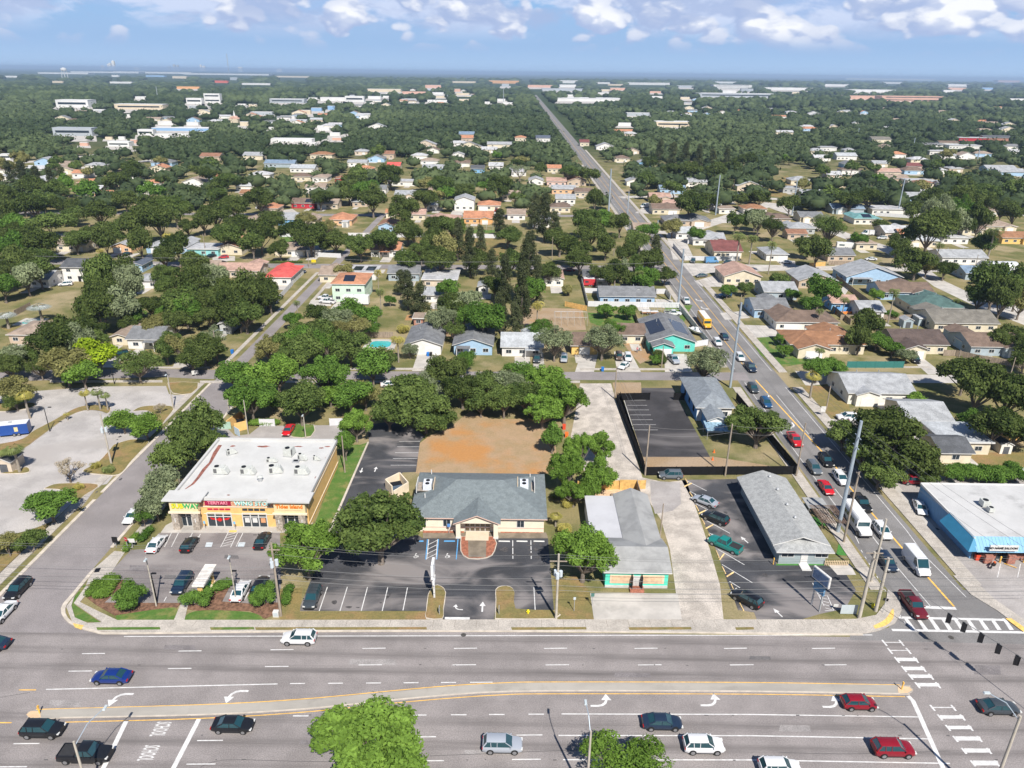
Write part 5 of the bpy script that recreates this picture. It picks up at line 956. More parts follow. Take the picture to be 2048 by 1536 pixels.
dumpster(793, 980, mat('dumpster_blue', (.10, .14, .20), .6, .1, 2), 'dark blue dumpster inside the cream enclosure', .4); dumpster(484, 852, BLACK, 'black dumpster inside the orange enclosure behind the mall', .3)
enclosure([(455, 858), (480, 840), (486, 838), (494, 858), (470, 864)], 2.0, ORANGE, 'orange walled dumpster enclosure behind the strip mall', ((470, 868), (480, 874)), mat('gate_pale', (.50, .60, .66), .7, .05, 1))
p_ = G(449, 858); t_ = thing('green_gate', p_, 'pale green metal gate panel beside the orange enclosure', 'gate'); MB().box((0, 0, .9), (3.0, .08, 1.7), mat('gate_green', (.36, .50, .40), .7, .05, 1)).build('panel', t_); MB().box((-1.5, 0, .95), (.1, .1, 1.9), GREY).build('post', t_)
# ---- fences
def fence(pts, h, m, label, step=2.4, cap=None, solid=True, postm=None, kind='fence', twist=0, group='fences'):
    P_ = [G(*c) for c in pts]; o_ = P_[0].copy(); t_ = thing(kind, o_, label, 'fence', group); pn = MB(); n = 0
    for p0, p1 in zip(P_[:-1], P_[1:]):
        d = p1-p0; L_ = d.length; a_ = math.atan2(d.y, d.x); c_ = (p0+p1)/2-o_
        pn.box((c_.x, c_.y, h/2+.04), (L_, .05, h-.06), m, rz=a_)
        k_ = max(1, int(L_/step)); st = max(1, k_//14)
        for k in range(0, k_+1, st):
            q_ = p0+d*(k/k_)-o_; MB().box((q_.x, q_.y, h/2+.03), (.13, .13, h+.1), postm or m).build('post', t_); n += 1
    pn.build('panel', t_); return t_
BK = DKCLOTH
fence([(1233, 800), (1290, 951), (1594, 949)], 1.9, BK, 'black mesh-covered fence around the fenced lot, front and left side', 3, group='black fences round the lot')
fence([(1240, 797), (1287, 938)], 1.7, BK, 'inner black mesh fence strip parallel to the left lot edge', 3, group='black fences round the lot')
fence([(1236, 801), (1299, 800)], 1.9, BK, 'short black fence along the back of the striped stalls', 3, group='black fences round the lot')
fence([(1347, 800), (1368, 801)], 1.9, BK, 'short black fence behind the clinic house corner', 3, group='black fences round the lot')
fence([(1472, 800), (1594, 949)], 1.9, BK, 'black fence along the avenue pavement right of the fenced lot', 3, group='black fences round the lot')
FL = [([(560, 474), (612, 474)], 2, VINYL, 'short white fence behind the long ranch house'), ([(697, 474), (803, 475), (860, 474)], 2, VINYL, 'long white vinyl fence behind the arched-entry house'), ([(944, 476), (1018, 477)], 2, VINYL, 'white vinyl fence below the screened pool'),
 ([(636, 514), (682, 516)], 1.9, VINYL, 'white fence panels beside the white carport'), ([(553, 607), (586, 570)], 1.8, VINYL, 'pale white fence below the red metal roof'), ([(1175, 613), (1358, 616)], 1.9, VINYL, 'white vinyl fence in front of the wide pale blue house'),
 ([(1163, 565), (1175, 613)], 1.9, VINYL, 'white fence down the left of the pale blue house'), ([(1170, 586), (1196, 587)], 1.9, VINYL, 'short white fence left of the pale blue house roof'), ([(1295, 588), (1331, 588), (1340, 600)], 1.9, VINYL, 'short white fence right of the pale blue house'),
 ([(1358, 618), (1416, 690), (1380, 696)], 1.8, VINYL, 'white fence between the turquoise house and the avenue'), ([(1267, 630), (1292, 690)], 1.8, WOOD, 'grey fence left of the turquoise house'), ([(1346, 495), (1368, 521), (1478, 522)], 1.9, VINYL, 'white wall around the maroon-roofed house yard'),
 ([(1375, 488), (1440, 487)], 1.9, VINYL, 'white fence before the grey-roofed junction house'), ([(1130, 613), (1173, 622)], 1.8, NEWWOOD, 'orange-brown wooden fence beside the brush pile'), ([(1657, 530), (1706, 531)], 1.8, WOOD, 'brown wooden fence before the tan-walled house'),
 ([(1618, 534), (1650, 532)], 1.7, NEWWOOD, 'short new wooden fence by a yard gate'), ([(1672, 560), (1740, 612)], 1.8, WOOD, 'dark wooden fence slanting below the sky blue house'), ([(1757, 640), (1850, 640)], 1.8, WOOD, 'grey wooden fence behind the green-roofed house yard'),
 ([(1660, 618), (1688, 640), (1700, 650)], 1.8, WOOD, 'dark fence left of the mural house'), ([(1680, 640), (1760, 642)], 1.8, WOOD, 'wooden fence below the mural house yard'), ([(1693, 736), (1806, 736)], 1.9, mat('green_screen', (.035, .16, .145), .8, .05, 1), 'green screened fence before the orange-brown corner house yard'),
 ([(1886, 712), (1910, 712), (1955, 722), (2048, 738)], 1.8, WOOD, 'grey wooden fence right of the dark brown roof'), ([(1990, 880), (2100, 884)], 1.9, NEWWOOD, 'yellow wooden fence behind the dark trees at right'), ([(704, 674), (786, 676)], 1.8, WOOD, 'grey wooden fence behind the turquoise pool'),
 ([(520, 853), (550, 853)], 1.8, VINYL, 'white fence behind the hedge at the mall back lot'), ([(660, 852), (720, 850)], 1.8, VINYL, 'white fence behind the mall back lot, right part'), ([(1882, 528), (1978, 529)], 1.6, VINYL, 'white fence along the long white house'),
 ([(1978, 545), (2060, 546)], 1.6, VINYL, 'low white wall below the round metal hut'), ([(560, 470), (597, 446)], 1.8, WOOD, 'wooden fence beside the blue workshop'), ([(482, 668), (510, 640)], 1.8, WOOD, 'brown fence along the side street right of the narrow grey house'),
 ([(1562, 405), (1640, 406)], 2.2, VINYL, 'white wall at the top of the curving street'), ([(1750, 432), (1842, 438)], 2, VINYL, 'long white wall below the long white flat roof'), ([(30, 632), (62, 615)], 1.8, WOOD, 'brown wooden fence by the silver palm'), ([(1155, 980), (1290, 978)], 1.9, NEWWOOD, 'new wooden fence behind the flat white roof') ]
for p_, h_, m_, lb in FL: fence(p_, h_, m_, lb)
# ---- pools, sheds, misc structures
WATER = mat('pool_water', (.06, .42, .42), .05, .1, 1, spec=.6)
def pool(px, py, w_, d_, label):
    p_ = G(px, py); t_ = thing('swimming_pool', p_, label, 'pool'); MB().box((0, 0, .05), (w_+3, d_+3, .1), CONCP).build('deck', t_); n = 16
    MB().add([(w_/2*abs(math.cos(k/n*6.283))**.6*math.copysign(1, math.cos(k/n*6.283)), d_/2*abs(math.sin(k/n*6.283))**.6*math.copysign(1, math.sin(k/n*6.283)), .104) for k in range(n)], [tuple(range(n))], WATER).build('water', t_)
pool(761, 689, 6, 5.5, 'turquoise backyard swimming pool left of the grey-gabled white house'); pool(62, 644, 4.5, 4, 'small turquoise pool beside the silver palm at left')
def shed(px, py, w_, d_, h_, rc, wc, label, kind='garden_shed', roof='gy', rz=0):
    p_ = G(px, py); t_ = thing(kind, p_, label, 'shed', None, rz); wbox(-w_/2, w_/2, 0, d_, 0, h_, wallm(wc)).build('wall', t_); rb, _ = roof_mesh(-w_/2, w_/2, 0, d_, h_, roof, roofm(rc), wallm(wc), over=.2, pitch=.5); rb.build('roof', t_); MB().box((0, -.03, h_*.42), (w_*.5, .06, h_*.84), roofm('dgrey') if wc != 'white' else GREY).build('door', t_)
shed(10, 945, 3.0, 4.0, 2.1, 'dgrey', 'beige', 'small beige shed with dark roof at the left lot edge'); shed(2010, 908, 2.4, 2.8, 2.0, 'dgrey', 'cwhite', 'small white shed with dark roof in the grass at right'); shed(1815, 656, 3, 3.2, 2.3, 'lgrey', 'gblue', 'small grey shed in a yard below the green roof')
shed(1936, 700, 4.5, 4, 2.4, 'metal', 'lblue', 'pale blue flat-topped shed by the dark brown roof', roof='f'); shed(1850, 652, 4.5, 4, 2.3, 'metal', 'gblue', 'screened shed with white flat roof beside the grey-olive roof', roof='f'); shed(690, 455, 3, 4, 2.6, 'white', 'white', 'white storage trailer beside the peach hip-roofed house', roof='f')
shed(1025, 700, 2.5, 3, 2.2, 'lgrey', 'lblue', 'small blue lean-to left of the white bungalow', roof='f'); shed(1990, 700, 3, 3, 2.2, 'teal', 'gblue', 'small teal-roofed shed near the right edge', roof='f')
# quonset hut
p_ = G(2005, 546); t_ = thing('quonset_hut', p_, 'round-topped ribbed metal hut behind the long white fence', 'hut'); rings = []
for k in range(15):
    x_ = -7+k; r_ = 3.6+(.12 if k % 2 else 0); rings.append([(x_, 4+r_*math.cos(a_), r_*math.sin(a_)*1.05) for a_ in [math.pi*j/12 for j in range(13)]])
MB().loft(rings, mat('bright_metal', (.62, .63, .64), .4, .05, 1, metallic=.2)).build('arched_shell', t_); MB().box((7.15, 4, 1.1), (.06, 2.4, 2.2), GREY).build('door', t_)
# teal building parts at right small : mural panel
p_ = G(1692, 626); t_ = thing('mural_wall', p_, 'garden wall painted with blue and orange murals', 'wall'); MB().box((0, 0, 1.0), (8, .15, 2), mat('mural_blue', (.03, .20, .55), .7, .5, .8, col2=(.25, .45, .65))).build('panel', t_); MB().box((0, -1.2, .45), (8.2, .12, .9), mat('mural_orange', (.65, .22, .05), .7, .4, .8)).build('lower_panel', t_)
# screen cages
def cage(px, py, w_, d_, h_, label):
    p_ = G(px, py); t_ = thing('pool_cage', p_, label, 'screen enclosure'); f = MB()
    for k in range(6):
        x_ = -w_/2+w_*k/5; f.box((x_, 0, h_/2), (.07, .07, h_), GREY); f.box((x_, d_, h_/2), (.07, .07, h_), GREY); f.tube([(x_, 0, h_), (x_, d_*.5, h_+.9), (x_, d_, h_)], .04, 4, GREY)
    for y_, z_ in ((0, h_), (d_, h_), (d_/2, h_+.9)): f.tube([(-w_/2, y_, z_), (w_/2, y_, z_)], .04, 4, GREY)
    f.build('frame', t_)
cage(1322, 634, 12, 6, 2.6, 'open metal pool screen frame behind the turquoise house'); cage(1142, 652, 10, 6, 2.8, 'bare metal screen frame behind the sparse tree'); cage(966, 462, 16, 6, 2.4, 'dark screened pool enclosure below the long terracotta house')
# monument sign of the mall
p_ = G(416, 1190); ms = thing('shop_sign_monument', p_, 'tall orange sign monument with flat white cap in the mall parking lot', 'sign', None, rad(0)); MB().box((0, -1.7, 1.7), (.7, .7, 3.4), ORANGE).build('pillar', ms); MB().box((0, 1.7, 1.7), (.7, .7, 3.4), ORANGE).build('pillar', ms); MB().box((0, 0, 2.3), (.35, 2.8, 2.4), mat('monument_panel', (.10, .13, .10), .6, .3, 3)).build('sign_panel', ms)
for k, m_ in enumerate((GREENP, TRIM, REDP)): MB().box((.19, 0, 1.5+k*.75), (.04, 2.5, .6), m_ if k != 1 else mat('panel_teal', (.35, .5, .42), .6, 0)).box((-.19, 0, 1.5+k*.75), (.04, 2.5, .6), m_ if k != 1 else MATS['panel_teal']).build('sign_board', ms)
MB().box((0, 0, 3.55), (1.7, 5.0, .3), mat('cap_white', (.66, .62, .57), .8, .15, 1)).build('cap', ms); MB().box((0, 0, .5), (.9, 4.4, 1.0), PALEBAND).build('base', ms)
# salon pylon sign
p_ = G(1636, 1222); t_ = thing('pylon_sign', p_, 'tall double-board pylon sign on posts in the dark corner lot', 'sign', None, rad(22)); BB = mat('sign_board_blue', (.12, .18, .30), .6, .2, 2)
MB().box((0, 1.4, 2.6), (.18, .18, 5.2), GREY).build('post', t_); MB().box((0, -.2, 2.6), (.18, .18, 5.2), GREY).build('post', t_)
MB().box((0, .6, 5.6), (.35, 3.2, 1.9), TRIM).build('sign_cabinet', t_); MB().box((.19, .6, 5.6), (.03, 2.9, 1.6), BB).box((-.19, .6, 5.6), (.03, 2.9, 1.6), BB).build('sign_face', t_); MB().box((0, .6, 3.7), (.3, 2.0, 1.5), mat('lower_sign', (.10, .22, .36), .6, .2, 2)).build('lower_board', t_)
# office street sign pole
p_ = G(869, 1196); t_ = thing('pylon_sign', p_, 'tall narrow white pylon sign seen edge-on by the office drive', 'sign'); MB().box((0, 0, 2.3), (.25, .3, 4.6), TRIM).build('post', t_); MB().box((-.1, .2, 5.2), (.35, 2.3, 2.3), mat('sign_white', (.75, .75, .76), .6, .02, 1)).build('sign_cabinet', t_); MB().box((0, .1, 3.2), (.3, 1.4, .9), MATS['sign_white']).build('lower_board', t_)
for px_, py_, lb in ((879, 1230, 'small grey directional sign left of the office drive'), (998, 1230, 'small grey directional sign right of the office drive')):
    t_ = thing('driveway_sign', G(px_, py_), lb, 'sign', 'driveway signs'); MB().box((0, 0, .5), (.08, .08, 1.0), GREY).build('post', t_); MB().box((0, 0, 1.2), (.08, .7, .6), GREY).build('sign_board', t_)
# ================================================================ vehicles
def paint(k):
    c = {'white': (.66, .66, .67), 'silver': (.42, .45, .50), 'black': (.012, .013, .016), 'dgrey': (.045, .055, .065), 'navy': (.015, .028, .055), 'blue': (.010, .035, .20), 'red': (.50, .012, .018), 'dred': (.22, .008, .018), 'maroon': (.13, .012, .02),
         'teal': (.01, .19, .17), 'grey': (.14, .16, .18), 'yellow': (.78, .42, .02), 'lblue': (.10, .25, .45), 'beige': (.42, .36, .28), 'dblue': (.015, .07, .17), 'brown': (.12, .08, .06)}[k]
    dk = k in ('black', 'dgrey', 'navy', 'dred', 'maroon', 'dblue', 'brown'); return mat('paint_'+k, c, .32, 0, metallic=.25 if k in ('silver', 'grey', 'blue') else 0, coat=.35 if dk else .7, spec=.3)
CGL = mat('car_glass', (.015, .055, .068), .06, 0, spec=.8); TYRE = mat('tyre', (.018, .018, .018), .85, 0); RIM = mat('rim', (.33, .33, .34), .4, 0, metallic=.6); HL = mat('headlight_glass', (.62, .62, .6), .15, 0); TL = mat('tail_light', (.40, .01, .01), .3, 0); DKP = mat('dark_plastic', (.02, .02, .022), .6, 0); BEDL = mat('bed_liner', (.03, .03, .032), .8, .1, 3)
SPEC = {  # L, W, H, belt, glass base rear, roof rear, roof front, glass base front, stations (x fraction, top z, half width factor)
 'sedan': (4.8, 1.84, 1.45, .95, -1.80, -.95, .42, 1.18, [(-1, .70, .80), (-.955, .95, .93), (-.74, 1.0, .985), (-.35, .96, 1), (.35, .94, 1), (.5, .93, .985), (.8, .80, .95), (.95, .68, .86), (1, .52, .72)]),
 'suv': (4.65, 1.88, 1.70, 1.08, -2.22, -1.80, .35, 1.12, [(-1, .78, .86), (-.97, 1.08, .95), (-.8, 1.10, .99), (-.3, 1.08, 1), (.35, 1.06, 1), (.5, 1.05, .99), (.8, .98, .96), (.95, .84, .88), (1, .6, .76)]),
 'hatch': (4.2, 1.78, 1.5, .98, -2.0, -1.45, .3, 1.10, [(-1, .72, .84), (-.96, 1.0, .94), (-.74, 1.02, .985), (-.3, .98, 1), (.35, .95, 1), (.5, .93, .98), (.8, .80, .94), (.95, .66, .84), (1, .5, .7)]),
 'pickup': (5.7, 1.98, 1.88, 1.18, -.65, -.45, .75, 1.25, [(-1, .95, .95), (-.985, 1.12, .98), (-.7, 1.13, 1), (-.3, 1.13, 1), (.35, 1.14, 1), (.5, 1.14, .99), (.8, 1.08, .97), (.96, .98, .9), (1, .6, .82)]),
 'van': (5.9, 2.05, 2.6, 1.35, -2.88, -2.85, 1.30, 2.15, [(-1, 1.2, .96), (-.99, 1.4, .98), (-.7, 1.4, 1), (-.2, 1.38, 1), (.5, 1.35, 1), (.72, 1.33, .98), (.86, 1.18, .95), (.97, .95, .88), (1, .6, .8)]),
}
PROTO = {}
def body_mb(L, W, st, slot):
    b = MB(); rings = []
    for f, zt, wf in st:
        x = f*L/2; hw = W/2*wf; zb = .24 if abs(f) < .93 else .34
        rings.append([(x, -hw*.9, zb), (x, -hw, zb+.14), (x, -hw, zt-.22), (x, -hw*.94, zt-.05), (x, -hw*.6, zt+.01), (x, 0, zt+.03), (x, hw*.6, zt+.01), (x, hw*.94, zt-.05), (x, hw, zt-.22), (x, hw, zb+.14), (x, hw*.9, zb)])
    b.loft(rings, slot); return b
def wheel_mesh(r=.34, w=.22):
    b = MB(); b.cyl((0, 0, 0), r, w, 16, TYRE, 'Y'); b.cyl((0, 0, 0), r*.64, w+.03, 10, RIM, 'Y'); return b.mesh('wheel', 35)
def proto(kind):
    if kind in PROTO: return PROTO[kind]
    L, W, H, bz, br, rr_, rf_, bf, st = SPEC[kind]; P = paint('white'); parts = []
    b = body_mb(L, W, st, P); hb = W/2*.93; hr = W/2*(.74 if kind != 'van' else .88); hr = W/2*.8 if kind == 'pickup' else hr
    wx = (L*.30 if kind != 'pickup' else L*.325)
    # roof and pillars
    b.loft([[(rr_-.06, -hr*.9, H-.08), (rr_-.06, hr*.9, H-.08), (rr_, hr, H-.02), (rr_, -hr, H-.02)][::1], [(rf_+.06, -hr*.9, H-.08), (rf_+.06, hr*.9, H-.08), (rf_, hr, H-.02), (rf_, -hr, H-.02)]], P) if False else None
    n = 5; rings = []
    for i in range(n):
        u = i/(n-1); x = rr_-.03+(rf_+.03-rr_+.03)*u; c = .05*math.sin(math.pi*u)
        rings.append([(x, -hr-.01, H-.09), (x, -hr*.86, H-.03+c*.4), (x, 0, H+c*.6), (x, hr*.86, H-.03+c*.4), (x, hr+.01, H-.09)])
    b.loft(rings, P)
    for s in (-1, 1):
        b.tube([(bf, s*hb*.93, bz-.02), (rf_, s*hr, H-.07)], .045, 5, P); b.tube([(br, s*hb*.93, bz), (rr_, s*hr, H-.07)], .09 if kind in ('suv', 'sedan') else .06, 5, P)
        xm = (rf_+rr_)/2+.12; b.tube([(xm, s*(hb*.965), bz-.03), (xm, s*(hr+.015), H-.07)], .045, 5, P)
        if kind in ('suv', 'van') : b.tube([(rr_+.5, s*(hb*.965), bz-.03), (rr_+.45, s*(hr+.015), H-.07)], .05, 5, P)
        for wz in (-wx, wx): b.cyl((wz, s*(W/2-.03), .36), .42, .07, 14, DKP, 'Y')
        b.box((0, s*(W/2-.02), .30), (L*.42, .05, .12), DKP)
        b.box((bf-.15, s*(W/2+.06), bz+.05), (.14, .16, .12), P)
    if kind == 'van':                                       # solid panel flanks behind the cab
        b.loft([[(x, -hb-.0, bz-.05), (x, -hr-.03, H-.1), (x, hr+.03, H-.1), (x, hb+.0, bz-.05)] for x in (-L/2+.03, rf_-.65)], P)
    if kind == 'pickup':
        b.box((-L/2+1.08, 0, 1.165), (1.75, W-.36, .02), BEDL)
        for s in (-1, 1): b.box((-L/2+1.08, s*(W/2-.12), 1.19), (1.9, .12, .1), P)
        b.box((-L/2+.1, 0, 1.17), (.1, W-.2, .12), P)
    b.box((L/2-.05, 0, .42), (.12, W*.62, .22), DKP); b.box((-L/2+.05, 0, .42), (.12, W*.66, .18), DKP)
    parts.append(('body', b.mesh('body', 40), (0, 0, 0)))
    g = MB(); zt = H-.06
    g.add([(br, -hb*.95, bz-.02), (bf, -hb*.95, bz-.02), (bf, hb*.95, bz-.02), (br, hb*.95, bz-.02), (rr_, -hr, zt), (rf_, -hr, zt), (rf_, hr, zt), (rr_, hr, zt)], [(4, 5, 6, 7), (0, 1, 5, 4), (1, 2, 6, 5), (2, 3, 7, 6), (3, 0, 4, 7)], CGL)
    parts.append(('windows', g.mesh('windows'), (0, 0, 0)))
    wm = wheel_mesh(.34 if kind in ('sedan', 'hatch') else .38)
    for wz in (-wx, wx):
        for s in (-1, 1): parts.append(('wheel', wm, (wz, s*(W/2-.06), .34 if kind in ('sedan', 'hatch') else .38)))
    h = MB().box((0, 0, 0), (.22, .36, .13), HL).mesh('headlight'); t_ = MB().box((0, 0, 0), (.1, .34, .2), TL).mesh('tail_light'); zt_ = st[-2][1]-.09
    for s in (-1, 1): parts.append(('headlight', h, (L/2-.11, s*W*.36, zt_))); parts.append(('tail_light', t_, (-L/2+.04, s*W*.38, st[1][1]-.22)))
    PROTO[kind] = (parts, L, P); return PROTO[kind]
def place(parts, P, o, color, name, loc, rz, label, cat, group):
    t_ = thing(name, loc, label, cat, group, rz); pm = paint(color) if isinstance(color, str) else color
    for nm, me, l in parts:
        c = link(nm, me, t_); c.location = l
        if me.materials and me.materials[0] == P:
            c.material_slots[0].link = 'OBJECT'; c.material_slots[0].material = pm
    return t_
CN = {'suv': 'parked_car', 'sedan': 'parked_car', 'hatch': 'parked_car', 'pickup': 'pickup_truck', 'van': 'van'}
def car(kind, color, p, ang, label, group='vehicles on the roads and lots', name=None, cat=None, sc=1.0, z=0.015):
    parts, L, P = proto(kind)
    if isinstance(ang, tuple): a, b = G(*p, .5), G(*ang, .5); d = a-b; rz = math.atan2(d.y, d.x); c = (a+b)/2
    else: rz = rad(ang); c = G(*p, .6)
    t_ = place(parts, P, None, color, name or {'suv': 'car', 'sedan': 'car', 'hatch': 'car', 'pickup': 'pickup_truck', 'van': 'van'}[kind], (c.x, c.y, z), rz, label, cat or {'pickup': 'pickup truck', 'van': 'van'}.get(kind, 'car'), group)
    if sc != 1: t_.scale = (sc,)*3
    return t_
A_ = 'cars on the main road'; B_ = 'vehicles on the avenue'; C_ = 'cars in the shop lots'; D_ = 'cars parked by the houses'
for r in [
 ('suv', 'white', (598, 1276), 180, 'white SUV with sunroof driving left in the kerb lane', A_), ('sedan', 'blue', (223, 1353), 180, 'bright blue sedan driving left on the main road', A_), ('suv', 'black', (86, 1459), 0, 'black SUV over the left tip of the median', A_),
 ('sedan', 'black', (466, 1449), 0, 'black sedan with sunroof in the lane below the median', A_), ('suv', 'silver', (1005, 1489), 0, 'silver SUV with roof ribs beside the bright tree', A_), ('sedan', 'navy', (1324, 1444), 0, 'glossy dark navy sedan in the middle of the lower lanes', A_),
 ('suv', 'white', (1407, 1490), 0, 'white crossover with black roof on the lower lanes', A_), ('suv', 'white', (1560, 1536), 0, 'white SUV cut by the bottom edge of the photo', A_), ('hatch', 'dred', (1718, 1405), 0, 'dark red hatchback waiting in the turn lane', A_),
 ('suv', 'dred', (1786, 1497), 0, 'dark red crossover at the stop line, lower right', A_), ('sedan', 'dgrey', (1997, 1414), 0, 'dark grey sedan crossing the junction at the right', A_), ('sedan', 'navy', (-18, 1287), 180, 'dark car cut by the left edge on the main road', A_),
 ('suv', 'black', (36, 1178), -90, 'black SUV waiting on the side street at the left', B_), ('sedan', 'white', (4, 1226), -90, 'white car cut by the left edge behind the black SUV', B_), ('sedan', 'white', (266, 1031), -90, 'white sedan on the side street behind the young tree', B_),
 ('sedan', 'white', (313, 1087), 90, 'white sedan parked leftmost before the strip mall', C_), ('hatch', 'black', (379, 1088), 90, 'black hatchback parked second before the strip mall', C_), ('sedan', 'black', (525, 1080), 90, 'black sedan parked before the right end of the mall', C_),
 ('suv', 'navy', (364, 1167), -90, 'dark blue SUV parked left of the sign monument', C_), ('sedan', 'white', (481, 1181), 90, 'white coupe parked right of the sign monument', C_), ('sedan', 'black', (519, 1172), 90, 'black car half hidden by the small shrub tree', C_),
 ('suv', 'dgrey', (625, 1195), -90, 'dark green-grey SUV parked in the leftmost office stall', C_), ('sedan', 'red', (577, 860), -90, 'bright red sedan parked behind the strip mall', C_), ('suv', 'grey', (1341, 950), 180, 'grey SUV parked along the black mesh fence', C_),
 ('suv', 'white', (1681, 957), -90, 'white SUV in the avenue queue beside the red sedan', B_), ('sedan', 'red', (1652, 975), -90, 'bright red sedan in the avenue kerb lane', B_), ('suv', 'grey', (1628, 936), -90, 'grey SUV behind the bright red sedan', B_), ('suv', 'black', (1652, 921), -90, 'black SUV in the shade of the roadside oak', B_),
 ('suv', 'white', (1764, 1062), -90, 'white SUV beside the white shuttle bus', B_), ('suv', 'navy', (1773, 1124), -90, 'dark SUV partly hidden behind the concrete poles', B_), ('suv', 'dgrey', (1506, 777), -90, 'dark grey SUV just past the cross street', B_), ('suv', 'dblue', (1532, 806), -90, 'dark blue car behind the clinic tree', B_),
 ('sedan', 'navy', (1449, 673), -90, 'navy sedan ahead of the school bus', B_), ('suv', 'white', (1435, 685), -90, 'white SUV in the kerb lane ahead of the school bus', B_), ('hatch', 'white', (1826, 1015), (-1, 0), '', '') if False else ('sedan', 'grey', (1403, 551), 200, 'grey van-like car parked at the second cross street corner', D_),
 ('suv', 'dred', (1826, 961), 0, 'dark red SUV in the shade behind the blue bar', C_), ('hatch', 'white', (2055, 952), -70, 'white car cut by the right edge behind the bar', C_), ('suv', 'white', (1694, 834), 180, 'white SUV parked under the roadside oak', D_), ('sedan', 'white', (1716, 838), 0, 'white sedan beside the white SUV under the oak', D_),
 ('sedan', 'white', (1248, 731), 240, 'white sedan nearest the street on the wide driveway', D_), ('suv', 'white', (1256, 715), 265, 'white SUV on the right of the wide driveway', D_), ('suv', 'brown', (1238, 713), 265, 'brown SUV on the left of the wide driveway', D_), ('suv', 'silver', (1128, 717), 265, 'silver car beside the ochre garage house', D_),
 ('suv', 'dgrey', (1074, 718), 265, 'dark SUV in the carport of the white bungalow', D_), ('suv', 'black', (1831, 719), 255, 'black SUV on the driveway of the dark brown roof', D_), ('sedan', 'dred', (1137, 540), 180, 'dark red sedan on the second cross street', D_), ('hatch', 'red', (447, 514), 200, 'red hatchback before the cream terracotta-roofed house', D_),
 ('sedan', 'black', (252, 508), 235, 'black car before the peach gabled house', D_), ('sedan', 'black', (421, 512), 235, 'black car before the aqua house', D_), ('suv', 'white', (131, 568), 200, 'white SUV beside the two-storey white house', D_), ('suv', 'black', (240, 709), 215, 'black SUV on the cottage driveway at left', D_),
 ('suv', 'navy', (600, 543), 0, 'navy SUV parked near the red metal roof', D_), ('suv', 'dgrey', (1386, 522), 255, 'dark car by the white yard wall', D_), ('sedan', 'dgrey', (1455, 524), 225, 'dark grey car before the maroon-roofed house', D_), ('sedan', 'white', (1572, 524), 160, 'white car on the pale driveway by the palm', D_),
 ('sedan', 'white', (1742, 518), 180, 'white car behind the tree by the tan-walled house', D_), ('suv', 'white', (1764, 476), 180, 'white SUV parked below the white passenger van', D_), ('hatch', 'red', (993, 421), 255, 'red hatchback before the orange-red roof', D_), ('suv', 'navy', (1595, 566), 200, 'blue car by the sagging grey roof', D_),
 ('sedan', 'lblue', (1935, 546), 170, 'light blue car east of the big street tree', D_), ('sedan', 'dgrey', (1990, 603), 230, 'dark sedan parked along the curving street', D_), ('sedan', 'dgrey', (1203, 396), -90, 'dark car on the far avenue', B_), ('sedan', 'red', (740, 405), 20, 'red car beside the small tan house', D_), ('suv', 'white', (520, 416), 0, 'white car by the faded orange roof', D_),
 ('suv', 'white', (1480, 715), -90, 'white SUV behind the steel pole on the avenue', B_), ('suv', 'lblue', (1450, 590), 190, 'light blue car under the small dark tree by the avenue', D_), ('sedan', 'white', (780, 768), 10, 'white car under trees by the cross street', D_), ('suv', 'white', (1199, 548), 270, 'white truck-like car under the dark tree by the second cross street', D_),
]: car(r[0], r[1], r[2], r[3], r[4], r[5])
for r in [('pickup', 'black', (172, 1508), 0, 'black pickup truck at the bottom left, nose at the stop bar', A_), ('pickup', 'white', (1372, 602), -90, 'white pickup behind the school bus on the avenue', B_), ('pickup', 'navy', (1501, 735), -90, 'dark pickup at the cross street on the avenue', B_), ('pickup', 'red', (1589, 880), -90, 'bright red pickup with ladder rack on the avenue', B_),
 ('pickup', 'black', (1722, 1006), -90, 'black pickup beside the rear of the shuttle bus', B_), ('pickup', 'maroon', (1826, 1210), -90, 'maroon pickup-bodied SUV first at the crosswalk', B_), ('pickup', 'silver', (1347, 719), -80, 'silver pickup before the turquoise house garage', D_), ('pickup', 'white', (655, 603), 165, 'white pickup beside the pale green house', D_),
 ('pickup', 'white', (652, 596), 165, 'second white pickup behind the first by the green house', D_), ('pickup', 'silver', (633, 630), 180, 'silver-blue pickup below the palm by the side street', D_), ('pickup', 'white', (1345, 627), 0, 'white work truck behind the white fence by the avenue', D_), ('van', 'lblue', (1423, 523), 10, 'pale blue van beside the white yard wall', D_),
 ('van', 'white', (1832, 1128), -90, 'tall white passenger van in the avenue centre lane', B_), ('van', 'white', (1735, 468), 180, 'white passenger van parked by the curving street', D_), ('van', 'white', (1290, 413), 200, 'white van in a yard east of the far avenue', D_)]: car(r[0], r[1], r[2], r[3], r[4], r[5])
car('sedan', 'silver', (1386, 993), (1434, 1012), 'silver sedan parked topmost in the angled stalls', C_); car('suv', 'black', (1405, 1027), (1457, 1048), 'black SUV parked second in the angled stalls', C_)
car('pickup', 'teal', (1424, 1079), (1477, 1102), 'teal old pickup parked in the angled stalls', C_); car('suv', 'black', (1466, 1184), (1522, 1214), 'black SUV parked lowest in the angled stalls', C_); car('sedan', 'white', (1848, 1033), (1832, 999), 'white muscle car with black stripes beside the blue bar', C_)
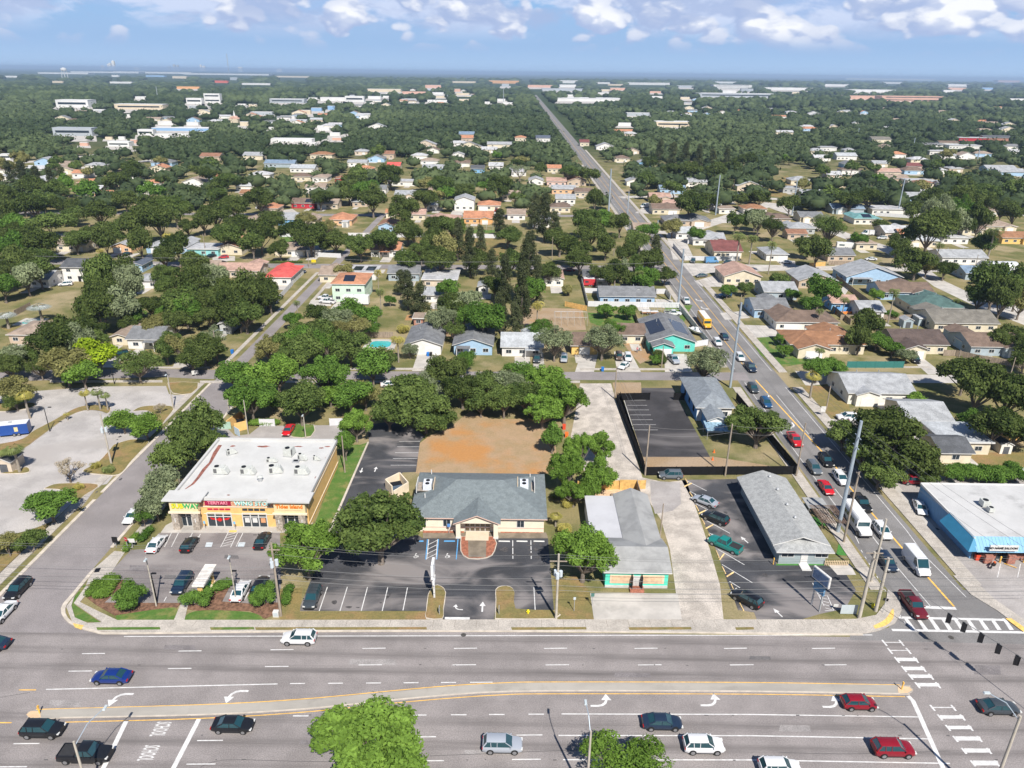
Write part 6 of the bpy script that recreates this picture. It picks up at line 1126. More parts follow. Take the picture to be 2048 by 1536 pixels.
# buses and larger vehicles
def bus(p, rz, L, W, H, body, roof, label, name, cat, nose=1.6, stripe=None, win=(1.5, .75), z0=.55):
    c = G(*p, 1.2); t_ = thing(name, (c.x, c.y, .015), label, cat, B_, rad(rz)); b = MB(); hw = W/2; xb = L/2-nose
    r = lambda x, s=1: [(x, -hw*s, z0), (x, -hw*s, H-.35), (x, -hw*.82*s, H-.06), (x, 0, H), (x, hw*.82*s, H-.06), (x, hw*s, H-.35), (x, hw*s, z0)]
    b.loft([r(-L/2, .97), r(-L/2+.15), r(xb-.15), r(xb, .97)], body)
    b.loft([[(x, -w_, z0-.1), (x, -w_, zt-.15), (x, -w_*.8, zt), (x, w_*.8, zt), (x, w_, zt-.15), (x, w_, z0-.1)] for x, w_, zt in ((xb-.05, hw*.92, 1.55), (L/2-.5, hw*.85, 1.4), (L/2, hw*.75, 1.15))], body); b.build('body', t_, 40)
    MB().box(((xb-L/2)/2, 0, H-.0), (L-nose-.4, W*.72, .06), roof).build('roof_panel', t_)
    n = int((L-nose-1)/1.05); g = MB()
    for s in (-1, 1):
        for k in range(n): g.box((-L/2+.9+k*1.05, s*(hw+.005), win[0]+.35), (.85, .04, win[1]), CGL)
    g.box((xb+.0, 0, win[0]+.42), (.06, W*.82, .85), CGL); g.box((-L/2-.0, 0, win[0]+.42), (.06, W*.6, .7), CGL); g.build('windows', t_)
    if stripe:
        s_ = MB()
        for zz in (1.15, 1.4): s_.box(((xb-L/2)/2, 0, zz), (L-nose-.1, W+.03, .06), BLACK)
        s_.build('stripe', t_)
    for x in (-L/2+2.0, L/2-1.0):
        for s in (-1, 1): w_ = link('wheel', wheel_mesh(.48, .3), t_); w_.location = (x, s*(hw-.12), .48)
    for s in (-1, 1): MB().box((L/2-.02, s*hw*.55, 1.0), (.12, .3, .2), HL).build('headlight', t_); MB().box((xb+.1, s*(hw+.18), 1.9), (.1, .2, .35), BLACK).build('mirror', t_)
    MB().box((L/2+.02, 0, .6), (.15, W*.8, .22), BLACK).build('bumper', t_); return t_
YB = mat('school_bus_yellow', (.72, .38, .03), .4, .04, 1, coat=.4); BW_ = mat('bus_white', (.70, .70, .70), .4, .02, 1, coat=.3)
bus((1409, 642), -90, 10.5, 2.45, 3.1, YB, BW_, 'yellow school bus with white roof driving down the avenue', 'school_bus', 'bus', stripe=True)
bus((1714, 1040), -90, 8.2, 2.4, 3.0, BW_, BW_, 'white shuttle bus in the avenue kerb lane by the steel pole', 'shuttle_bus', 'bus')
def boxy(p, rz, L, W, H, m, label, name, cat, wheels=2, z0=.45, group='trailers and campers', windows=True, tongue=True):
    c = G(*p, 1.0); t_ = thing(name, (c.x, c.y, .012), label, cat, group, rad(rz)); MB().box((0, 0, (z0+H)/2), (L, W, H-z0), m).build('body', t_); MB().box((0, 0, H+.03), (L-.1, W-.1, .08), BW_).build('roof_panel', t_)
    MB().box((L*.1, 0, H+.16), (.6, .5, .2), GREY).build('roof_vent', t_)
    for k in range(wheels):
        for s in (-1, 1): w_ = link('wheel', wheel_mesh(.36), t_); w_.location = (-.9+k*.85, s*(W/2-.06), .36)
    if windows: 
        for s in (-1, 1): MB().box((L*.22, s*(W/2+.01), H*.62), (L*.3, .04, .6), CGL).build('window', t_)
    if tongue: MB().box((L/2+.6, 0, .45), (1.2, .1, .1), BLACK).build('tow_bar', t_)
    return t_
TB = boxy((30, 860), 197, 5.6, 2.3, 2.7, mat('trailer_blue', (.02, .07, .28), .35, .03, 1, coat=.3), 'dark blue enclosed trailer with white roof at the left lot', 'cargo_trailer', 'trailer', windows=False)
MB().box((-.6, 1.17, 1.6), (.7, .03, 1.0), mat('emblem_tan', (.62, .52, .28), .6, .1, 5)).build('emblem', TB)
boxy((713, 603), 180, 8.5, 2.5, 3.1, BW_, 'long cream motorhome parked before the pale green house', 'motorhome', 'motorhome', tongue=False); boxy((1178, 566), 180, 4.2, 2.4, 2.8, mat('trailer_red', (.50, .04, .05), .4, .1, 1.5), 'red food trailer with white lettering band in a backyard', 'food_trailer', 'trailer')
boxy((1205, 568), 180, 4.6, 2.4, 2.7, mat('trailer_graffiti', (.50, .46, .38), .5, .3, 1.5), 'cream painted trailer beside the red food trailer', 'food_trailer', 'trailer'); boxy((1690, 492), 170, 7.5, 2.4, 2.6, BW_, 'white camper parked along the curving street', 'camper', 'camper'); boxy((1300, 622), 0, 5.5, 1.6, .9, mat('trailer_rust', (.35, .2, .12), .7, .2, 2), 'low equipment trailer hitched behind the white work truck', 'utility_trailer', 'trailer', windows=False)
p_ = G(1391, 668); t_ = thing('motor_boat', (p_.x, p_.y, .5), 'white motorboat on a trailer behind the turquoise house fence', 'boat', None, rad(-70)); hull = []
for x, w_, zb in ((-3, .95, .1), (-1.5, 1.1, 0), (1, 1.05, .05), (2.4, .6, .3), (3.1, .06, .6)): hull.append([(x, -w_, .9+.05*x*.3), (x, -w_*.7, zb+.2), (x, 0, zb), (x, w_*.7, zb+.2), (x, w_, .9+.05*x*.3), (x, w_*.85, .88), (x, 0, .6), (x, -w_*.85, .88)])
MB().loft(hull, BW_).build('hull', t_, 40); MB().box((.2, 0, 1.3), (.9, .9, .8), BW_).build('console', t_); MB().cyl((-.6, .98, -.15), .32, .2, 12, TYRE, 'Y').build('wheel', t_); MB().cyl((-.6, -.98, -.15), .32, .2, 12, TYRE, 'Y').build('wheel', t_); MB().box((-3.2, 0, .7), (.4, .5, 1.0), BLACK).build('outboard_motor', t_)
p_ = G(1985, 1135); t_ = thing('parked_motorcycle', (p_.x, p_.y, 0), 'small motorcycle lying near the bar entrance posts', 'motorcycle', None, .6)
for x in (-.65, .65): MB().cyl((x, 0, .32), .32, .12, 14, TYRE, 'Y').build('wheel', t_)
MB().tube([(-.65, 0, .35), (-.2, 0, .7), (.35, 0, .8), (.65, 0, .35)], .07, 6, BLACK).build('frame', t_); MB().box((-.15, 0, .85), (.8, .28, .14), BLACK).build('saddle', t_); MB().box((.2, 0, .92), (.4, .3, .22), mat('tank_orange', (.6, .12, .03), .4, 0)).build('fuel_tank', t_); MB().tube([(.5, -.35, 1.05), (.45, 0, 1.0), (.5, .35, 1.05)], .03, 5, GREY).build('handlebar', t_)
# ================================================================ trees and plants
def leafmat(name, c0, c1, trans=.25):
    k_ = 1.0 if name in ('leaf_spring_green', 'leaf_lime', 'woods_foliage') else 1.30; c0 = tuple(v*k_*.9 for v in c0); c1 = tuple(min(.6, v*k_*1.2) for v in c1)
    m = bpy.data.materials.new(name); m.use_nodes = True; t = m.node_tree; t.nodes.clear()
    oi = t.nodes.new('ShaderNodeObjectInfo'); at = t.nodes.new('ShaderNodeAttribute'); at.attribute_name = 'tone'
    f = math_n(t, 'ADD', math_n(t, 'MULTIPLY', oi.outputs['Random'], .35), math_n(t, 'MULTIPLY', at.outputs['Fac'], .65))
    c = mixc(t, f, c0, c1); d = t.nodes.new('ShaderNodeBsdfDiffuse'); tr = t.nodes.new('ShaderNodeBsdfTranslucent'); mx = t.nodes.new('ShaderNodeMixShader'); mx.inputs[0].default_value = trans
    t.links.new(c, d.inputs[0]); t.links.new(mixc(t, .5, c, (c1[0]*1.2, c1[1]*1.3, c1[2]*.6)), tr.inputs[0]); t.links.new(d.outputs[0], mx.inputs[1]); t.links.new(tr.outputs[0], mx.inputs[2])
    o = t.nodes.new('ShaderNodeOutputMaterial'); t.links.new(mx.outputs[0], o.inputs[0]); MATS[name] = m; return m
LEAF = {'dark': leafmat('leaf_dark_oak', (.022, .038, .010), (.090, .115, .034)), 'oak': leafmat('leaf_oak', (.032, .056, .016), (.112, .150, .042)), 'bright': leafmat('leaf_spring_green', (.075, .135, .022), (.20, .32, .06), .3), 'lime': leafmat('leaf_lime', (.16, .24, .015), (.34, .44, .03), .3),
        'mid': leafmat('leaf_mid_green', (.040, .085, .016), (.105, .18, .035)), 'olive': leafmat('leaf_olive', (.10, .10, .035), (.21, .20, .08)), 'grey': leafmat('leaf_grey_green', (.085, .105, .058), (.21, .24, .135)), 'pine': leafmat('needle_dark', (.030, .040, .018), (.085, .095, .045)),
        'palm': leafmat('frond_green', (.06, .085, .028), (.18, .21, .075)), 'ypalm': leafmat('frond_yellow', (.16, .16, .04), (.36, .31, .09)), 'silver': leafmat('frond_silver', (.22, .27, .25), (.40, .46, .43)), 'bare': leafmat('dry_twigs', (.20, .165, .12), (.36, .31, .24))}
BARK = mat('bark', (.175, .145, .12), 1, .25, 2, stretch=(3, 3, .6)); PBARK = mat('palm_trunk', (.27, .235, .19), 1, .2, 2, stretch=(1, 1, 6)); DBARK = mat('dark_bark', (.10, .085, .07), 1, .25, 2)
def cards(P, Nn, size, rs, aspect=.55):
    """leaf cards: centres P, normals Nn -> verts, faces"""
    n = len(P); r = rs.normal(size=(n, 3)); u = np.cross(Nn, r); u /= np.linalg.norm(u, axis=1)[:, None]+1e-9; v = np.cross(Nn, u)
    s = size*rs.uniform(.6, 1.35, n)[:, None]; a = u*s; b = v*s*aspect
    V = np.stack([P-a, P-b*.9+a*.1, P+a, P+b*1.1-a*.1], 1).reshape(-1, 3); Fc = np.arange(n*4).reshape(n, 4); return V, Fc
ICO = None
def ico(sub=1):
    bm = bmesh.new(); bmesh.ops.create_icosphere(bm, subdivisions=sub, radius=1); V = np.array([v.co[:] for v in bm.verts]); Fc = np.array([[v.index for v in f.verts] for f in bm.faces]); bm.free(); return V, Fc
ICO1 = ico(1); ICO2 = ico(2)
def crown_mesh(name, seed, ncl, ncard, size, rz=.62, zc=1.0, clump=(.24, .42), core=.74, irregular=.28, centres=None, squash=.85, droop=0, coreico=None, spike=0, lobes=6):
    rs = np.random.RandomState(seed); C = []; R = []
    if centres is None:
        nlob = lobes; LB = []; k = 0
        while len(LB) < nlob and k < 500:                    # big limbs carry separate lobes, clumps sit round each lobe
            k += 1; d = rs.normal(size=3); d[2] = abs(d[2])*.9-.25; d /= np.linalg.norm(d); lr = rs.uniform(.30, .50); q = (1-lr)*rs.uniform(.72, 1.12)
            c = np.array([d[0]*q, d[1]*q, d[2]*q])
            if all(np.linalg.norm(c-o) > .72*max(lr, r_)*1.0 for o, r_ in LB): LB.append((c, lr))
        LB.append((np.zeros(3), .42)); kk = 0
        while len(C) < ncl and kk < 4000:
            kk += 1; c0_, lr = LB[rs.randint(len(LB))]; d = rs.normal(size=3); d /= np.linalg.norm(d)
            if d[2] < -.5: continue
            cr = rs.uniform(*clump); c = c0_+d*max(.02, lr-cr*.6); C.append(np.array([c[0], c[1], zc+c[2]*rz*1.15])); R.append(cr)
    else: C = [np.array(c[:3]) for c in centres]; R = [c[3] for c in centres]
    C = np.array(C); R = np.array(R); w = R**2/np.sum(R**2); VV = []; FF = []; n0 = 0; tone = []
    iv, if_ = coreico or ICO1
    for c, r in zip(C, R):
        jit = rs.uniform(.82, 1.12, (len(iv), 1)); v = iv*jit*r*core; v[:, 2] *= squash; VV.append(v+c); FF.append(if_+n0); n0 += len(iv); tone += [rs.uniform(.0, .35)]*len(if_)  # cores get only the darker tones: inner crown shade put into the leaf colour
    tri = [tuple(f) for f in np.concatenate(FF)] if FF else []
    idx = rs.choice(len(C), ncard, p=w); d = rs.normal(size=(ncard, 3)); d[:, 2] += .25; d /= np.linalg.norm(d, axis=1)[:, None]
    P = C[idx]+d*R[idx][:, None]*(rs.uniform(.72, 1.12, ncard)+spike*rs.uniform(0, 1, ncard)**3)[:, None]*np.array([1, 1, squash])
    if droop: P[:, 2] -= droop*rs.uniform(0, 1, ncard)**2
    keep = np.ones(ncard, bool)
    for j, (c, r) in enumerate(zip(C, R)):
        q = P-c; q[:, 2] /= squash; keep &= ~((np.linalg.norm(q, axis=1) < r*.62) & (idx != j))
    P = P[keep]; d = d[keep]; idx = idx[keep]
    Nn = d+rs.normal(size=d.shape)*.55; Nn[:, 2] += .15; Nn /= np.linalg.norm(Nn, axis=1)[:, None]
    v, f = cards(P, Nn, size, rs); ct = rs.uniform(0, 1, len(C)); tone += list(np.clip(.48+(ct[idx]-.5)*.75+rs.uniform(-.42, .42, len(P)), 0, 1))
    VV.append(v); quads = [tuple(x) for x in f+n0]; V = np.concatenate(VV)
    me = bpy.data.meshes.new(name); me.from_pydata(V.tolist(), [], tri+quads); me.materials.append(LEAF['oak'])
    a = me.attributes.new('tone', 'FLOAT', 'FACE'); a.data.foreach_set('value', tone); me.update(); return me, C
def trunk_mesh(name, seed, zc, C, r0=.055, m=None, split=.35, nl=6):
    rs = random.Random(seed); b = MB(); zs = zc*split; b.tube([(0, 0, -.02), (rs.uniform(-.02, .02), 0, zs*.6), (rs.uniform(-.03, .03), rs.uniform(-.03, .03), zs)], [r0*1.35, r0, r0*.85], 7, m or BARK)
    for c in sorted(C.tolist(), key=lambda c: rs.random())[:nl]:
        mid = (c[0]*.45, c[1]*.45, zs+(c[2]-zs)*.4); b.tube([(0, 0, zs-.03), mid, (c[0]*.95, c[1]*.95, c[2])], [r0*.62, r0*.38, r0*.12], 5, m or BARK)
    return b.mesh(name)
TREE = {}
def variants(key, n, f): TREE[key] = [f(i) for i in range(n)]
def mk(seed, hero, **k):
    nl = k.pop('nl', 6); m = k.pop('bark', BARK); split = k.pop('split', .35); r0 = k.pop('r0', .055); zc = k.get('zc', 1.0)
    cm, C = crown_mesh('crown', seed, **k); return (cm, trunk_mesh('trunk', seed, zc, C, r0, m, split, nl))
variants('hero', 3, lambda i: mk(11+i, 1, ncl=74, ncard=13500, size=.043, rz=.60, clump=(.08, .20), core=.30, irregular=.8, lobes=11, nl=60, droop=.02, spike=.55, r0=.06))
variants('oak', 5, lambda i: mk(31+i, 0, ncl=75, lobes=9, ncard=9500, size=.050, rz=.60, clump=(.12, .30), core=.58, irregular=.7, nl=14, spike=.3))
variants('round', 4, lambda i: mk(51+i, 0, ncl=50, ncard=5600, size=.064, rz=.74, clump=(.15, .34), core=.62, irregular=.55, spike=.3, nl=6))
variants('far', 6, lambda i: mk(71+i, 0, ncl=30, ncard=1500, size=.095, rz=.66, clump=(.18, .40), core=.78, irregular=.7, nl=2))
variants('sparse', 3, lambda i: mk(91+i, 0, ncl=75, lobes=9, ncard=8500, size=.036, rz=.60, clump=(.10, .20), core=.15, irregular=.6, nl=60, r0=.045, spike=.5))
variants('shrub', 3, lambda i: mk(111+i, 0, ncl=34, ncard=4200, size=.055, rz=.62, zc=.72, clump=(.22, .36), core=.72, nl=4, split=.2, r0=.04))
def pine_c(seed):
    rs = np.random.RandomState(seed); C = []
    for k in range(46):
        z = rs.uniform(.55, 3.9); r = .62*(1-(z/4.3)**1.6)+.10; a = rs.uniform(0, 6.28); q = r*rs.uniform(.2, 1); C.append((q*math.cos(a), q*math.sin(a), z, rs.uniform(.16, .30)))
    return C
def pine(i):
    C = pine_c(i); cm, C2 = crown_mesh('crown', i, 0, 6000, .055, centres=C, core=.50, squash=1.25, droop=.12)
    b = MB(); b.tube([(0, 0, 0), (.03, .02, 2), (0, 0, 3.9)], [.075, .05, .015], 6, DBARK)
    for c in C[:16]: b.tube([(0, 0, c[2]-.25), (c[0], c[1], c[2])], [.03, .008], 4, DBARK)
    return cm, b.mesh('trunk')
variants('pine', 3, lambda i: pine(131+i))
def palm_mesh(seed, n, L_, droop, h, width=.11, fan=False, tr=.06):
    rs = np.random.RandomState(seed); V = []; Fc = []; tone = []
    for k in range(n):
        a = k*2.39996+rs.uniform(-.2, .2); e0 = rs.uniform(-.35, 1.15) if not fan else rs.uniform(-.9, 1.3); l = L_*rs.uniform(.8, 1.1); p = np.array([0, 0, h]); e = e0; d = np.array([math.cos(a), math.sin(a)]); pts = [p.copy()]; S = 6
        for j in range(S): e -= droop*(j+.5)/S; p = p+np.array([d[0]*math.cos(e), d[1]*math.cos(e), math.sin(e)])*l/S; pts.append(p.copy())
        side = np.array([-d[1], d[0], 0]); tn = rs.uniform(0, 1)
        if not fan:
            for j in range(S):                              # leaflets hanging from the rib
                for q in range(2):
                    u = (j+q*.5)/S; c = pts[j]*(1-q*.5)+pts[j+1]*q*.5; wd = width*2.2*math.sin(math.pi*min(1, u*.9+.12))**.6
                    for s in (-1, 1):
                        t_ = c+side*s*wd+np.array([d[0], d[1], 0])*wd*.5+np.array([0, 0, -wd*.35]); f = np.array([d[0], d[1], 0])*l*.055
                        b0 = len(V); V += [c-f*.5, c+f*.5, t_]; Fc.append((b0, b0+1, b0+2)); tone.append(tn)
            for j in range(S): b0 = len(V); V += [pts[j]-side*.012, pts[j]+side*.012, pts[j+1]+side*.01, pts[j+1]-side*.01]; Fc.append((b0, b0+1, b0+2, b0+3)); tone.append(tn)
        else:
            tip = pts[3]; b0 = len(V); V += [pts[0]-side*.012, pts[0]+side*.012, tip]; Fc.append((b0, b0+1, b0+2)); tone.append(tn)
            for q in range(9):
                th = (q-4)*.36; dd = np.array([d[0]*math.cos(th)-d[1]*math.sin(th), d[0]*math.sin(th)+d[1]*math.cos(th), math.sin(e)*.6-.25]); sd = np.array([-dd[1], dd[0], 0])*.035*L_/.5
                b0 = len(V); V += [tip-sd*.3, tip+sd*.3, tip+dd*L_*.42+sd*.2, tip+dd*L_*.55-sd*.4]; Fc.append((b0, b0+1, b0+2, b0+3)); tone.append(min(1, max(0, tn+rs.uniform(-.2, .2))))
    me = bpy.data.meshes.new('fronds'); me.from_pydata([tuple(v) for v in V], [], Fc); me.materials.append(LEAF['palm']); at = me.attributes.new('tone', 'FLOAT', 'FACE'); at.data.foreach_set('value', tone)
    b = MB(); b.tube([(0, 0, 0), (.03, .0, h*.5), (0, 0, h)], [tr*1.3, tr, tr*.9], 8, PBARK); return me, b.mesh('trunk')
variants('queen', 2, lambda i: palm_mesh(5+i, 22, 1.15, 1.7, 2.6, .13, tr=.06)); variants('fan', 3, lambda i: palm_mesh(15+i, 34, .95, 1.1, 2.2, fan=True, tr=.10)); variants('cluster', 2, lambda i: palm_mesh(25+i, 30, 1.2, 1.5, .55, .14, tr=.08)); variants('silver', 1, lambda i: palm_mesh(35, 46, 1.3, .8, .9, fan=True, tr=.12))
def bare_mesh(seed):
    rs = random.Random(seed); b = MB(); tips = []
    def br(p, d, l, r, n):
        q = p+d*l; b.tube([p, q], [r, r*.6], 5, BARK); tips.append(q)
        if n:
            for k in range(3 if n > 1 else 4): br(q, (d+Vector((rs.uniform(-1, 1), rs.uniform(-1, 1), rs.uniform(-.25, .6)))*.75).normalized(), l*.72, r*.55, n-1)
    for k in range(4): br(Vector((0, 0, .35)), Vector((math.cos(k*1.6), math.sin(k*1.6), 1.1)).normalized(), .42, .035, 3)
    b.tube([(0, 0, 0), (0, 0, .38)], [.06, .045], 6, BARK); cm, _ = crown_mesh('crown', seed, 0, 3000, .028, centres=[(t.x, t.y, t.z, .10) for t in tips[::2]], core=.02); return cm, b.mesh('trunk')
variants('bare', 2, lambda i: bare_mesh(3+i))
TR = []; trs = random.Random(77)
KIND = {'hero': ('shade_tree', 'tree', 1.0), 'oak': ('oak_tree', 'tree', 1.0), 'round': ('round_tree', 'tree', 1.0), 'far': ('shade_tree', 'tree', 1.0), 'sparse': ('airy_tree', 'tree', 1.0), 'shrub': ('shrub', 'shrub', .72), 'pine': ('feathery_pine', 'tree', 2.2), 'queen': ('feather_palm', 'palm', 2.5), 'fan': ('fan_palm', 'palm', 2.15), 'cluster': ('clumping_palm', 'palm', .8), 'silver': ('silver_palm', 'palm', 1.0), 'bare': ('leafless_tree', 'tree', 1.2)}
def tree(px, py, r, shape, leaf, sz=1.0, label=None, z=None, vi=None):
    """px, py = middle of the crown in the photo, r = half its width there"""
    nm, cat, zc = KIND[shape]; R = 5.0
    for _ in range(6): p = G(px, py, zc*R*sz); R = r/PPM(p)
    vs_ = TREE[shape]; cm, tm = vs_[(trs.randrange(len(vs_)) if vi is None else vi) % len(vs_)]
    t_ = thing(nm, (p.x, p.y, 0), label, cat, None, trs.uniform(0, 6.28)); t_.scale = (R*trs.uniform(.94, 1.08), R*trs.uniform(.94, 1.08), R*sz*trs.uniform(.93, 1.07))
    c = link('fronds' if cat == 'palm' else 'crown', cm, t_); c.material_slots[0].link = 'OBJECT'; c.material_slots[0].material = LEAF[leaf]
    link('trunk', tm, t_); TR.append((t_, px, py, r, shape, leaf, R)); return t_
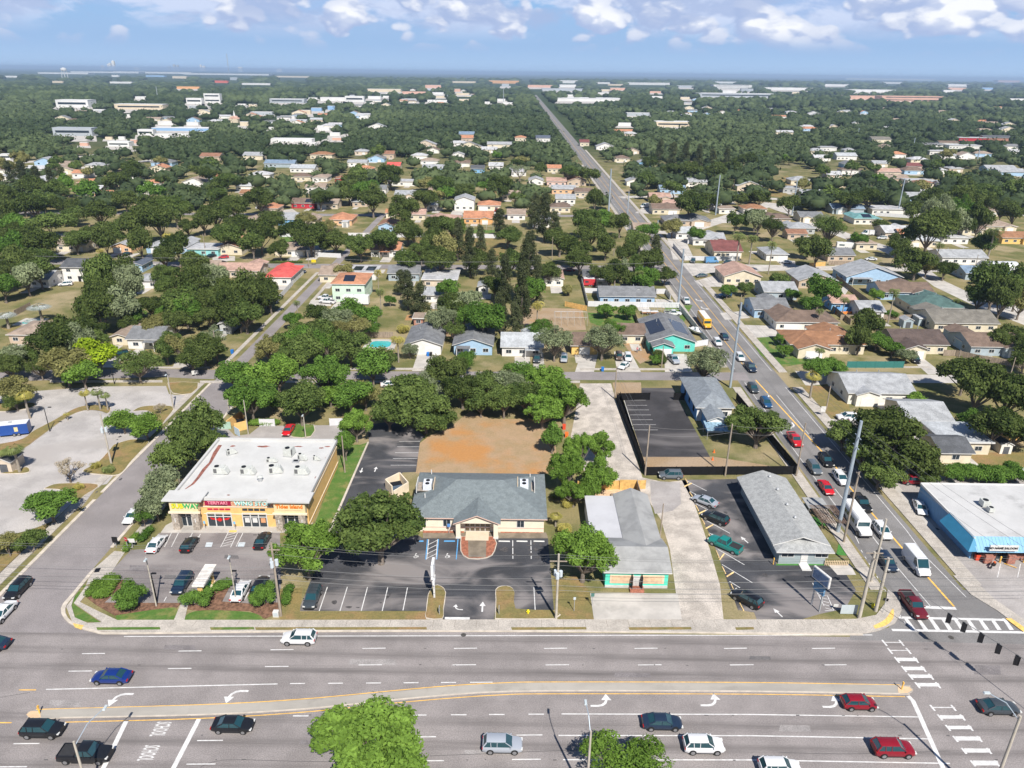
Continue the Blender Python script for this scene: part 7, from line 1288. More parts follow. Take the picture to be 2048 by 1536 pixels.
TREES = """
727 1506 126 hero bright .75|1256 1532 94 sparse bright .55|612 1098 64 hero bright 1.15|757 1046 88 hero oak 1.12|1168 1108 68 hero bright 1|1132 940 38 hero bright 1.4|1160 900 34 hero bright 1.4|1198 890 34 hero bright 1.3|1200 950 34 hero bright 1.3|1148 985 34 hero bright 1|1180 980 26 round bright 1.2
258 1192 38 shrub mid 1|394 1195 30 shrub mid 1|527 1190 32 shrub mid 1|326 968 40 round grey 1.3|350 915 46 round oak 1.3|372 880 44 round oak 1.3|396 852 46 round oak 1.3|310 1008 34 round grey 1.2|420 885 34 round oak 1.2
285 1030 24 sparse mid 1.2|100 1012 50 oak mid .8|60 1085 34 shrub oak 1|15 1092 34 shrub olive 1|246 845 32 round bright .8|290 852 34 round bright .9|133 930 34 bare bare 1|318 810 14 bare bare 1.2|190 925 16 cluster ypalm 1|215 932 18 cluster palm 1
168 786 14 fan ypalm 1.3|193 782 15 fan palm 1.3|209 788 13 fan palm 1.3|48 790 20 fan ypalm 1.2|26 895 24 fan palm 1.1|0 905 18 fan palm 1.1|155 968 16 cluster ypalm 1|133 828 8 fan ypalm .8
20 775 40 oak olive 1|70 725 45 oak oak 1|15 720 48 oak dark 1|130 730 48 oak olive 1|180 715 48 round lime .9|165 745 40 round bright .9|275 728 46 sparse oak .9|100 680 52 oak dark 1|160 665 55 oak dark 1.1|195 690 40 oak oak 1|30 800 25 round dark 1
60 640 15 fan silver .6|78 612 25 fan silver .6|10 628 24 fan silver .6|25 560 60 oak dark 1|60 530 55 oak oak 1|30 480 60 oak dark 1|85 490 40 round dark 1|230 560 62 oak dark 1.5|215 610 60 oak dark 1.2|260 640 40 oak mid 1
330 640 48 oak dark 1|380 700 60 oak dark 1|340 690 45 oak oak 1|420 690 48 oak oak 1|300 610 30 oak dark 1|330 560 42 oak oak 1|380 590 60 oak dark 1.1|430 570 55 oak dark 1.1|470 600 60 oak dark 1.2|510 590 48 oak dark 1.2|400 620 55 oak dark 1|490 630 40 oak oak 1
540 600 30 round dark 1|345 505 42 oak dark 1.2|385 530 30 round dark 1|520 470 32 round dark 1.3|505 490 28 round oak 1.1|210 480 26 round dark 1.5|190 465 24 round dark 1.3|240 455 40 oak oak 1.2|275 440 42 oak dark 1.2|320 440 45 oak dark 1.2|280 485 26 round dark 1.5
200 500 12 queen ypalm 1|335 470 14 fan ypalm 1|70 410 40 oak dark 1|110 405 45 oak dark 1.1|30 400 40 oak dark 1|5 430 40 oak dark 1|150 430 24 round oak 1|100 450 45 shrub oak .8|30 450 40 shrub mid .8
500 790 55 hero mid 1.1|470 745 42 oak mid 1|555 745 44 oak bright 1.1|520 755 40 round bright 1|545 800 30 round bright .8|600 805 52 oak oak 1|650 745 48 hero mid 1.2|620 690 60 oak oak 1.1|560 700 50 oak oak 1|660 670 55 oak mid 1|700 690 45 oak oak 1
700 640 55 oak mid .9|650 640 48 oak dark .9|740 645 42 oak mid .8|590 650 40 oak oak .9|700 790 45 oak mid 1|660 790 30 round bright .9|730 790 34 oak olive 1|712 850 32 hero bright 1.2|690 890 22 round mid 1.6|745 735 42 round mid 1|770 720 30 round oak 1
812 795 58 oak oak 1.1|778 825 42 oak oak 1|850 818 54 oak oak 1|850 775 44 sparse grey 1|890 748 44 oak dark 1.1|915 728 42 oak dark 1.1|885 838 32 round oak 1|925 778 44 oak dark 1|965 770 42 oak oak 1|962 806 32 round oak 1
1010 768 46 sparse grey 1|1008 800 40 oak oak 1|1050 792 40 oak oak 1|1040 752 40 sparse mid 1|1090 760 42 hero bright 1.1|1130 800 48 hero bright 1.1|1085 820 42 hero bright 1|1105 875 26 round mid 1.4|1120 770 35 oak bright 1
1410 722 50 sparse grey 1|1518 848 60 hero oak .9|1690 868 42 oak oak .9|1790 880 80 hero dark .95|1760 850 60 oak dark 1|1730 905 45 oak oak .9|1830 920 52 oak dark .9|1760 945 45 oak oak .8|1830 800 22 round bright .9
1635 738 30 oak mid 1|1670 735 28 oak mid 1|1628 750 20 fan ypalm 1.2|1640 700 18 queen palm .7|1960 770 62 oak dark 1.2|2020 790 60 oak dark 1.1|1930 750 45 round dark 1|1990 850 55 oak dark 1|2035 860 45 oak dark 1|1940 840 32 shrub mid 1
1895 945 32 shrub mid .8|1930 948 32 shrub mid .8|1965 945 34 shrub mid .8|2000 948 34 shrub mid .8|2035 946 34 shrub mid .8|1860 950 34 shrub oak .8|1570 700 16 round bright 1|1562 680 14 round mid 1
795 680 24 queen ypalm .8|820 700 20 sparse grey 1|806 650 20 cluster ypalm 1|593 606 14 queen palm 1|930 620 50 oak dark 1|970 640 48 oak mid 1|900 590 45 oak mid 1|880 640 34 sparse grey 1.1|910 660 24 sparse oak 1.3
815 580 24 pine pine .8|840 600 26 pine pine .7|800 560 18 pine pine .8|870 500 48 oak dark 1.1|830 510 42 oak oak 1|850 470 40 oak dark 1|760 480 32 oak oak 1.1|720 490 32 oak oak 1.1|620 470 40 oak dark 1.1|590 465 30 round dark 1
690 540 22 round olive .9|755 545 14 queen ypalm 1.4|760 580 16 queen palm 1.4|1010 560 24 pine pine 1.2|1045 590 28 pine pine 1.2|1075 560 22 pine pine 1.1|1030 640 24 pine pine 1|1000 620 22 pine pine 1|1060 500 24 pine pine .9|985 530 20 pine pine 1
1050 540 26 pine pine 1.2|940 500 26 pine pine 1|915 480 22 pine pine .9|960 480 20 pine pine .9|1090 430 28 pine pine .9|1110 450 22 pine pine .8|1070 420 22 pine pine .8|1150 500 36 oak dark 1|1120 480 34 oak dark 1|1180 470 34 oak dark 1
1200 440 32 oak mid 1|1230 500 44 oak dark 1.2|1210 540 40 oak dark 1.1|1250 530 38 oak oak 1.2|1300 520 30 oak dark 1.2|1310 500 22 pine pine .8|1280 480 30 oak oak 1|1175 445 34 oak oak 1|1330 550 22 round dark 1|1240 560 40 oak dark 1|1290 560 32 oak mid 1.1
1278 545 16 queen palm 1.3|1215 620 20 round mid .9|1255 622 20 round mid .9|1110 680 42 sparse grey 1.1|1080 660 32 sparse mid 1|1205 680 44 sparse grey 1|1230 655 28 sparse mid 1|1138 580 16 shrub olive 1|1310 720 14 shrub mid 1.1|1240 445 26 round dark 1.2
1296 460 22 round mid .9|1390 470 18 round mid 1|1345 455 24 round olive .9|1380 410 40 round dark .9|1420 400 24 round dark .9|1455 580 20 round mid .9|1490 575 18 round oak 1|1490 440 38 oak dark 1|1530 450 40 oak dark 1|1480 470 24 queen palm 1|1505 475 22 queen palm 1
1545 490 15 queen palm 1.6|1520 395 24 round dark 1|1480 400 18 round dark 1|1635 500 36 round dark 1.1|1615 490 24 round dark 1.2|1660 455 36 sparse oak 1.1|1560 560 20 round oak 1|1640 585 34 round mid 1.2|1625 610 24 round mid 1|1640 620 14 queen palm 1.2
1690 600 16 queen palm .9|1750 590 16 round bright 1.1|1790 580 20 queen palm 1.4|1835 520 42 oak dark 1|1800 500 40 oak dark 1|1870 535 38 oak dark 1|1730 650 34 round dark 1.2|1720 680 30 round dark 1.1|1770 690 44 oak mid .8|1810 700 36 oak dark .7
1990 570 50 oak oak 1.3|2030 590 50 oak dark 1.4|1960 590 30 oak oak 1.4|2010 670 40 oak dark 1|2040 690 40 oak dark 1|1915 600 14 queen palm .8|1970 630 14 queen palm .6|1860 455 50 oak dark 1.2|1900 430 50 oak dark 1.3|1940 440 45 oak dark 1.2|1830 420 30 oak dark 1
1965 490 26 round oak 1.1|1990 460 26 queen palm 1|1880 490 16 queen palm 1|1930 400 42 oak dark 1|1990 410 40 oak dark 1|2030 425 32 oak dark 1|1860 395 32 oak dark 1|2040 380 30 round oak 1|1975 385 30 oak oak 1|1580 410 24 round dark 1|1715 480 18 round mid .9
1760 450 20 round dark .8|1640 440 20 sparse grey 1.2|1700 400 28 oak dark 1|1740 395 30 oak dark 1|1960 560 14 shrub dark 1|1000 370 30 oak dark 1.1|1035 395 20 sparse oak 1.2|745 400 30 round dark 1.2|810 420 32 oak dark 1.3|815 460 28 oak dark 1.1|730 380 30 oak mid 1
1040 335 26 bare grey .9|1190 400 20 round dark 1.4|1230 470 14 queen palm 1.2|1160 440 14 queen palm 1|1075 610 20 queen ypalm 1.2|1135 1000 18 cluster ypalm 1|1112 1030 16 fan ypalm .8|1130 1050 24 cluster ypalm 1|1110 985 14 cluster palm 1|2050 720 30 round dark 1
|455 470 34 oak oak 1.1|480 450 30 oak dark 1.1|150 480 30 oak oak 1|395 450 38 oak dark 1.1|430 430 34 oak dark 1.1|350 420 34 oak oak 1.1|470 415 30 oak dark 1|200 425 34 oak dark 1|560 500 22 round dark 1.2|655 455 22 sparse olive 1.1|670 480 30 oak dark 1.1|645 475 24 oak oak 1
870 450 26 oak dark 1.1|905 455 30 oak oak 1.1|1000 440 24 pine pine .7|1015 470 28 oak oak 1|950 520 30 oak dark 1.1|880 520 34 oak dark 1.1|1020 520 30 oak oak 1.2|990 570 28 oak dark 1.1|1060 580 34 oak mid 1.1|1100 545 28 oak dark 1|1160 520 30 oak dark 1.1|780 600 14 round mid 1|700 600 12 cluster palm 1|1585 590 16 round mid 1|1700 630 12 cluster palm 1|1780 630 14 shrub mid 1
610 440 24 sparse olive 1|540 440 30 oak dark 1.1|520 400 30 oak dark 1.1|640 395 26 oak dark 1|700 390 22 round dark 1|850 395 28 oak dark 1|880 370 30 oak oak 1|930 385 24 oak dark 1|780 350 30 oak dark 1|1140 345 24 sparse oak 1|1180 350 22 round dark 1
1320 300 14 pine pine .9|1345 310 15 pine pine .9|1372 305 15 pine pine .9|1398 312 15 pine pine .9|1425 318 15 pine pine .9|1452 322 14 pine pine .9|1300 325 20 oak dark 1.1|1340 338 22 oak dark 1.1|1385 340 24 oak dark 1.1|1430 345 24 oak dark 1.1|1465 335 20 oak dark 1.1|1290 360 22 oak oak 1.1|1500 320 20 oak dark 1
20 350 18 pine pine .8|45 345 18 pine pine .8|72 352 18 pine pine .8|100 358 18 pine pine .8|125 352 14 pine pine .8|60 375 30 oak dark 1.1|110 380 26 oak oak 1.1|235 360 28 oak dark 1|265 350 24 oak dark 1|420 350 24 oak dark 1|450 360 24 oak oak 1|250 400 28 oak dark 1|300 410 28 oak dark 1|380 385 24 oak dark 1|430 392 22 oak oak 1
"""
ROWS = [e.split() for ln in TREES.strip().split('\n') for e in ln.split('|') if e.strip()]
srs = random.Random(12)
for e in ROWS:
    x, y, r, sh_, lf_, sz_ = float(e[0]), float(e[1]), float(e[2]), e[3], e[4], float(e[5])
    if sh_ == 'oak' and r >= 36 and y < 730 and srs.random() < .85:      # big masses are two or three crowns grown together
        n_ = 3 if r >= 48 else 2; a0 = srs.uniform(0, 6.28)
        for k in range(n_):
            a_ = a0+k*6.283/n_+srs.uniform(-.4, .4); q = srs.uniform(.42, .56); lf2 = srs.choice([lf_, lf_, lf_, 'dark', 'oak', 'mid', 'grey', 'olive']) if k else lf_
            tree(x+math.cos(a_)*r*q, y+math.sin(a_)*r*q*.55, r*srs.uniform(.50, .68), srs.choice(['oak', 'oak', 'round', 'round', 'sparse']), lf2, sz_*srs.uniform(.95, 1.3))
    else: tree(x, y, r, sh_, lf_, sz_)
# ---- further trees placed on the land between the far houses (each one a thing)
HB = []
for o in list(bpy.data.objects):
    if o.get('category') in ('house', 'shed') : HB.append((o.location.x, o.location.y))
HB = np.array(HB); frs = np.random.RandomState(5)
AVX = G(rx(.79, 500), 500).x
ROADP = [[G(x, y) for x, y in pl] for pl in ([(-500, 517), (510, 531), (1350, 537)], [(-200, 423), (590, 430), (1225, 431)], [(1540, 406), (1600, 440), (1706, 474), (1785, 503), (1860, 560), (2048, 634)], [(1375, 537), (2048, 541)], [(150, 300), (330, 297)], [(540, 310), (700, 268)], [(0, 335), (330, 300)])]
def clear(x, y, r, hs=7.5):
    if abs(x-AVX) < 8+r*.6: return False
    if len(HB) and np.min((HB[:, 0]-x)**2+((HB[:, 1]+4-y)*1.0)**2) < (hs+r*.45)**2: return False
    q = Vector((x, y, 0))
    for pl in ROADP:
        for a, b in zip(pl[:-1], pl[1:]):
            d = b-a; t_ = max(0, min(1, (q-a).dot(d)/d.length_squared))
            if (a+d*t_-q).length < 5+r*.6: return False
    return True
manual = np.array([(t[0].location.x, t[0].location.y, t[6]) for t in TR]); extra = 0; pts = []
while extra < 60:
    px, py = frs.uniform(-20, 2070), frs.uniform(318, 425); p = G(px, py); r = frs.uniform(4.5, 8)
    if not clear(p.x, p.y, r): continue
    if np.min((manual[:, 0]-p.x)**2+(manual[:, 1]-p.y)**2) < 64 or any((a-p.x)**2+(b-p.y)**2 < 80 for a, b in pts): continue
    pts.append((p.x, p.y)); extra += 1; q = (p.x, p.y, r*.9); a, b = PX(q); tree(a, b, r*PPM(q), 'far', frs.choice(['dark', 'dark', 'oak', 'oak', 'mid', 'olive']), frs.uniform(.85, 1.2))
# ---- the far woods: everything beyond, past counting, as one mass
def woods():
    rs = np.random.RandomState(9); VV = []; FF = []; TT = []; n0 = 0; iv, if_ = ICO1
    near = np.array([(t[0].location.x, t[0].location.y) for t in TR])
    def lump(x, y, r, ncard):
        nonlocal n0
        for k in range(3 if ncard else 1):
            ox, oy = (rs.uniform(-.45, .45, 2)*r) if ncard else (0, 0); rr = r*(rs.uniform(.55, .8) if ncard else 1)
            v = iv*rs.uniform(.7, 1.15, (len(iv), 1))*rr; v[:, 2] *= .75 if r < 15 else .42; v += (x+ox, y+oy, r*(.75 if r < 15 else .2)); VV.append(v); FF.append(if_+n0); n0 += len(iv); TT.append(np.clip(rs.uniform(-.15, .6)+.28*math.sin(x*.011+2*math.sin(y*.004))+.2*math.sin(y*.017+x*.006)+rs.uniform(-.2, .3, len(if_)), 0, 1))
        if ncard:
            d = rs.normal(size=(ncard, 3)); d[:, 2] = np.abs(d[:, 2])*.9-.25; d /= np.linalg.norm(d, axis=1)[:, None]; P = d*r*rs.uniform(.8, 1.12, (ncard, 1))*np.array([1, 1, .8])+(x, y, r*.75)
            v, f = cards(P, d+rs.normal(size=d.shape)*.4, r*.16, rs); VV.append(v); f = f+n0; n0 += len(v); FF.append(f[:, [0, 1, 2]]); FF.append(f[:, [0, 2, 3]]); t_ = np.clip(rs.uniform(.1, .6)+.25*math.sin(x*.011+2*math.sin(y*.004))+rs.uniform(-.35, .45, ncard), 0, 1); TT.append(t_); TT.append(t_)
    Y = {}
    k = 0
    rowsy = [(318, 425, 1250, 1), (262, 318, 2900, 1), (215, 262, 4600, 2), (185, 215, 4200, 3), (170, 185, 3800, 4), (161, 170, 2600, 5)]
    for y0, y1, n, lev in rowsy:
        for _ in range(n):
            px = rs.uniform(-60, 2110); py = rs.uniform(y0, y1); dyr = (px-1024)*.0122; py_ = py+dyr*.5; p = G(px, py_)
            if p.y <= 0 or p.y > 20000: continue
            r = {1: rs.uniform(4.5, 8.5), 2: rs.uniform(6, 10), 3: rs.uniform(9, 14), 4: rs.uniform(16, 26), 5: rs.uniform(28, 50)}[lev]
            if lev == 1 and not clear(p.x, p.y, r, 7): continue
            if lev == 1 and y0 > 300 and near.size and np.min((near[:, 0]-p.x)**2+(near[:, 1]-p.y)**2) < 60: continue
            th = r*1.45*PPM(p)*.95
            if abs(p.x-AVX) < (10 if lev > 1 else 8)+r: continue
            if any(x0-r*PPM(p)*.7 < px < x1+r*PPM(p)*.7 and yb-1.5 < py_ < yb+th*fr for x0, x1, yb, fr in FPX): continue
            if any((px-cx_)**2/ra**2+(py_-cy_)**2/rb**2 < 1 for cx_, cy_, ra, rb in OPEN): continue
            if lev >= 4: 
                v = None
            lump(p.x, p.y, r*(1 if lev < 4 else 1), 26 if lev == 1 else (10 if lev == 2 else 0))
    V = np.concatenate(VV); Fc = np.concatenate(FF); me = bpy.data.meshes.new('far_woods'); me.vertices.add(len(V)); me.vertices.foreach_set('co', V.ravel()); me.loops.add(Fc.size); me.loops.foreach_set('vertex_index', Fc.ravel()); me.polygons.add(len(Fc)); me.polygons.foreach_set('loop_start', np.arange(0, Fc.size, 3)); me.polygons.foreach_set('loop_total', np.full(len(Fc), 3))
    me.update(calc_edges=True); a = me.attributes.new('tone', 'FLOAT', 'FACE'); a.data.foreach_set('value', np.concatenate(TT)); me.materials.append(leafmat('woods_foliage', (.026, .044, .022), (.105, .135, .060), .15)); print('woods faces', len(Fc))
    tag(link('far_woods', me), 'distant tree canopy stretching to the horizon', 'woods', kind='stuff')
# ================================================================ poles, wires, signals, signs and small street things
WPOLE = mat('wooden_pole', (.30, .25, .20), 1, .2, 2, stretch=(3, 3, .5)); CPOLE = mat('concrete_pole', (.42, .38, .32), .9, .1, 1); SPOLE = mat('steel_pole', (.36, .42, .48), .5, .06, .5, metallic=.3); XF = mat('transformer_grey', (.50, .55, .58), .5, .05, 1); WIRE = mat('wire', (.16, .16, .16), .6, 0)
def pole(base, toppx, m, r, label, kind='utility_pole', cat='utility pole', arms=(), xf=0, lamp=None, group='utility poles', taper=.7, cap=None):
    b = G(*base); 
    # height: find the z at which the point above the base shows at the photo row of the top
    lo, hi = 1, 45
    for _ in range(30):
        mid = (lo+hi)/2
        if PX((b.x, b.y, mid))[1] > toppx[1]: lo = mid
        else: hi = mid
    h = lo; t_ = thing(kind, (b.x, b.y, 0), label, cat, group); MB().tube([(0, 0, 0), (0, 0, h)], [r, r*taper], 10, m).build('pole', t_, 40)
    for z_, w_, ax in arms: MB().box((0, 0, h-z_), (w_ if ax == 'x' else .12, w_ if ax == 'y' else .12, .12), WPOLE if m != SPOLE else SPOLE).build('crossarm', t_)
    for k in range(xf): a = k*2.1+.3; MB().cyl((.42*math.cos(a), .42*math.sin(a)-.1, h-3.3), .26, .9, 12, XF).build('transformer', t_)
    if lamp:
        dx, dy, dz, lm_ = lamp; MB().tube([(0, 0, h-.6), (dx*.5, dy*.5, h+dz*.8), (dx, dy, h+dz)], .05, 6, SPOLE).build('lamp_arm', t_); MB().box((dx*1.12, dy*1.12, h+dz), (.75 if abs(dx) > abs(dy) else .3, .75 if abs(dy) >= abs(dx) else .3, .14), lm_, top=.8).build('lamp_head', t_)
    return Vector((b.x, b.y, h))
LH = mat('lamp_grey', (.45, .50, .52), .4, .03, 1)
PA = pole((1718, 1236), (1752, 1104), CPOLE, .28, 'thick square-looking concrete pole at the corner, left of the pair', arms=((.2, 2.4, 'x'), (.9, 1.4, 'y'))); PB = pole((1751, 1222), (1776, 1116), CPOLE, .27, 'concrete pole at the corner nearest the crosswalk carrying the signal wire', arms=((.15, 1.2, 'x'),))
PC = pole((1742, 1164), (1769, 1038), CPOLE, .22, 'concrete pole behind the corner pair with a long pale arm'); pole((1687, 1085), (1718, 945), WPOLE, .2, 'brown wooden pole beside the shuttle bus', arms=((.4, 1.6, 'y'),))
PS = pole((1675, 1064), (1723, 842), SPOLE, .36, 'tallest tapered steel pole beside the pergola', arms=((2.8, 2.2, 'y'), (4.6, 2.2, 'y')), kind='steel_pole', group='steel transmission poles')
PM = pole((1112, 1238), (1119, 1108), CPOLE, .2, 'pale wooden pole with transformers before the office lot', arms=((1.2, 2.4, 'x'),), xf=3); PL = pole((562, 1232), (546, 1085), WPOLE, .2, 'dark wooden pole with transformers right of the strip mall lawn', arms=((1.2, 2.2, 'x'),), xf=3)
pole((1320, 1074), (1323, 1007), WPOLE, .13, 'short bare brown post beside the boarded shop drive', arms=())
P1 = pole((1290, 951), (1306, 851), WPOLE, .17, 'grey wooden pole at the left corner of the black fence'); P2_ = pole((1450, 952), (1471, 848), WPOLE, .18, 'grey wooden pole in the middle of the black front fence'); P3 = pole((1592, 953), (1614, 846), WPOLE, .17, 'grey wooden pole at the avenue corner of the black fence'); P4 = pole((1229, 798), (1226, 733), WPOLE, .17, 'brown wooden pole at the back of the shell drive')
SP = [pole((1460, 775), (1487, 605), SPOLE, .32, 'steel pole at the cross street corner of the avenue', kind='steel_pole', arms=((3, 2.2, 'y'), (5, 2.2, 'y')), group='steel transmission poles'), pole((1356, 612), (1367, 498), SPOLE, .36, 'steel pole on the avenue before the wide pale blue house', kind='steel_pole', group='steel transmission poles'),
      pole((1217, 428), (1221, 338), SPOLE, .5, 'thick steel pole left of the avenue in the distance', kind='steel_pole', group='steel transmission poles'), pole((1255, 427), (1257, 383), SPOLE, .3, 'slim steel pole right of the distant avenue', kind='steel_pole', group='steel transmission poles'), pole((1313, 478), (1316, 440), SPOLE, .28, 'slim steel pole by the avenue bend', kind='steel_pole', group='steel transmission poles'),
      pole((1431, 430), (1440, 350), SPOLE, .4, 'steel pole before the boxy white house', kind='steel_pole', group='steel transmission poles'), pole((1584, 430), (1593, 360), SPOLE, .4, 'steel pole at the top of the curving street', kind='steel_pole', group='steel transmission poles'), pole((1795, 428), (1806, 357), SPOLE, .4, 'steel pole beside the long white flat roof', kind='steel_pole', group='steel transmission poles'),
      pole((1825, 302), (1830, 276), SPOLE, .5, 'small steel pole in the right-hand canopy', kind='steel_pole', group='steel transmission poles'), pole((2035, 400), (2042, 352), SPOLE, .4, 'steel pole at the right edge among trees', kind='steel_pole', group='steel transmission poles'), pole((1715, 275), (1719, 256), SPOLE, .6, 'tiny steel pole left in the right canopy', kind='steel_pole', group='steel transmission poles'), pole((1955, 318), (1960, 300), SPOLE, .6, 'tiny steel pole far right in the canopy', kind='steel_pole', group='steel transmission poles')]
pole((223, 928), (204, 828), CPOLE, .2, 'pale concrete pole with transformers in the left lot islands', xf=3); pole((347, 818), (334, 750), CPOLE, .16, 'slim pale pole by the left lot corner', lamp=(0, -.6, .3, LH)); pole((436, 724), (429, 660), WPOLE, .15, 'dark wooden pole with street lamp at the left cross street', lamp=(2.2, -.6, .2, LH))
pole((313, 1213), (291, 1114), CPOLE, .11, 'slim concrete lamp pole left of the sign monument', kind='lamp_post', cat='lamp post', lamp=(.3, -.7, .1, LH), group='parking lot lamps'); pole((473, 1205), (458, 1109), CPOLE, .11, 'slim concrete lamp pole right of the sign monument', kind='lamp_post', cat='lamp post', lamp=(.3, -.7, .1, LH), group='parking lot lamps')
pole((314, 1203), (324, 1147), BLACK, .1, 'black square-headed lamp left in the mall lot', kind='lamp_post', cat='lamp post', lamp=(.35, 0, .05, BLACK), group='parking lot lamps'); pole((470, 1186), (472, 1142), BLACK, .1, 'black square-headed lamp right in the mall lot', kind='lamp_post', cat='lamp post', lamp=(.35, 0, .05, BLACK), group='parking lot lamps')
pole((612, 880), (609, 829), CPOLE, .12, 'pale lamp pole behind the strip mall', kind='lamp_post', cat='lamp post', lamp=(0, -.5, .05, LH), group='parking lot lamps'); pole((497, 870), (487, 800), CPOLE, .13, 'pale pole beside the orange dumpster enclosure'); pole((458, 822), (455, 778), CPOLE, .12, 'pale pole at the side street behind the mall')
pole((100, 863), (87, 815), BLACK, .1, 'twin-headed black lamp in the left lot', kind='lamp_post', cat='lamp post', lamp=(1.1, 0, .1, BLACK), group='parking lot lamps'); pole((15, 868), (8, 852), SPOLE, .1, 'grey post beside the blue trailer'); pole((229, 768), (226, 735), BLACK, .1, 'black lamp under the left street trees', kind='lamp_post', cat='lamp post', group='parking lot lamps')
pole((690, 945), (683, 872), WPOLE, .14, 'brown wooden pole at the right side of the mall')
LF = [((182, 1600), (177, 1483)), ((1172, 1600), (1188, 1462)), ((1975, 1610), (2044, 1432))]
pole(*LF[0], CPOLE, .16, 'pale lamp pole rising over the black pickup, lower left', kind='street_lamp', cat='street lamp', lamp=(1.4, 3.2, .9, LH), group='street lamps'); pole(*LF[1], CPOLE, .16, 'pale lamp pole beside the lower centre tree', kind='street_lamp', cat='street lamp', lamp=(-.3, 2.6, .9, LH), group='street lamps'); pole(*LF[2], CPOLE, .2, 'pale lamp pole in the lower right corner', kind='street_lamp', cat='street lamp', lamp=(-2.2, 1.8, 1.0, LH), group='street lamps')
for i, (b, t_, lb) in enumerate((((630, 515), (628, 470), 'wooden pole above the long cream ranch house'), ((1104, 520), (1107, 474), 'wooden pole beside the pines on the second cross street'), ((30, 478), (28, 448), 'wooden pole at far left among oaks'), ((618, 535), (617, 505), 'wooden pole at the corner of the side street'), ((412, 512), (409, 468), 'wooden pole by the aqua house'), ((1345, 445), (1347, 425), 'lamp pole by the avenue junction'),
    ((1298, 480), (1296, 458), 'short lamp pole near the round yellow-green tree'), ((1205, 720), (1203, 690), 'wooden pole right of the ochre garage'), ((1323, 735), (1328, 692), 'thin wooden pole before the turquoise house'), ((1652, 820), (1655, 772), 'thin wooden pole on the lawn across from the fenced lot'), ((1703, 490), (1709, 455), 'wooden pole on the curving street'), ((1736, 478), (1744, 436), 'leaning wooden pole by the passenger van'),
    ((1945, 555), (1957, 510), 'wooden pole near the big street tree'), ((1910, 745), (1925, 700), 'wooden pole at the right cross street'), ((2018, 760), (2032, 715), 'wooden pole in front of the right edge trees'), ((1478, 630), (1474, 590), 'lamp post by the avenue bend east side'), ((1795, 480), (1800, 455), 'pole before the beige house'), ((958, 392), (960, 372), 'thin pole in the far middle rows'), ((738, 425), (738, 400), 'thin pole near the small tan house'))):
    pole(b, t_, WPOLE, .16, lb)
def wire(a, b, sag, label=None, r=.022):
    pts = [a.lerp(b, k/10)-Vector((0, 0, sag*4*(k/10)*(1-k/10))) for k in range(11)]; return MB().tube(pts, r, 4, WIRE)
def span(pts, sag, label, r=.022, dz=0, dx=0, group='overhead wires'):
    pts = [p+Vector((dx, 0, -dz)) for p in pts]; mb = MB()
    for a, b in zip(pts[:-1], pts[1:]):
        q = [a.lerp(b, k/8)-Vector((0, 0, sag*4*(k/8)*(1-k/8))) for k in range(9)]; mb.tube(q, r, 4, WIRE, cap=False)
    return tag(mb.build('overhead_wire'), label, 'wire', group)
E0 = Vector((PL.x-55, PL.y+.5, PL.z)); E1 = Vector((PB.x+60, PB.y+2, 10.5)); C0 = Vector((PA.x, PA.y, PM.z-.3))
for k, (dz, dy) in enumerate(((.1, .0), (1.15, .9), (1.2, -.9), (4.2, .1), (5.4, .1), (6.2, .1))):
    nm = ['topmost', 'second', 'third', 'fourth', 'fifth', 'lowest'][k]; span([p+Vector((0, dy, 0)) for p in (E0, PL, PM, C0, E1)], .9 if k < 3 else .6, '%s of the six thin wires along the main road frontage' % nm, .018 if k < 3 else .028, dz)
D0 = G(0, 470, 10); 
for k in range(4): span([G(-300, 500, 11-k*.9), G(628, 515, 11-k*.9), G(1104, 520, 11-k*.9), G(1330, 523, 11-k*.9)], 1.2, '%s of four thin wires over the second cross street' % ['top', 'second', 'third', 'bottom'][k], .03)
for k in range(2): span([P4, P1, P2_, P3], .7, ['upper', 'lower'][k]+' wire linking the poles of the black-fenced lot', .022, .3+k*1.5)
for k in range(3): span([SP[0], PS, Vector((PS.x+9, 60, PS.z+2))], 1.0, ['first', 'second', 'third'][k]+' high wire between the avenue steel poles', .02, .3+k*2, dx=(-.5, .9, .9)[k])
for k in range(2): span([SP[0], SP[1], SP[2]], 1.5, ['upper', 'lower'][k]+' wire running up the avenue steel poles', .03, .5+k*3)
# signal span wire with hanging signals
SG = [G(x, y, 5.6) for x, y in ((1897, 1236), (1927, 1254), (1961, 1275), (1996, 1297), (2033, 1320))]
span([Vector((PB.x, PB.y, 7.4))]+[s+Vector((0, 0, .75)) for s in SG]+[G(2400, 1560, 7)], .05, 'sagging span wire carrying the traffic signals over the junction', .05)
for k, s in enumerate(SG):
    t_ = thing('traffic_signal', s, ['first', 'second', 'third', 'fourth', 'last'][k]+' black traffic signal from the left on the span wire', 'traffic light', 'traffic signals on the wire', rad(-20)); MB().box((0, 0, 0), (.42, .36, 1.15), BLACK).build('housing', t_); MB().box((0, 0, .66), (.06, .06, .3), BLACK).build('hanger', t_); MB().box((0, -.2, 0), (.62, .03, 1.35), BLACK).build('backplate', t_)
    for j, m_ in enumerate(((.20, .01, .01), (.20, .12, .01), (.01, .14, .05))): MB().cyl((0, .19, .36-j*.36), .13, .04, 12, mat('lens_%d' % j, m_, .3, 0), 'Y').tube([(0, .18, .40-j*.36), (0, .42, .44-j*.36)], .15, 8, BLACK).build('lens', t_)
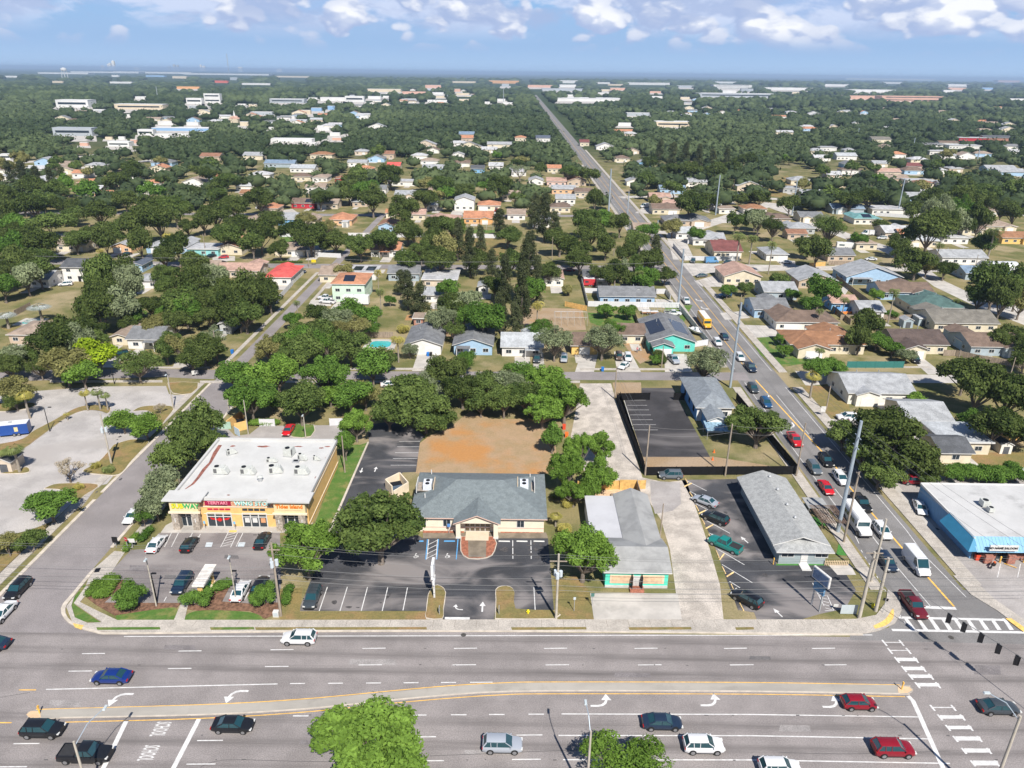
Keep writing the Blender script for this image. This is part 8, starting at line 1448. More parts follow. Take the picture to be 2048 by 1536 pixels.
# stop signs, panels, hydrants
def sign(px, py, h, shape, w_, m, label, kind='road_sign', rz=0, text=None, tm=None, group=None, pm=GREY):
    t_ = thing(kind, G(px, py), label, 'sign', group, rad(rz)); MB().cyl((0, 0, h/2), .05, h, 6, pm).build('post', t_)
    if shape == 'oct': MB().add([(w_/2*math.cos(a), -.06, h+w_/2*math.sin(a)) for a in [math.pi/8+k*math.pi/4 for k in range(8)]], [tuple(range(8))], m).cyl((0, -.035, h), w_*.47, .03, 8, m, 'Y').build('sign_plate', t_)
    else: MB().box((0, -.05, h-w_*.3), (w_, .04, w_*(.66 if shape == 'wide' else 1.25)), m).build('sign_plate', t_)
    if text: lettering('sign_text', text, w_*.30, tm or TRIM, t_, (0, -.10, h), extrude=.005)
    return t_
sign(257, 1102, 2.3, 'oct', .85, mat('stop_red', (.45, .02, .03), .5, 0), 'small red stop sign at the mall lot entrance', text='STOP', rz=-25); sign(266, 1096, 1.8, 'wide', 1.1, TRIM, 'small white arrow sign behind the stop sign'); sign(898, 1068, 1.9, 'tall', .5, mat('parking_sign_blue2', (.10, .25, .55), .5, 0), 'blue disabled parking sign left of the office porch', group='disabled parking signs')
sign(987, 1062, 1.7, 'wide', 1.2, mat('pale_pink_board', (.62, .50, .42), .7, 0), 'pale round-topped board beside the office porch'); sign(1644, 832, 2.1, 'tall', 1.1, TRIM, 'white real estate sign on the avenue lawn'); sign(628, 530, 2.2, 'wide', 1.8, mat('warning_yellow', (.70, .52, .02), .5, 0), 'yellow warning board at the side street end', pm=GREY)
sign(1765, 1226, 2.6, 'wide', .7, BLACK, 'black sign seen from behind at the corner ramp', rz=160); sign(1184, 1212, 2.2, 'tall', .5, mat('sign_green2', (.08, .18, .16), .5, 0), 'dark green sign post beside the boarded shop apron'); sign(391, 752, 1.5, 'wide', 1.6, TRIM, 'white arrow board at the left cross street corner', rz=30)
sign(1148, 1222, 2.4, 'tall', .35, XF, 'thin grey meter post between office lot and boarded shop'); sign(233, 1094, 1.7, 'tall', .9, BLACK, 'black wrapped signal box on a post by the side street'); sign(1696, 1228, 1.6, 'wide', 2.4, LH, 'low pale blue sign panel at the corner grass'); sign(1670, 1218, .9, 'wide', .7, TRIM, 'small white post sign in the corner lot')
HY = mat('hydrant_yellow', (.72, .62, .02), .5, 0)
for px, py, lb in ((1056, 1228, 'yellow fire hydrant on the office verge'), (1745, 1215, 'yellow fire hydrant beside the corner poles')):
    t_ = thing('fire_hydrant', G(px, py), lb, 'fire hydrant', 'fire hydrants'); MB().tube([(0, 0, 0), (0, 0, .55), (0, 0, .7), (0, 0, .8)], [.16, .15, .19, .06], 10, HY).build('barrel', t_); MB().cyl((0, 0, .45), .09, .5, 8, HY, 'X').build('outlet', t_)
OC = mat('cone_orange', (.75, .16, .03), .6, 0)
for px, py, lb in ((1425, 920, 'orange cone lower at the corner of the fresh asphalt'), (1428, 905, 'orange cone upper at the corner of the fresh asphalt')):
    t_ = thing('traffic_cone', G(px, py), lb, 'traffic cone', 'traffic cones'); MB().tube([(0, 0, .04), (0, 0, .75)], [.2, .04], 10, OC).build('cone', t_); MB().box((0, 0, .02), (.45, .45, .04), OC).build('base', t_)
for px, py, m_, lb in ((1205, 742, mat('bin_blue', (.02, .16, .50), .5, 0), 'bright blue wheeled bin at the kerb of the wide driveway'), (856, 712, MATS['bin_blue'], 'blue wheeled bin before the grey-gabled garage'), (862, 712, BLACK, 'black wheeled bin before the grey-gabled garage'), (465, 707, MATS['bin_blue'], 'blue wheeled bin at the side street verge'), (1128, 858, mat('barrel_red', (.60, .07, .03), .6, 0), 'red barrel at the edge of the dirt field'), (1133, 874, OC, 'orange barrel at the edge of the dirt field'), (1952, 1119, MATS['barrel_red'], 'red box at the left corner of the blue bar')):
    t_ = thing('wheeled_bin', G(px, py), lb, 'bin', 'bins and barrels'); MB().box((0, 0, .5), (.6, .7, 1.0), m_, top=1.15).build('bin', t_); MB().box((0, 0, 1.04), (.72, .82, .08), m_).build('lid', t_)
# wheel stops
def wstop(a, b, m, label, group): 
    p, q = G(*a), G(*b); d = q-p; c = (p+q)/2; t_ = MB().box((0, 0, .07), (d.length, .22, .13), m, top=.97, topy=.6).build('wheel_stop'); t_.location = (c.x, c.y, .03); t_.rotation_euler = (0, 0, math.atan2(d.y, d.x)); tag(t_, label, 'wheel stop', group)
for k, (x0, x1) in enumerate(((997, 1020), (1033, 1055), (1067, 1089))): wstop((x0, 1083), (x1, 1083.5), TRIM, ['first', 'second', 'third'][k]+' white wheel stop right of the entrance bed', 'white wheel stops')
wstop((888, 1083), (910, 1083), BLUEM, 'blue wheel stop left of the entrance bed', 'blue wheel stops'); wstop((838, 1083), (847, 1083), BLUEM, 'blue wheel stop at the edge of the big dark oak', 'blue wheel stops')
for k, (a, b) in enumerate((((1370, 958), (1375, 966)), ((1368, 974), (1383, 967)), ((1379, 985), (1385, 994)), ((1391, 1011), (1397, 1022)), ((1397, 1028), (1412, 1021)), ((1403, 1038), (1409, 1049)), ((1411, 1058), (1426, 1050)), ((1417, 1069), (1423, 1079)), ((1432, 1102), (1438, 1116)), ((1439, 1120), (1448, 1108)), ((1444, 1134), (1451, 1148)), ((1453, 1154), (1467, 1145)), ((1462, 1169), (1467, 1181)), ((1479, 1207), (1487, 1222)))):
    wstop(a, b, PALEYEL, ['topmost', 'second', 'third', 'fourth', 'fifth', 'sixth', 'seventh', 'eighth', 'ninth', 'tenth', 'eleventh', 'twelfth', 'thirteenth', 'lowest'][k]+' faded yellow wheel stop along the shell drive', 'yellow wheel stops')
for k, x in enumerate((1999, 2023, 2047)):
    t_ = MB().cyl((0, 0, .55), .14, 1.1, 10, YELLOW).tube([(0, 0, 1.1), (0, 0, 1.2)], [.14, .04], 10, YELLOW).build('bollard'); t_.location = G(x, 1125); tag(t_, ['left', 'middle', 'right'][k]+' yellow bollard before the blue bar', 'bollard', 'yellow bollards')
for px, py, lb in ((80, 1428, 'yellow marker post on the left tip of the median'), (1803, 1380, 'yellow marker post on the right tip of the median'), (1546, 1130, 'yellow post at the front corner of the long grey building')):
    p_ = G(px, py); t_ = MB().cyl((0, 0, .5), .08, 1.0, 8, YELLOW).box((0, 0, 1.0), (.12, .25, .35), YELLOW).build('marker_post'); t_.location = (p_.x, p_.y, .15); tag(t_, lb, 'marker post', 'marker posts')
t_ = thing('utility_box', G(553, 1232), 'small white utility box beside the transformer pole', 'utility box'); MB().box((0, 0, .45), (.8, .6, .9), TRIM).build('cabinet', t_); MB().box((0, -.31, .5), (.6, .03, .6), LH).build('door', t_)
# road lettering and pieces in the asphalt
sm = MB(); 
for (x, y_) in ((320, 1458), (296, 1506)):
    p_ = G(x, y_); o = link('road_lettering', text_mesh('SCHOOL', 1.0, WHITE, 0, .015)); o.location = (p_.x, p_.y, .019); o.rotation_euler = (0, 0, -math.pi/2); o.scale = (.52, 2.5, 1); o['kind'] = 'structure'
MHC = mat('manhole_iron', (.07, .065, .06), .8, .2, 4); mm = MB()
for x, y_ in ((927, 1270), (1902, 1275)): p_ = G(x, y_); mm.cyl((p_.x, p_.y, .018), .38, .01, 16, MHC)
mm.flat(P2([(192, 1138), (202, 1137), (198, 1145), (188, 1146)]), .14, BLACK); structure('drain_covers', mm)
sk = MB(); rs_ = random.Random(3); TAR = mat('tar_seal', (.10, .095, .095), .8, .1, 2)
for pts in ([(400, 1535), (450, 1520), (600, 1523), (700, 1524)], [(860, 1512), (960, 1508), (1020, 1505), (1250, 1497)], [(0, 1395), (60, 1385)], [(1560, 1505), (1700, 1508), (1900, 1502)]): strip(sk, curve(pts, 3), .07, .0155, TAR)
for k in range(40):
    x, y_ = rs_.uniform(0, 2048), rs_.choice([1297.5, 1330.5, 1431, 1471, 1520])+rs_.uniform(-1, 1); p_ = G(x, y_); sk.box((p_.x, p_.y, .02), (rs_.uniform(.1, .5), .12, .02), TAR)
structure('tar_marks', sk)
PT = [mat('asphalt_patch_%d' % k, c, .9, .12, .6, fine=6) for k, c in enumerate(((.22, .20, .20), (.34, .315, .305), (.16, .15, .15)))]; pm_ = MB()
for k, (x, y_, w_, d_, m_) in enumerate(((330, 1290, 60, 10, 0), (700, 1318, 90, 12, 1), (1230, 1345, 70, 10, 0), (1560, 1450, 60, 14, 1), (930, 1500, 100, 9, 1), (600, 1480, 50, 10, 0), (1500, 1312, 40, 8, 2), (100, 1400, 60, 14, 1), (1950, 1330, 50, 20, 0), (260, 1130, 30, 12, 0), (330, 1150, 22, 9, 2), (450, 1110, 26, 8, 2))): pm_.flat(P2([(x, y_), (x+w_, y_+1), (x+w_+2, y_+d_), (x-2, y_+d_-1)]), .0135+k*1e-4 if y_ > 1264 else .0275+k*1e-4, PT[m_])
structure('asphalt_patches', pm_); om = MB(); OIL = mat('oil_stain', (.075, .07, .07), .6, .3, 3); ro = random.Random(6)
for k in range(46):
    x, y_ = ro.choice([(ro.uniform(640, 830), ro.uniform(1180, 1215)), (ro.uniform(340, 540), ro.uniform(1068, 1095)), (ro.uniform(1000, 1090), ro.uniform(1085, 1115)), (ro.uniform(1945, 2045), ro.uniform(1040, 1160)), (ro.uniform(1840, 1900), ro.uniform(1020, 1090)), (ro.uniform(1440, 1560), ro.uniform(1010, 1200)), (ro.uniform(60, 300), ro.uniform(860, 1000))])
    blot(om, x, y_, ro.uniform(.15, .6), ro.uniform(.1, .5), .037+k*1e-5, OIL, 10, k)
structure('oil_stains', om)
# clipped hedges
def hedge(pts, w_, h, leaf, label):
    P_ = [G(*c) for c in pts]; o_ = P_[0]; t_ = thing('hedge', o_, label, 'hedge', 'clipped hedges'); rs = np.random.RandomState(len(label)); C = []
    for a, b in zip(P_[:-1], P_[1:]):
        n = max(2, int((b-a).length/.55))
        for k in range(n+1):
            q = a.lerp(b, k/n)-o_; C.append((q.x+rs.uniform(-.1, .1), q.y+rs.uniform(-.1, .1), h*.5, w_*.55))
            if w_ > 1.5: C.append((q.x+w_*.3, q.y, h*.5, w_*.45)); C.append((q.x-w_*.3, q.y, h*.5, w_*.45))
    cm, _ = crown_mesh('foliage', 5, 0, len(C)*170, .12, centres=C, core=.85, squash=h*.5/(w_*.55)); c = link('foliage', cm, t_); cm.materials[0] = LEAF[leaf]
    MB().tube([(0, 0, 0), (0, 0, h*.5)], .05, 5, BARK).build('stem', t_)
hedge([(180, 1192), (196, 1168)], 1.3, 1.0, 'bright', 'bright clipped hedge, left one at the lot corner'); hedge([(204, 1194), (224, 1163)], 2.0, 1.3, 'bright', 'wider bright clipped hedge, right one at the lot corner'); hedge([(252, 1103), (272, 1076)], 1.2, 1.1, 'bright', 'clipped hedge along the walk by the stop sign'); hedge([(286, 1082), (300, 1065)], 1.4, 1.3, 'mid', 'dark rounded hedge left of the mall front')
hedge([(572, 1208), (578, 1180)], 1.4, 1.1, 'mid', 'clipped hedge left of the green-grey SUV'); hedge([(506, 850), (548, 849)], 2.2, 1.3, 'bright', 'bright hedge behind the mall back lot'); hedge([(1306, 693), (1322, 728)], 2.2, 2.2, 'dark', 'tall dark hedge left of the turquoise house drive'); hedge([(436, 1180), (452, 1172)], 1.8, 1.2, 'mid', 'rounded hedge right of the sign monument'); hedge([(545, 526), (602, 526)], 1.5, 1.0, 'oak', 'low hedge before the long cream ranch house')
# two people on the lawn by the driveway: one continuous skinned body each
def person(px, py, rz, shirt, trousers, label):
    t_ = thing('person', G(px, py), label, 'person', 'people on the driveway', rad(rz)); me = bpy.data.meshes.new('body')
    V = [(0, 0, .95), (0, 0, 1.2), (0, 0, 1.42), (0, 0, 1.52), (0, -.02, 1.66), (.18, 0, 1.40), (.26, .02, 1.15), (.27, -.08, .92), (-.18, 0, 1.40), (-.26, .02, 1.15), (-.22, -.14, .95), (.1, 0, .88), (.11, -.02, .48), (.12, .02, .07), (.12, -.16, .03), (-.1, 0, .88), (-.12, .04, .48), (-.13, .08, .07), (-.13, -.1, .03), (.27, -.12, .84), (-.21, -.18, .87)]
    Ed = [(0, 1), (1, 2), (2, 3), (3, 4), (2, 5), (5, 6), (6, 7), (2, 8), (8, 9), (9, 10), (0, 11), (11, 12), (12, 13), (13, 14), (0, 15), (15, 16), (16, 17), (17, 18), (7, 19), (10, 20)]
    Rr = [.15, .14, .16, .06, .105, .065, .05, .035, .065, .05, .035, .09, .065, .045, .04, .09, .065, .045, .04, .03, .03]
    me.from_pydata(V, Ed, []); o = link('body', me, t_); sm_ = o.modifiers.new('skin', 'SKIN'); sd = o.modifiers.new('sub', 'SUBSURF'); sd.levels = 1; sd.render_levels = 1
    for v, r in zip(me.skin_vertices[0].data, Rr): v.radius = (r, r)
    me.skin_vertices[0].data[0].use_root = True; dg = bpy.context.evaluated_depsgraph_get(); m2 = bpy.data.meshes.new_from_object(o.evaluated_get(dg)); o.modifiers.clear(); o.data = m2
    for k, (nm, c) in enumerate((('skin', (.42, .25, .17)), (shirt[0], shirt[1]), (trousers[0], trousers[1]))): m2.materials.append(mat('cloth_'+nm, c, .9, 0)) if k or True else None
    m2.materials.clear(); [m2.materials.append(mat('cloth_'+nm, c, .9, 0)) for nm, c in (('skin', (.42, .25, .17)), shirt, trousers)]
    for p in m2.polygons: z = p.center.z; p.material_index = 0 if z > 1.47 or (abs(p.center.x) > .2 and z < 1.1) else (1 if z > .93 else 2)
    MB().tube([(0, .01, 1.64), (0, .015, 1.73), (0, .01, 1.79)], [.112, .105, .04], 10, DBARK).build('hair', t_)
person(1274, 705, 0, ('pink', (.60, .22, .24)), ('blue', (.06, .09, .18)), 'person in a pink top standing by the wide driveway'); person(1279, 702, 40, ('white', (.6, .58, .55)), ('dark', (.05, .05, .06)), 'person in a white top behind the one in pink')
# ================================================================ the far distance
FWALL = {'w': mat('far_white', (.60, .60, .59), .8, .05, .05), 'c': mat('far_cream', (.56, .48, .36), .8, .05, .05), 'o': mat('far_orange', (.60, .32, .14), .8, .05, .05), 'r': mat('far_red', (.55, .12, .08), .8, .05, .05), 'g': mat('far_grey', (.34, .37, .40), .8, .05, .05), 'p': mat('far_pink', (.55, .34, .26), .8, .05, .05), 'b': mat('far_blue', (.22, .36, .55), .8, .05, .05)}
FARB = []; FPX = []; fr3 = random.Random(4); OPEN = [(200, 300, 90, 14), (620, 288, 70, 14), (1580, 362, 45, 20), (60, 335, 60, 12), (880, 505, 1, 1)]
def farbuilding(x0, x1, yb, hpx, col, label, roofc='w', depthf=.35, kind='distant_building', cat='building', windows=True, tower=None):
    A, B = G(x0, yb), G(x1, yb); s = PPM(A); h = hpx/s/.92; w_ = (B-A).length; d = w_*depthf; o = (A+B)/2; o.z = 0
    t_ = thing(kind, o, label, cat, 'buildings in the distance'); MB().box((0, d/2, h/2), (w_, d, h), FWALL[col]).build('wall', t_); MB().box((0, d/2, h+.15), (w_*1.01, d*1.01, .3), FWALL[roofc]).build('roof', t_)
    if windows and hpx > 6:
        rows = max(1, int(h/7)); q = 0
        for r in range(min(rows, 3)):
            MB().box((0, -.05, h*(r+.55)/max(rows, 1) if rows <= 3 else h*(r+.5)/3), (w_*.86, .1, h/max(rows, 1)*.28 if rows <= 3 else h*.08), GLASS).build('window_band', t_)
    FPX.append((x0, x1, yb, .85)); y2 = yb+min(12, hpx*.8); yb < 172 or structure('far_lot', MB().flat(P2([(x0-4, yb-1), (x1+4, yb-1), (x1+6, y2), (x0-6, y2)]), .05, CONCP)); return t_
FB = [(109, 181, 215, 13, 'w', 'wide white civic building with blue entrance far left', 'w', .5), (225, 330, 219, 9, 'c', 'long cream and yellow shop block left of the radio mast', 'w', .3), (372, 405, 208, 10, 'w', 'white low office block beside the white tower block', 'w', .4), (408, 442, 206, 16, 'w', 'white four-storey block in the left distance', 'w', .4),
 (104, 188, 272, 14, 'g', 'two-storey grey apartment house with long pale roof at left', 'g', .3), (275, 308, 271, 10, 'w', 'white roadside showroom with black lettering band', 'w', .5), (310, 345, 275, 6, 'w', 'low white annex right of the showroom', 'w', .5), (300, 420, 262, 5, 'b', 'long blue-trimmed canopy building behind the showroom', 'w', .3),
 (315, 348, 250, 6, 'w', 'small white shop north of the blue canopy', 'w', .4), (538, 610, 206, 7, 'g', 'grey-blue shop row left of the brick house', 'w', .3), (640, 700, 202, 6, 'w', 'white shop row beside the far road at left', 'w', .3), (560, 590, 238, 5, 'w', 'white shed roofs near the far church', 'w', .4), (500, 545, 230, 5, 'g', 'pale grey roof left of the far church', 'w', .4),
 (540, 625, 285, 6, 'w', 'low white store behind the parking at left centre', 'w', .3), (0, 22, 320, 10, 'w', 'white building cut by the left edge', 'w', .6), (215, 260, 293, 8, 'w', 'white fuel canopy building at left', 'w', .5), (352, 400, 178, 4, 'o', 'orange warehouse in the far distance', 'o', .3), (430, 455, 166, 4, 'r', 'red-roofed hall in the far distance', 'r', .3),
 (484, 540, 170, 3, 'w', 'long white shed right of the red hall', 'w', .3), (90, 160, 148, 2.5, 'w', 'long pale warehouse at the left horizon', 'w', .25), (170, 245, 146, 2.5, 'w', 'second long warehouse on the left horizon', 'w', .25), (262, 345, 147, 3, 'w', 'widest white warehouse on the left horizon', 'w', .2), (350, 370, 147, 2.5, 'w', 'small warehouse right of the widest one', 'w', .2),
 (400, 500, 150, 2.5, 'w', 'white warehouse row below the striped tanks', 'w', .2), (218, 265, 167, 3, 'w', 'small white school left of the orange warehouse', 'w', .3), (295, 325, 154, 3, 'b', 'pale blue shed near the left horizon', 'w', .3), (560, 608, 155, 2.5, 'c', 'cream warehouse row below the horizon', 'w', .2),
 (690, 728, 204, 10, 'w', 'white box store at the left end of the shop cluster', 'w', .4), (735, 800, 184, 5, 'c', 'cream shop cluster in the centre-left distance', 'w', .3), (805, 850, 188, 4, 'p', 'peach shop row in the centre-left distance', 'p', .3), (852, 880, 176, 5, 'p', 'small peach block right of the shop row', 'w', .3), (905, 945, 166, 3, 'c', 'cream row left of the orange-topped block', 'w', .2), (985, 1030, 167, 5, 'o', 'peach and orange block near the distant avenue end', 'c', .3),
 (1060, 1100, 175, 4, 'p', 'brown-pink block beside the distant avenue', 'p', .4), (1115, 1238, 203, 5, 'w', 'very long white-roofed warehouse right of the distant avenue', 'w', .6), (1090, 1165, 182, 4, 'g', 'grey warehouse row beyond the long white roof', 'g', .3), (855, 895, 205, 4, 'w', 'small white warehouse in the centre trees', 'w', .4), (1195, 1215, 168, 3, 'w', 'small white block left of the sheds', 'w', .3),
 (1260, 1330, 170, 4, 'w', 'white industrial sheds right of centre', 'w', .3), (1437, 1492, 178, 7, 'w', 'large white hall with blue edge in the right distance', 'w', .3), (1405, 1535, 195, 7, 'g', 'grey industrial plant in the right distance', 'w', .25), (1540, 1610, 180, 4, 'w', 'long white shed right of the white hall', 'w', .25), (1710, 1776, 184, 4, 'w', 'white sheds above the terracotta apartments', 'w', .3),
 (1700, 1780, 199, 6, 'p', 'left block of the terracotta-roofed apartments', 'p', .25), (1775, 1875, 203, 9, 'p', 'right block of the terracotta-roofed apartments', 'p', .25), (1313, 1378, 254, 9, 'c', 'cream flat building beside the dark pine belt', 'w', .5), (1255, 1300, 232, 5, 'g', 'grey roofed building in the trees right of the avenue', 'w', .4), (1235, 1262, 252, 5, 'w', 'small white building right of the distant avenue', 'w', .4),
 (1563, 1592, 154, 4, 'w', 'row of white towers on the right horizon', 'w', .3), (1760, 1800, 160, 2.5, 'w', 'small pale blocks near the right horizon', 'w', .3), (1935, 1950, 154, 3, 'w', 'pale tower on the far right horizon', 'w', .3), (1900, 1935, 172, 3, 'w', 'white row in the far right trees', 'w', .3), (2020, 2048, 202, 4, 'w', 'white building at the right edge of the distance', 'w', .3), (1650, 1690, 172, 3, 'w', 'pale shed left of the right horizon sheds', 'w', .3)]
for r in FB: farbuilding(r[0], r[1], r[2], r[3], r[4], r[5], r[6], r[7])
for zx0, zx1, zy0, zy1, n_ in ((110, 720, 196, 292, 34), (690, 1050, 166, 214, 22), (1090, 1620, 164, 200, 26), (0, 560, 153, 166, 6), (1640, 2040, 164, 190, 6)):
    for k in range(n_):
        x0 = fr3.uniform(zx0, zx1); w_ = fr3.uniform(9, 26); yb = fr3.uniform(zy0, zy1)
        if any(abs(x0+w_/2-(a+b)/2) < (b-a)/2+w_*.6 and abs(yb-c) < 5 for a, b, c, _ in FPX) or abs(x0+w_/2-rx(.79, yb)) < 10+w_*.6: continue
        c = fr3.choice('wwwwwccgpb'); t_ = farbuilding(x0, x0+w_, yb, fr3.uniform(2.5, 5) if yb < 215 else fr3.uniform(4, 7), c, None, fr3.choice(('w', 'w', c)), .4, windows=False); t_['auto'] = {'w': 'white', 'c': 'cream', 'g': 'grey', 'p': 'pinkish', 'b': 'pale blue'}[c]+' low commercial block'
# skyline towers on the left horizon
for i, (px, wpx, hpx, lb) in enumerate(((218, 3, 8, 'slim pale tower left in the hazy skyline'), (222, 4, 10, 'pale tower second from left in the hazy skyline'), (229, 5, 14, 'tallest pale twin tower in the hazy skyline'), (207, 6, 5, 'low pale block at the left end of the skyline'), (350, 4, 9, 'left one of the two dark hazy towers'), (357, 4, 8, 'right one of the two dark hazy towers'), (340, 5, 5, 'pale block left of the dark twin towers'),
    (403, 3, 9, 'striped chimney stack left of the tanks'), (409, 5, 7, 'cream power plant block on the horizon'), (482, 8, 6, 'white silo block on the horizon'), (560, 10, 4, 'white plant building on the centre-left horizon'), (275, 8, 3, 'low pale block right of the skyline towers'))):
    yb = 133+px*.014; p = G(px, yb+3.5); s = PPM(p); t_ = thing('distant_tower', (p.x, p.y, 0), lb, 'tower', 'towers on the horizon'); h = (hpx+2)/s; m = FWALL['g' if 'dark' in lb else 'w']; MB().box((0, 0, h/2), (wpx/s, wpx/s, h), m).build('shaft', t_); MB().box((0, 0, h*1.03), (wpx/s*.6, wpx/s*.6, h*.08), m).build('crown', t_)
# water tower
p = G(131, 159); s = PPM(p); t_ = thing('water_tower', (p.x, p.y, 0), 'white water tower on legs at the left horizon', 'water tower'); H_ = 22/s; MB().tube([(0, 0, H_*.68), (0, 0, H_*.76), (0, 0, H_*.92), (0, 0, H_)], [H_*.06, H_*.25, H_*.25, H_*.05], 16, FWALL['w']).build('tank', t_)
for k in range(6): a = k*1.047; MB().tube([(H_*.3*math.cos(a), H_*.3*math.sin(a), 0), (H_*.2*math.cos(a), H_*.2*math.sin(a), H_*.75)], H_*.025, 5, FWALL['w']).build('leg', t_)
MB().cyl((0, 0, H_*.35), H_*.03, H_*.7, 6, FWALL['w']).build('riser_pipe', t_)
for px, yb, hpx, lb in ((458, 147, 36, 'thin red-white radio mast on the left horizon'), (317, 205, 30, 'pale leaning mast in the left distance'), (1007, 206, 26, 'pale steel pole left of the distant avenue'), (895, 200, 10, 'steel pole left of the small white warehouse'), (762, 200, 14, 'steel pole by the centre-left shops')):
    p = G(px, yb); s = PPM(p); t_ = thing('radio_mast', (p.x, p.y, 0), lb, 'mast', 'masts in the distance'); h = hpx/s; MB().tube([(0, 0, 0), (0, 0, h)], [max(.35, .8/s), max(.2, .5/s)], 6, FWALL['g']).build('shaft', t_)
p = G(470, 245); s = PPM(p); t_ = thing('church', (p.x, p.y, 0), 'small pale church with pointed steeple in the left distance', 'church'); W_ = 18/s; MB().box((0, 0, W_*.2), (W_, W_, W_*.4), FWALL['c']).build('wall', t_); MB().add([(-W_/2, -W_/2, W_*.4), (W_/2, -W_/2, W_*.4), (W_/2, W_/2, W_*.4), (-W_/2, W_/2, W_*.4), (0, -W_/2, W_*.7), (0, W_/2, W_*.7)], [(0, 1, 4), (1, 2, 5, 4), (2, 3, 5), (3, 0, 4, 5)], FWALL['p']).build('roof', t_); MB().tube([(0, 0, W_*.4), (0, 0, W_*.8), (0, 0, W_*1.3)], [W_*.13, W_*.12, .02], 4, FWALL['w']).build('steeple', t_)
# small roofs scattered in the canopy of the middle distance (each a house)
hd_ = MB(); frs2 = random.Random(21); HF = []; LABN = ['white', 'cream', 'grey', 'tan', 'terracotta', 'brown']
ZN = [(560, 760, 228, 262, 'left of centre'), (120, 560, 225, 250, 'in the left distance'), (690, 960, 180, 215, 'in the shop cluster'), (1130, 1330, 262, 330, 'east of the avenue'), (1330, 1560, 200, 240, 'right of the long warehouse'), (1560, 1800, 215, 275, 'in the right-hand canopy'), (1820, 2048, 215, 330, 'in the far right canopy'), (700, 1000, 290, 350, 'in the centre canopy'), (0, 330, 330, 392, 'in the left canopy'), (330, 700, 350, 400, 'in the left centre rows'), (1230, 1500, 365, 400, 'near the avenue'), (1600, 2048, 300, 396, 'in the right rows')]
for zx0, zx1, zy0, zy1, ph in ZN:
    for k in range(16 if zy1 < 340 else 48):
        px, py = frs2.uniform(zx0, zx1), frs2.uniform(zy0, zy1); p = G(px, py)
        if abs(p.x-AVX) < 18 or any(abs(p.x-a) < 20 and abs(p.y-b) < 26 for a, b in HF) or (len(HB) and np.min(np.abs(HB[:, 0]-p.x)+np.abs(HB[:, 1]-p.y)) < 30): continue
        if not clear(p.x, p.y, 5, 10): continue
        HF.append((p.x, p.y)); s = PPM(p); w_ = frs2.uniform(11, 17)*(1 if py > 300 else 1.5); d = frs2.uniform(9, 12); c = frs2.choice(['white', 'lgrey', 'tan', 'terra', 'brown', 'grey', 'metal', 'lgrey', 'white']); wc = frs2.choice(['white', 'cream', 'beige', 'cwhite', 'lblue'])
        t_ = thing('house', (p.x, p.y, 0), None, 'house', 'small roofs in the distance'); t_['auto'] = {'lgrey': 'pale grey', 'terra': 'terracotta', 'metal': 'shiny'}.get(c, c)+'-roofed '+{'cwhite': 'off-white', 'lblue': 'light blue'}.get(wc, wc)+' house'
        MB().box((0, d/2, 1.5), (w_, d, 3), wallm(wc)).build('wall', t_); rb, _ = roof_mesh(-w_/2, w_/2, 0, d, 3, frs2.choice(['gx', 'hx', 'gy']), roofm(c), wallm(wc)); rb.build('roof', t_)
        g = MB(); [g.box((xx, -.03, 1.6), (1.4, .05, 1), GLASS) for xx in (-w_*.28,)]; g.build('window', t_); MB().box((w_*.2, -.03, 1.1), (2.6, .05, 2.1), GDOOR).build('garage_door', t_)
        FPX.append((px-w_*s*.5, px+w_*s*.5, py, .5)); hd_.flat([(p.x-w_*.4, p.y-7), (p.x+w_*.1, p.y-7), (p.x+w_*.1, p.y), (p.x-w_*.4, p.y)], .03+len(HF)*2e-5, CONCP)
structure('distant_driveways', hd_)
for r in H2: FPX.append((r[0], r[1], r[2], .7))
woods()
# ================================================================ labels for everything that was named by its place
def where(px, py):
    h = 'far left' if px < 340 else 'left' if px < 760 else 'centre' if px < 1290 else 'right' if px < 1750 else 'far right'; return h
LN = {'dark': 'dark green', 'oak': 'dull green', 'bright': 'fresh bright green', 'lime': 'lime green', 'mid': 'mid green', 'olive': 'olive green', 'grey': 'grey-green', 'pine': 'blackish green', 'palm': 'green', 'ypalm': 'yellowish', 'silver': 'silvery', 'bare': 'brownish bare'}
SN = {'hero': 'leafy tree', 'oak': 'spreading tree', 'round': 'rounded tree', 'far': 'tree', 'sparse': 'airy see-through tree', 'shrub': 'bush', 'pine': 'feathery Australian pine', 'queen': 'feather palm', 'fan': 'fan palm', 'cluster': 'low clumping palm', 'silver': 'silver palm', 'bare': 'leafless tree'}
used = set(o['label'] for o in bpy.data.objects if o.get('label'))
LP = [(PX((p.x, p.y, 2)), ph) for p, ph in LMARK]
def rel(px, py, lx, ly):
    dx, dy = px-lx, (py-ly)*1.6
    if abs(dx) < 16 and abs(dy) < 12: return 'right over'
    if abs(dx) > abs(dy): return 'to the left of' if dx < 0 else 'to the right of'
    return 'behind' if dy < 0 else 'in front of'
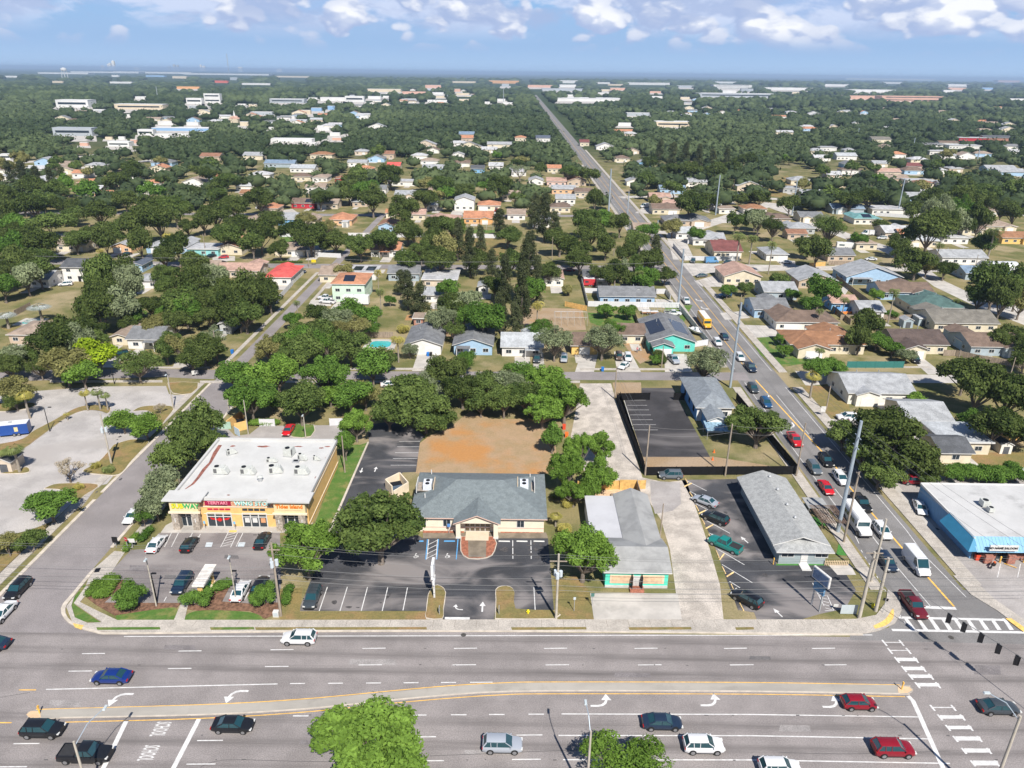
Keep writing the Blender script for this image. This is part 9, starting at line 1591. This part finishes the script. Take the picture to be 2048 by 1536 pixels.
def autolabel(o, px, py, descs, group):
    near = sorted(((lx-px)**2+((ly-py)*1.6)**2, lx, ly, ph) for (lx, ly), ph in LP)[:7]; cand = []
    for ds in descs:
        for d2, lx, ly, ph in near[:4]:
            if d2 < 150**2: cand.append('%s %s %s' % (ds, rel(px, py, lx, ly), ph))
    for ds in descs:
        for i in range(4):
            for j in range(4):
                if i != j and near[j][0] < 190**2: cand.append('%s %s %s, near %s' % (ds, rel(px, py, *near[i][1:3]), near[i][3], near[j][3]))
    xs = ['at the left edge', 'far left', 'left of the side street', 'left of centre', 'just left of the middle', 'just right of the middle', 'right of centre', 'right', 'far right', 'at the right edge']; ys = ['in the distance', 'high in the photo', 'above mid-height', 'at mid-height', 'below mid-height', 'low in the photo', 'at the bottom']
    xi = xs[min(9, int(max(0, px)/205))]; yi = ys[0 if py < 260 else 1 if py < 340 else 2 if py < 430 else 3 if py < 620 else 4 if py < 850 else 5 if py < 1200 else 6]
    for ds in descs: cand.append('%s %s, %s' % (ds, yi, xi))
    for c in cand:
        if c not in used and 4 <= len(c.split()) <= 16: used.add(c); o['label'] = c; return
    o['label'] = '%s %s, %s' % (descs[0], yi, xi); LEFT.append(o); o['group'] = group; FB_ = None
LEFT = []
for i, (o, px, py, r, shp, lf, R) in enumerate(sorted(TR, key=lambda t: -t[3])):
    size = 'very large' if R > 8.5 else 'large' if R > 6.5 else 'medium-sized' if R > 4.5 else 'small' if R > 2.6 else 'tiny'
    g = {'palm': 'palms', 'shrub': 'garden bushes'}.get(o['category'], 'trees among the houses'); o['group'] = g
    autolabel(o, px, py, ['%s %s' % (LN[lf], SN[shp]), '%s %s %s' % (size, LN[lf], SN[shp])], g)
for o in [o for o in bpy.data.objects if o.get('auto')]:
    px, py = PX(o.location); d = o['auto']; del o['auto']; autolabel(o, px, py, [d, 'distant '+d], 'small roofs in the distance')
print('unresolved labels', len(LEFT))
cnt = {}
for o in LEFT: cnt.setdefault(o['label'], []).append(o)
for l, os_ in cnt.items():
    for q_ in [q for q in bpy.data.objects if q.get('label') == l and q not in os_]: os_.append(q_)
    if len(os_) > 1:
        os_.sort(key=lambda o: PX(o.location)[0])
        nth = ['leftmost', 'second from left', 'third from left', 'fourth from left', 'fifth from left', 'sixth from left', 'seventh from left', 'eighth from left']
        for k, o in enumerate(os_): o['label'] = (l.replace(' in the photo,', ',')+', '+(nth[k] if k < 8 else 'number %d from left' % (k+1)))
# ================================================================ haze
HZ = bpy.data.materials.new('haze_air'); HZ.use_nodes = True; t = HZ.node_tree; t.nodes.clear(); pv = t.nodes.new('ShaderNodeVolumePrincipled'); pv.inputs['Color'].default_value = (.55, .74, 1.0, 1); pv.inputs['Density'].default_value = 8.5e-5; pv.inputs['Anisotropy'].default_value = .1
o = t.nodes.new('ShaderNodeOutputMaterial'); t.links.new(pv.outputs[0], o.inputs['Volume'])
me = MB().box((0, 30000-2000, 50), (70000, 62000, 102)).mesh('haze'); me.materials.append(HZ)
tag(link('haze', me), kind='stuff')
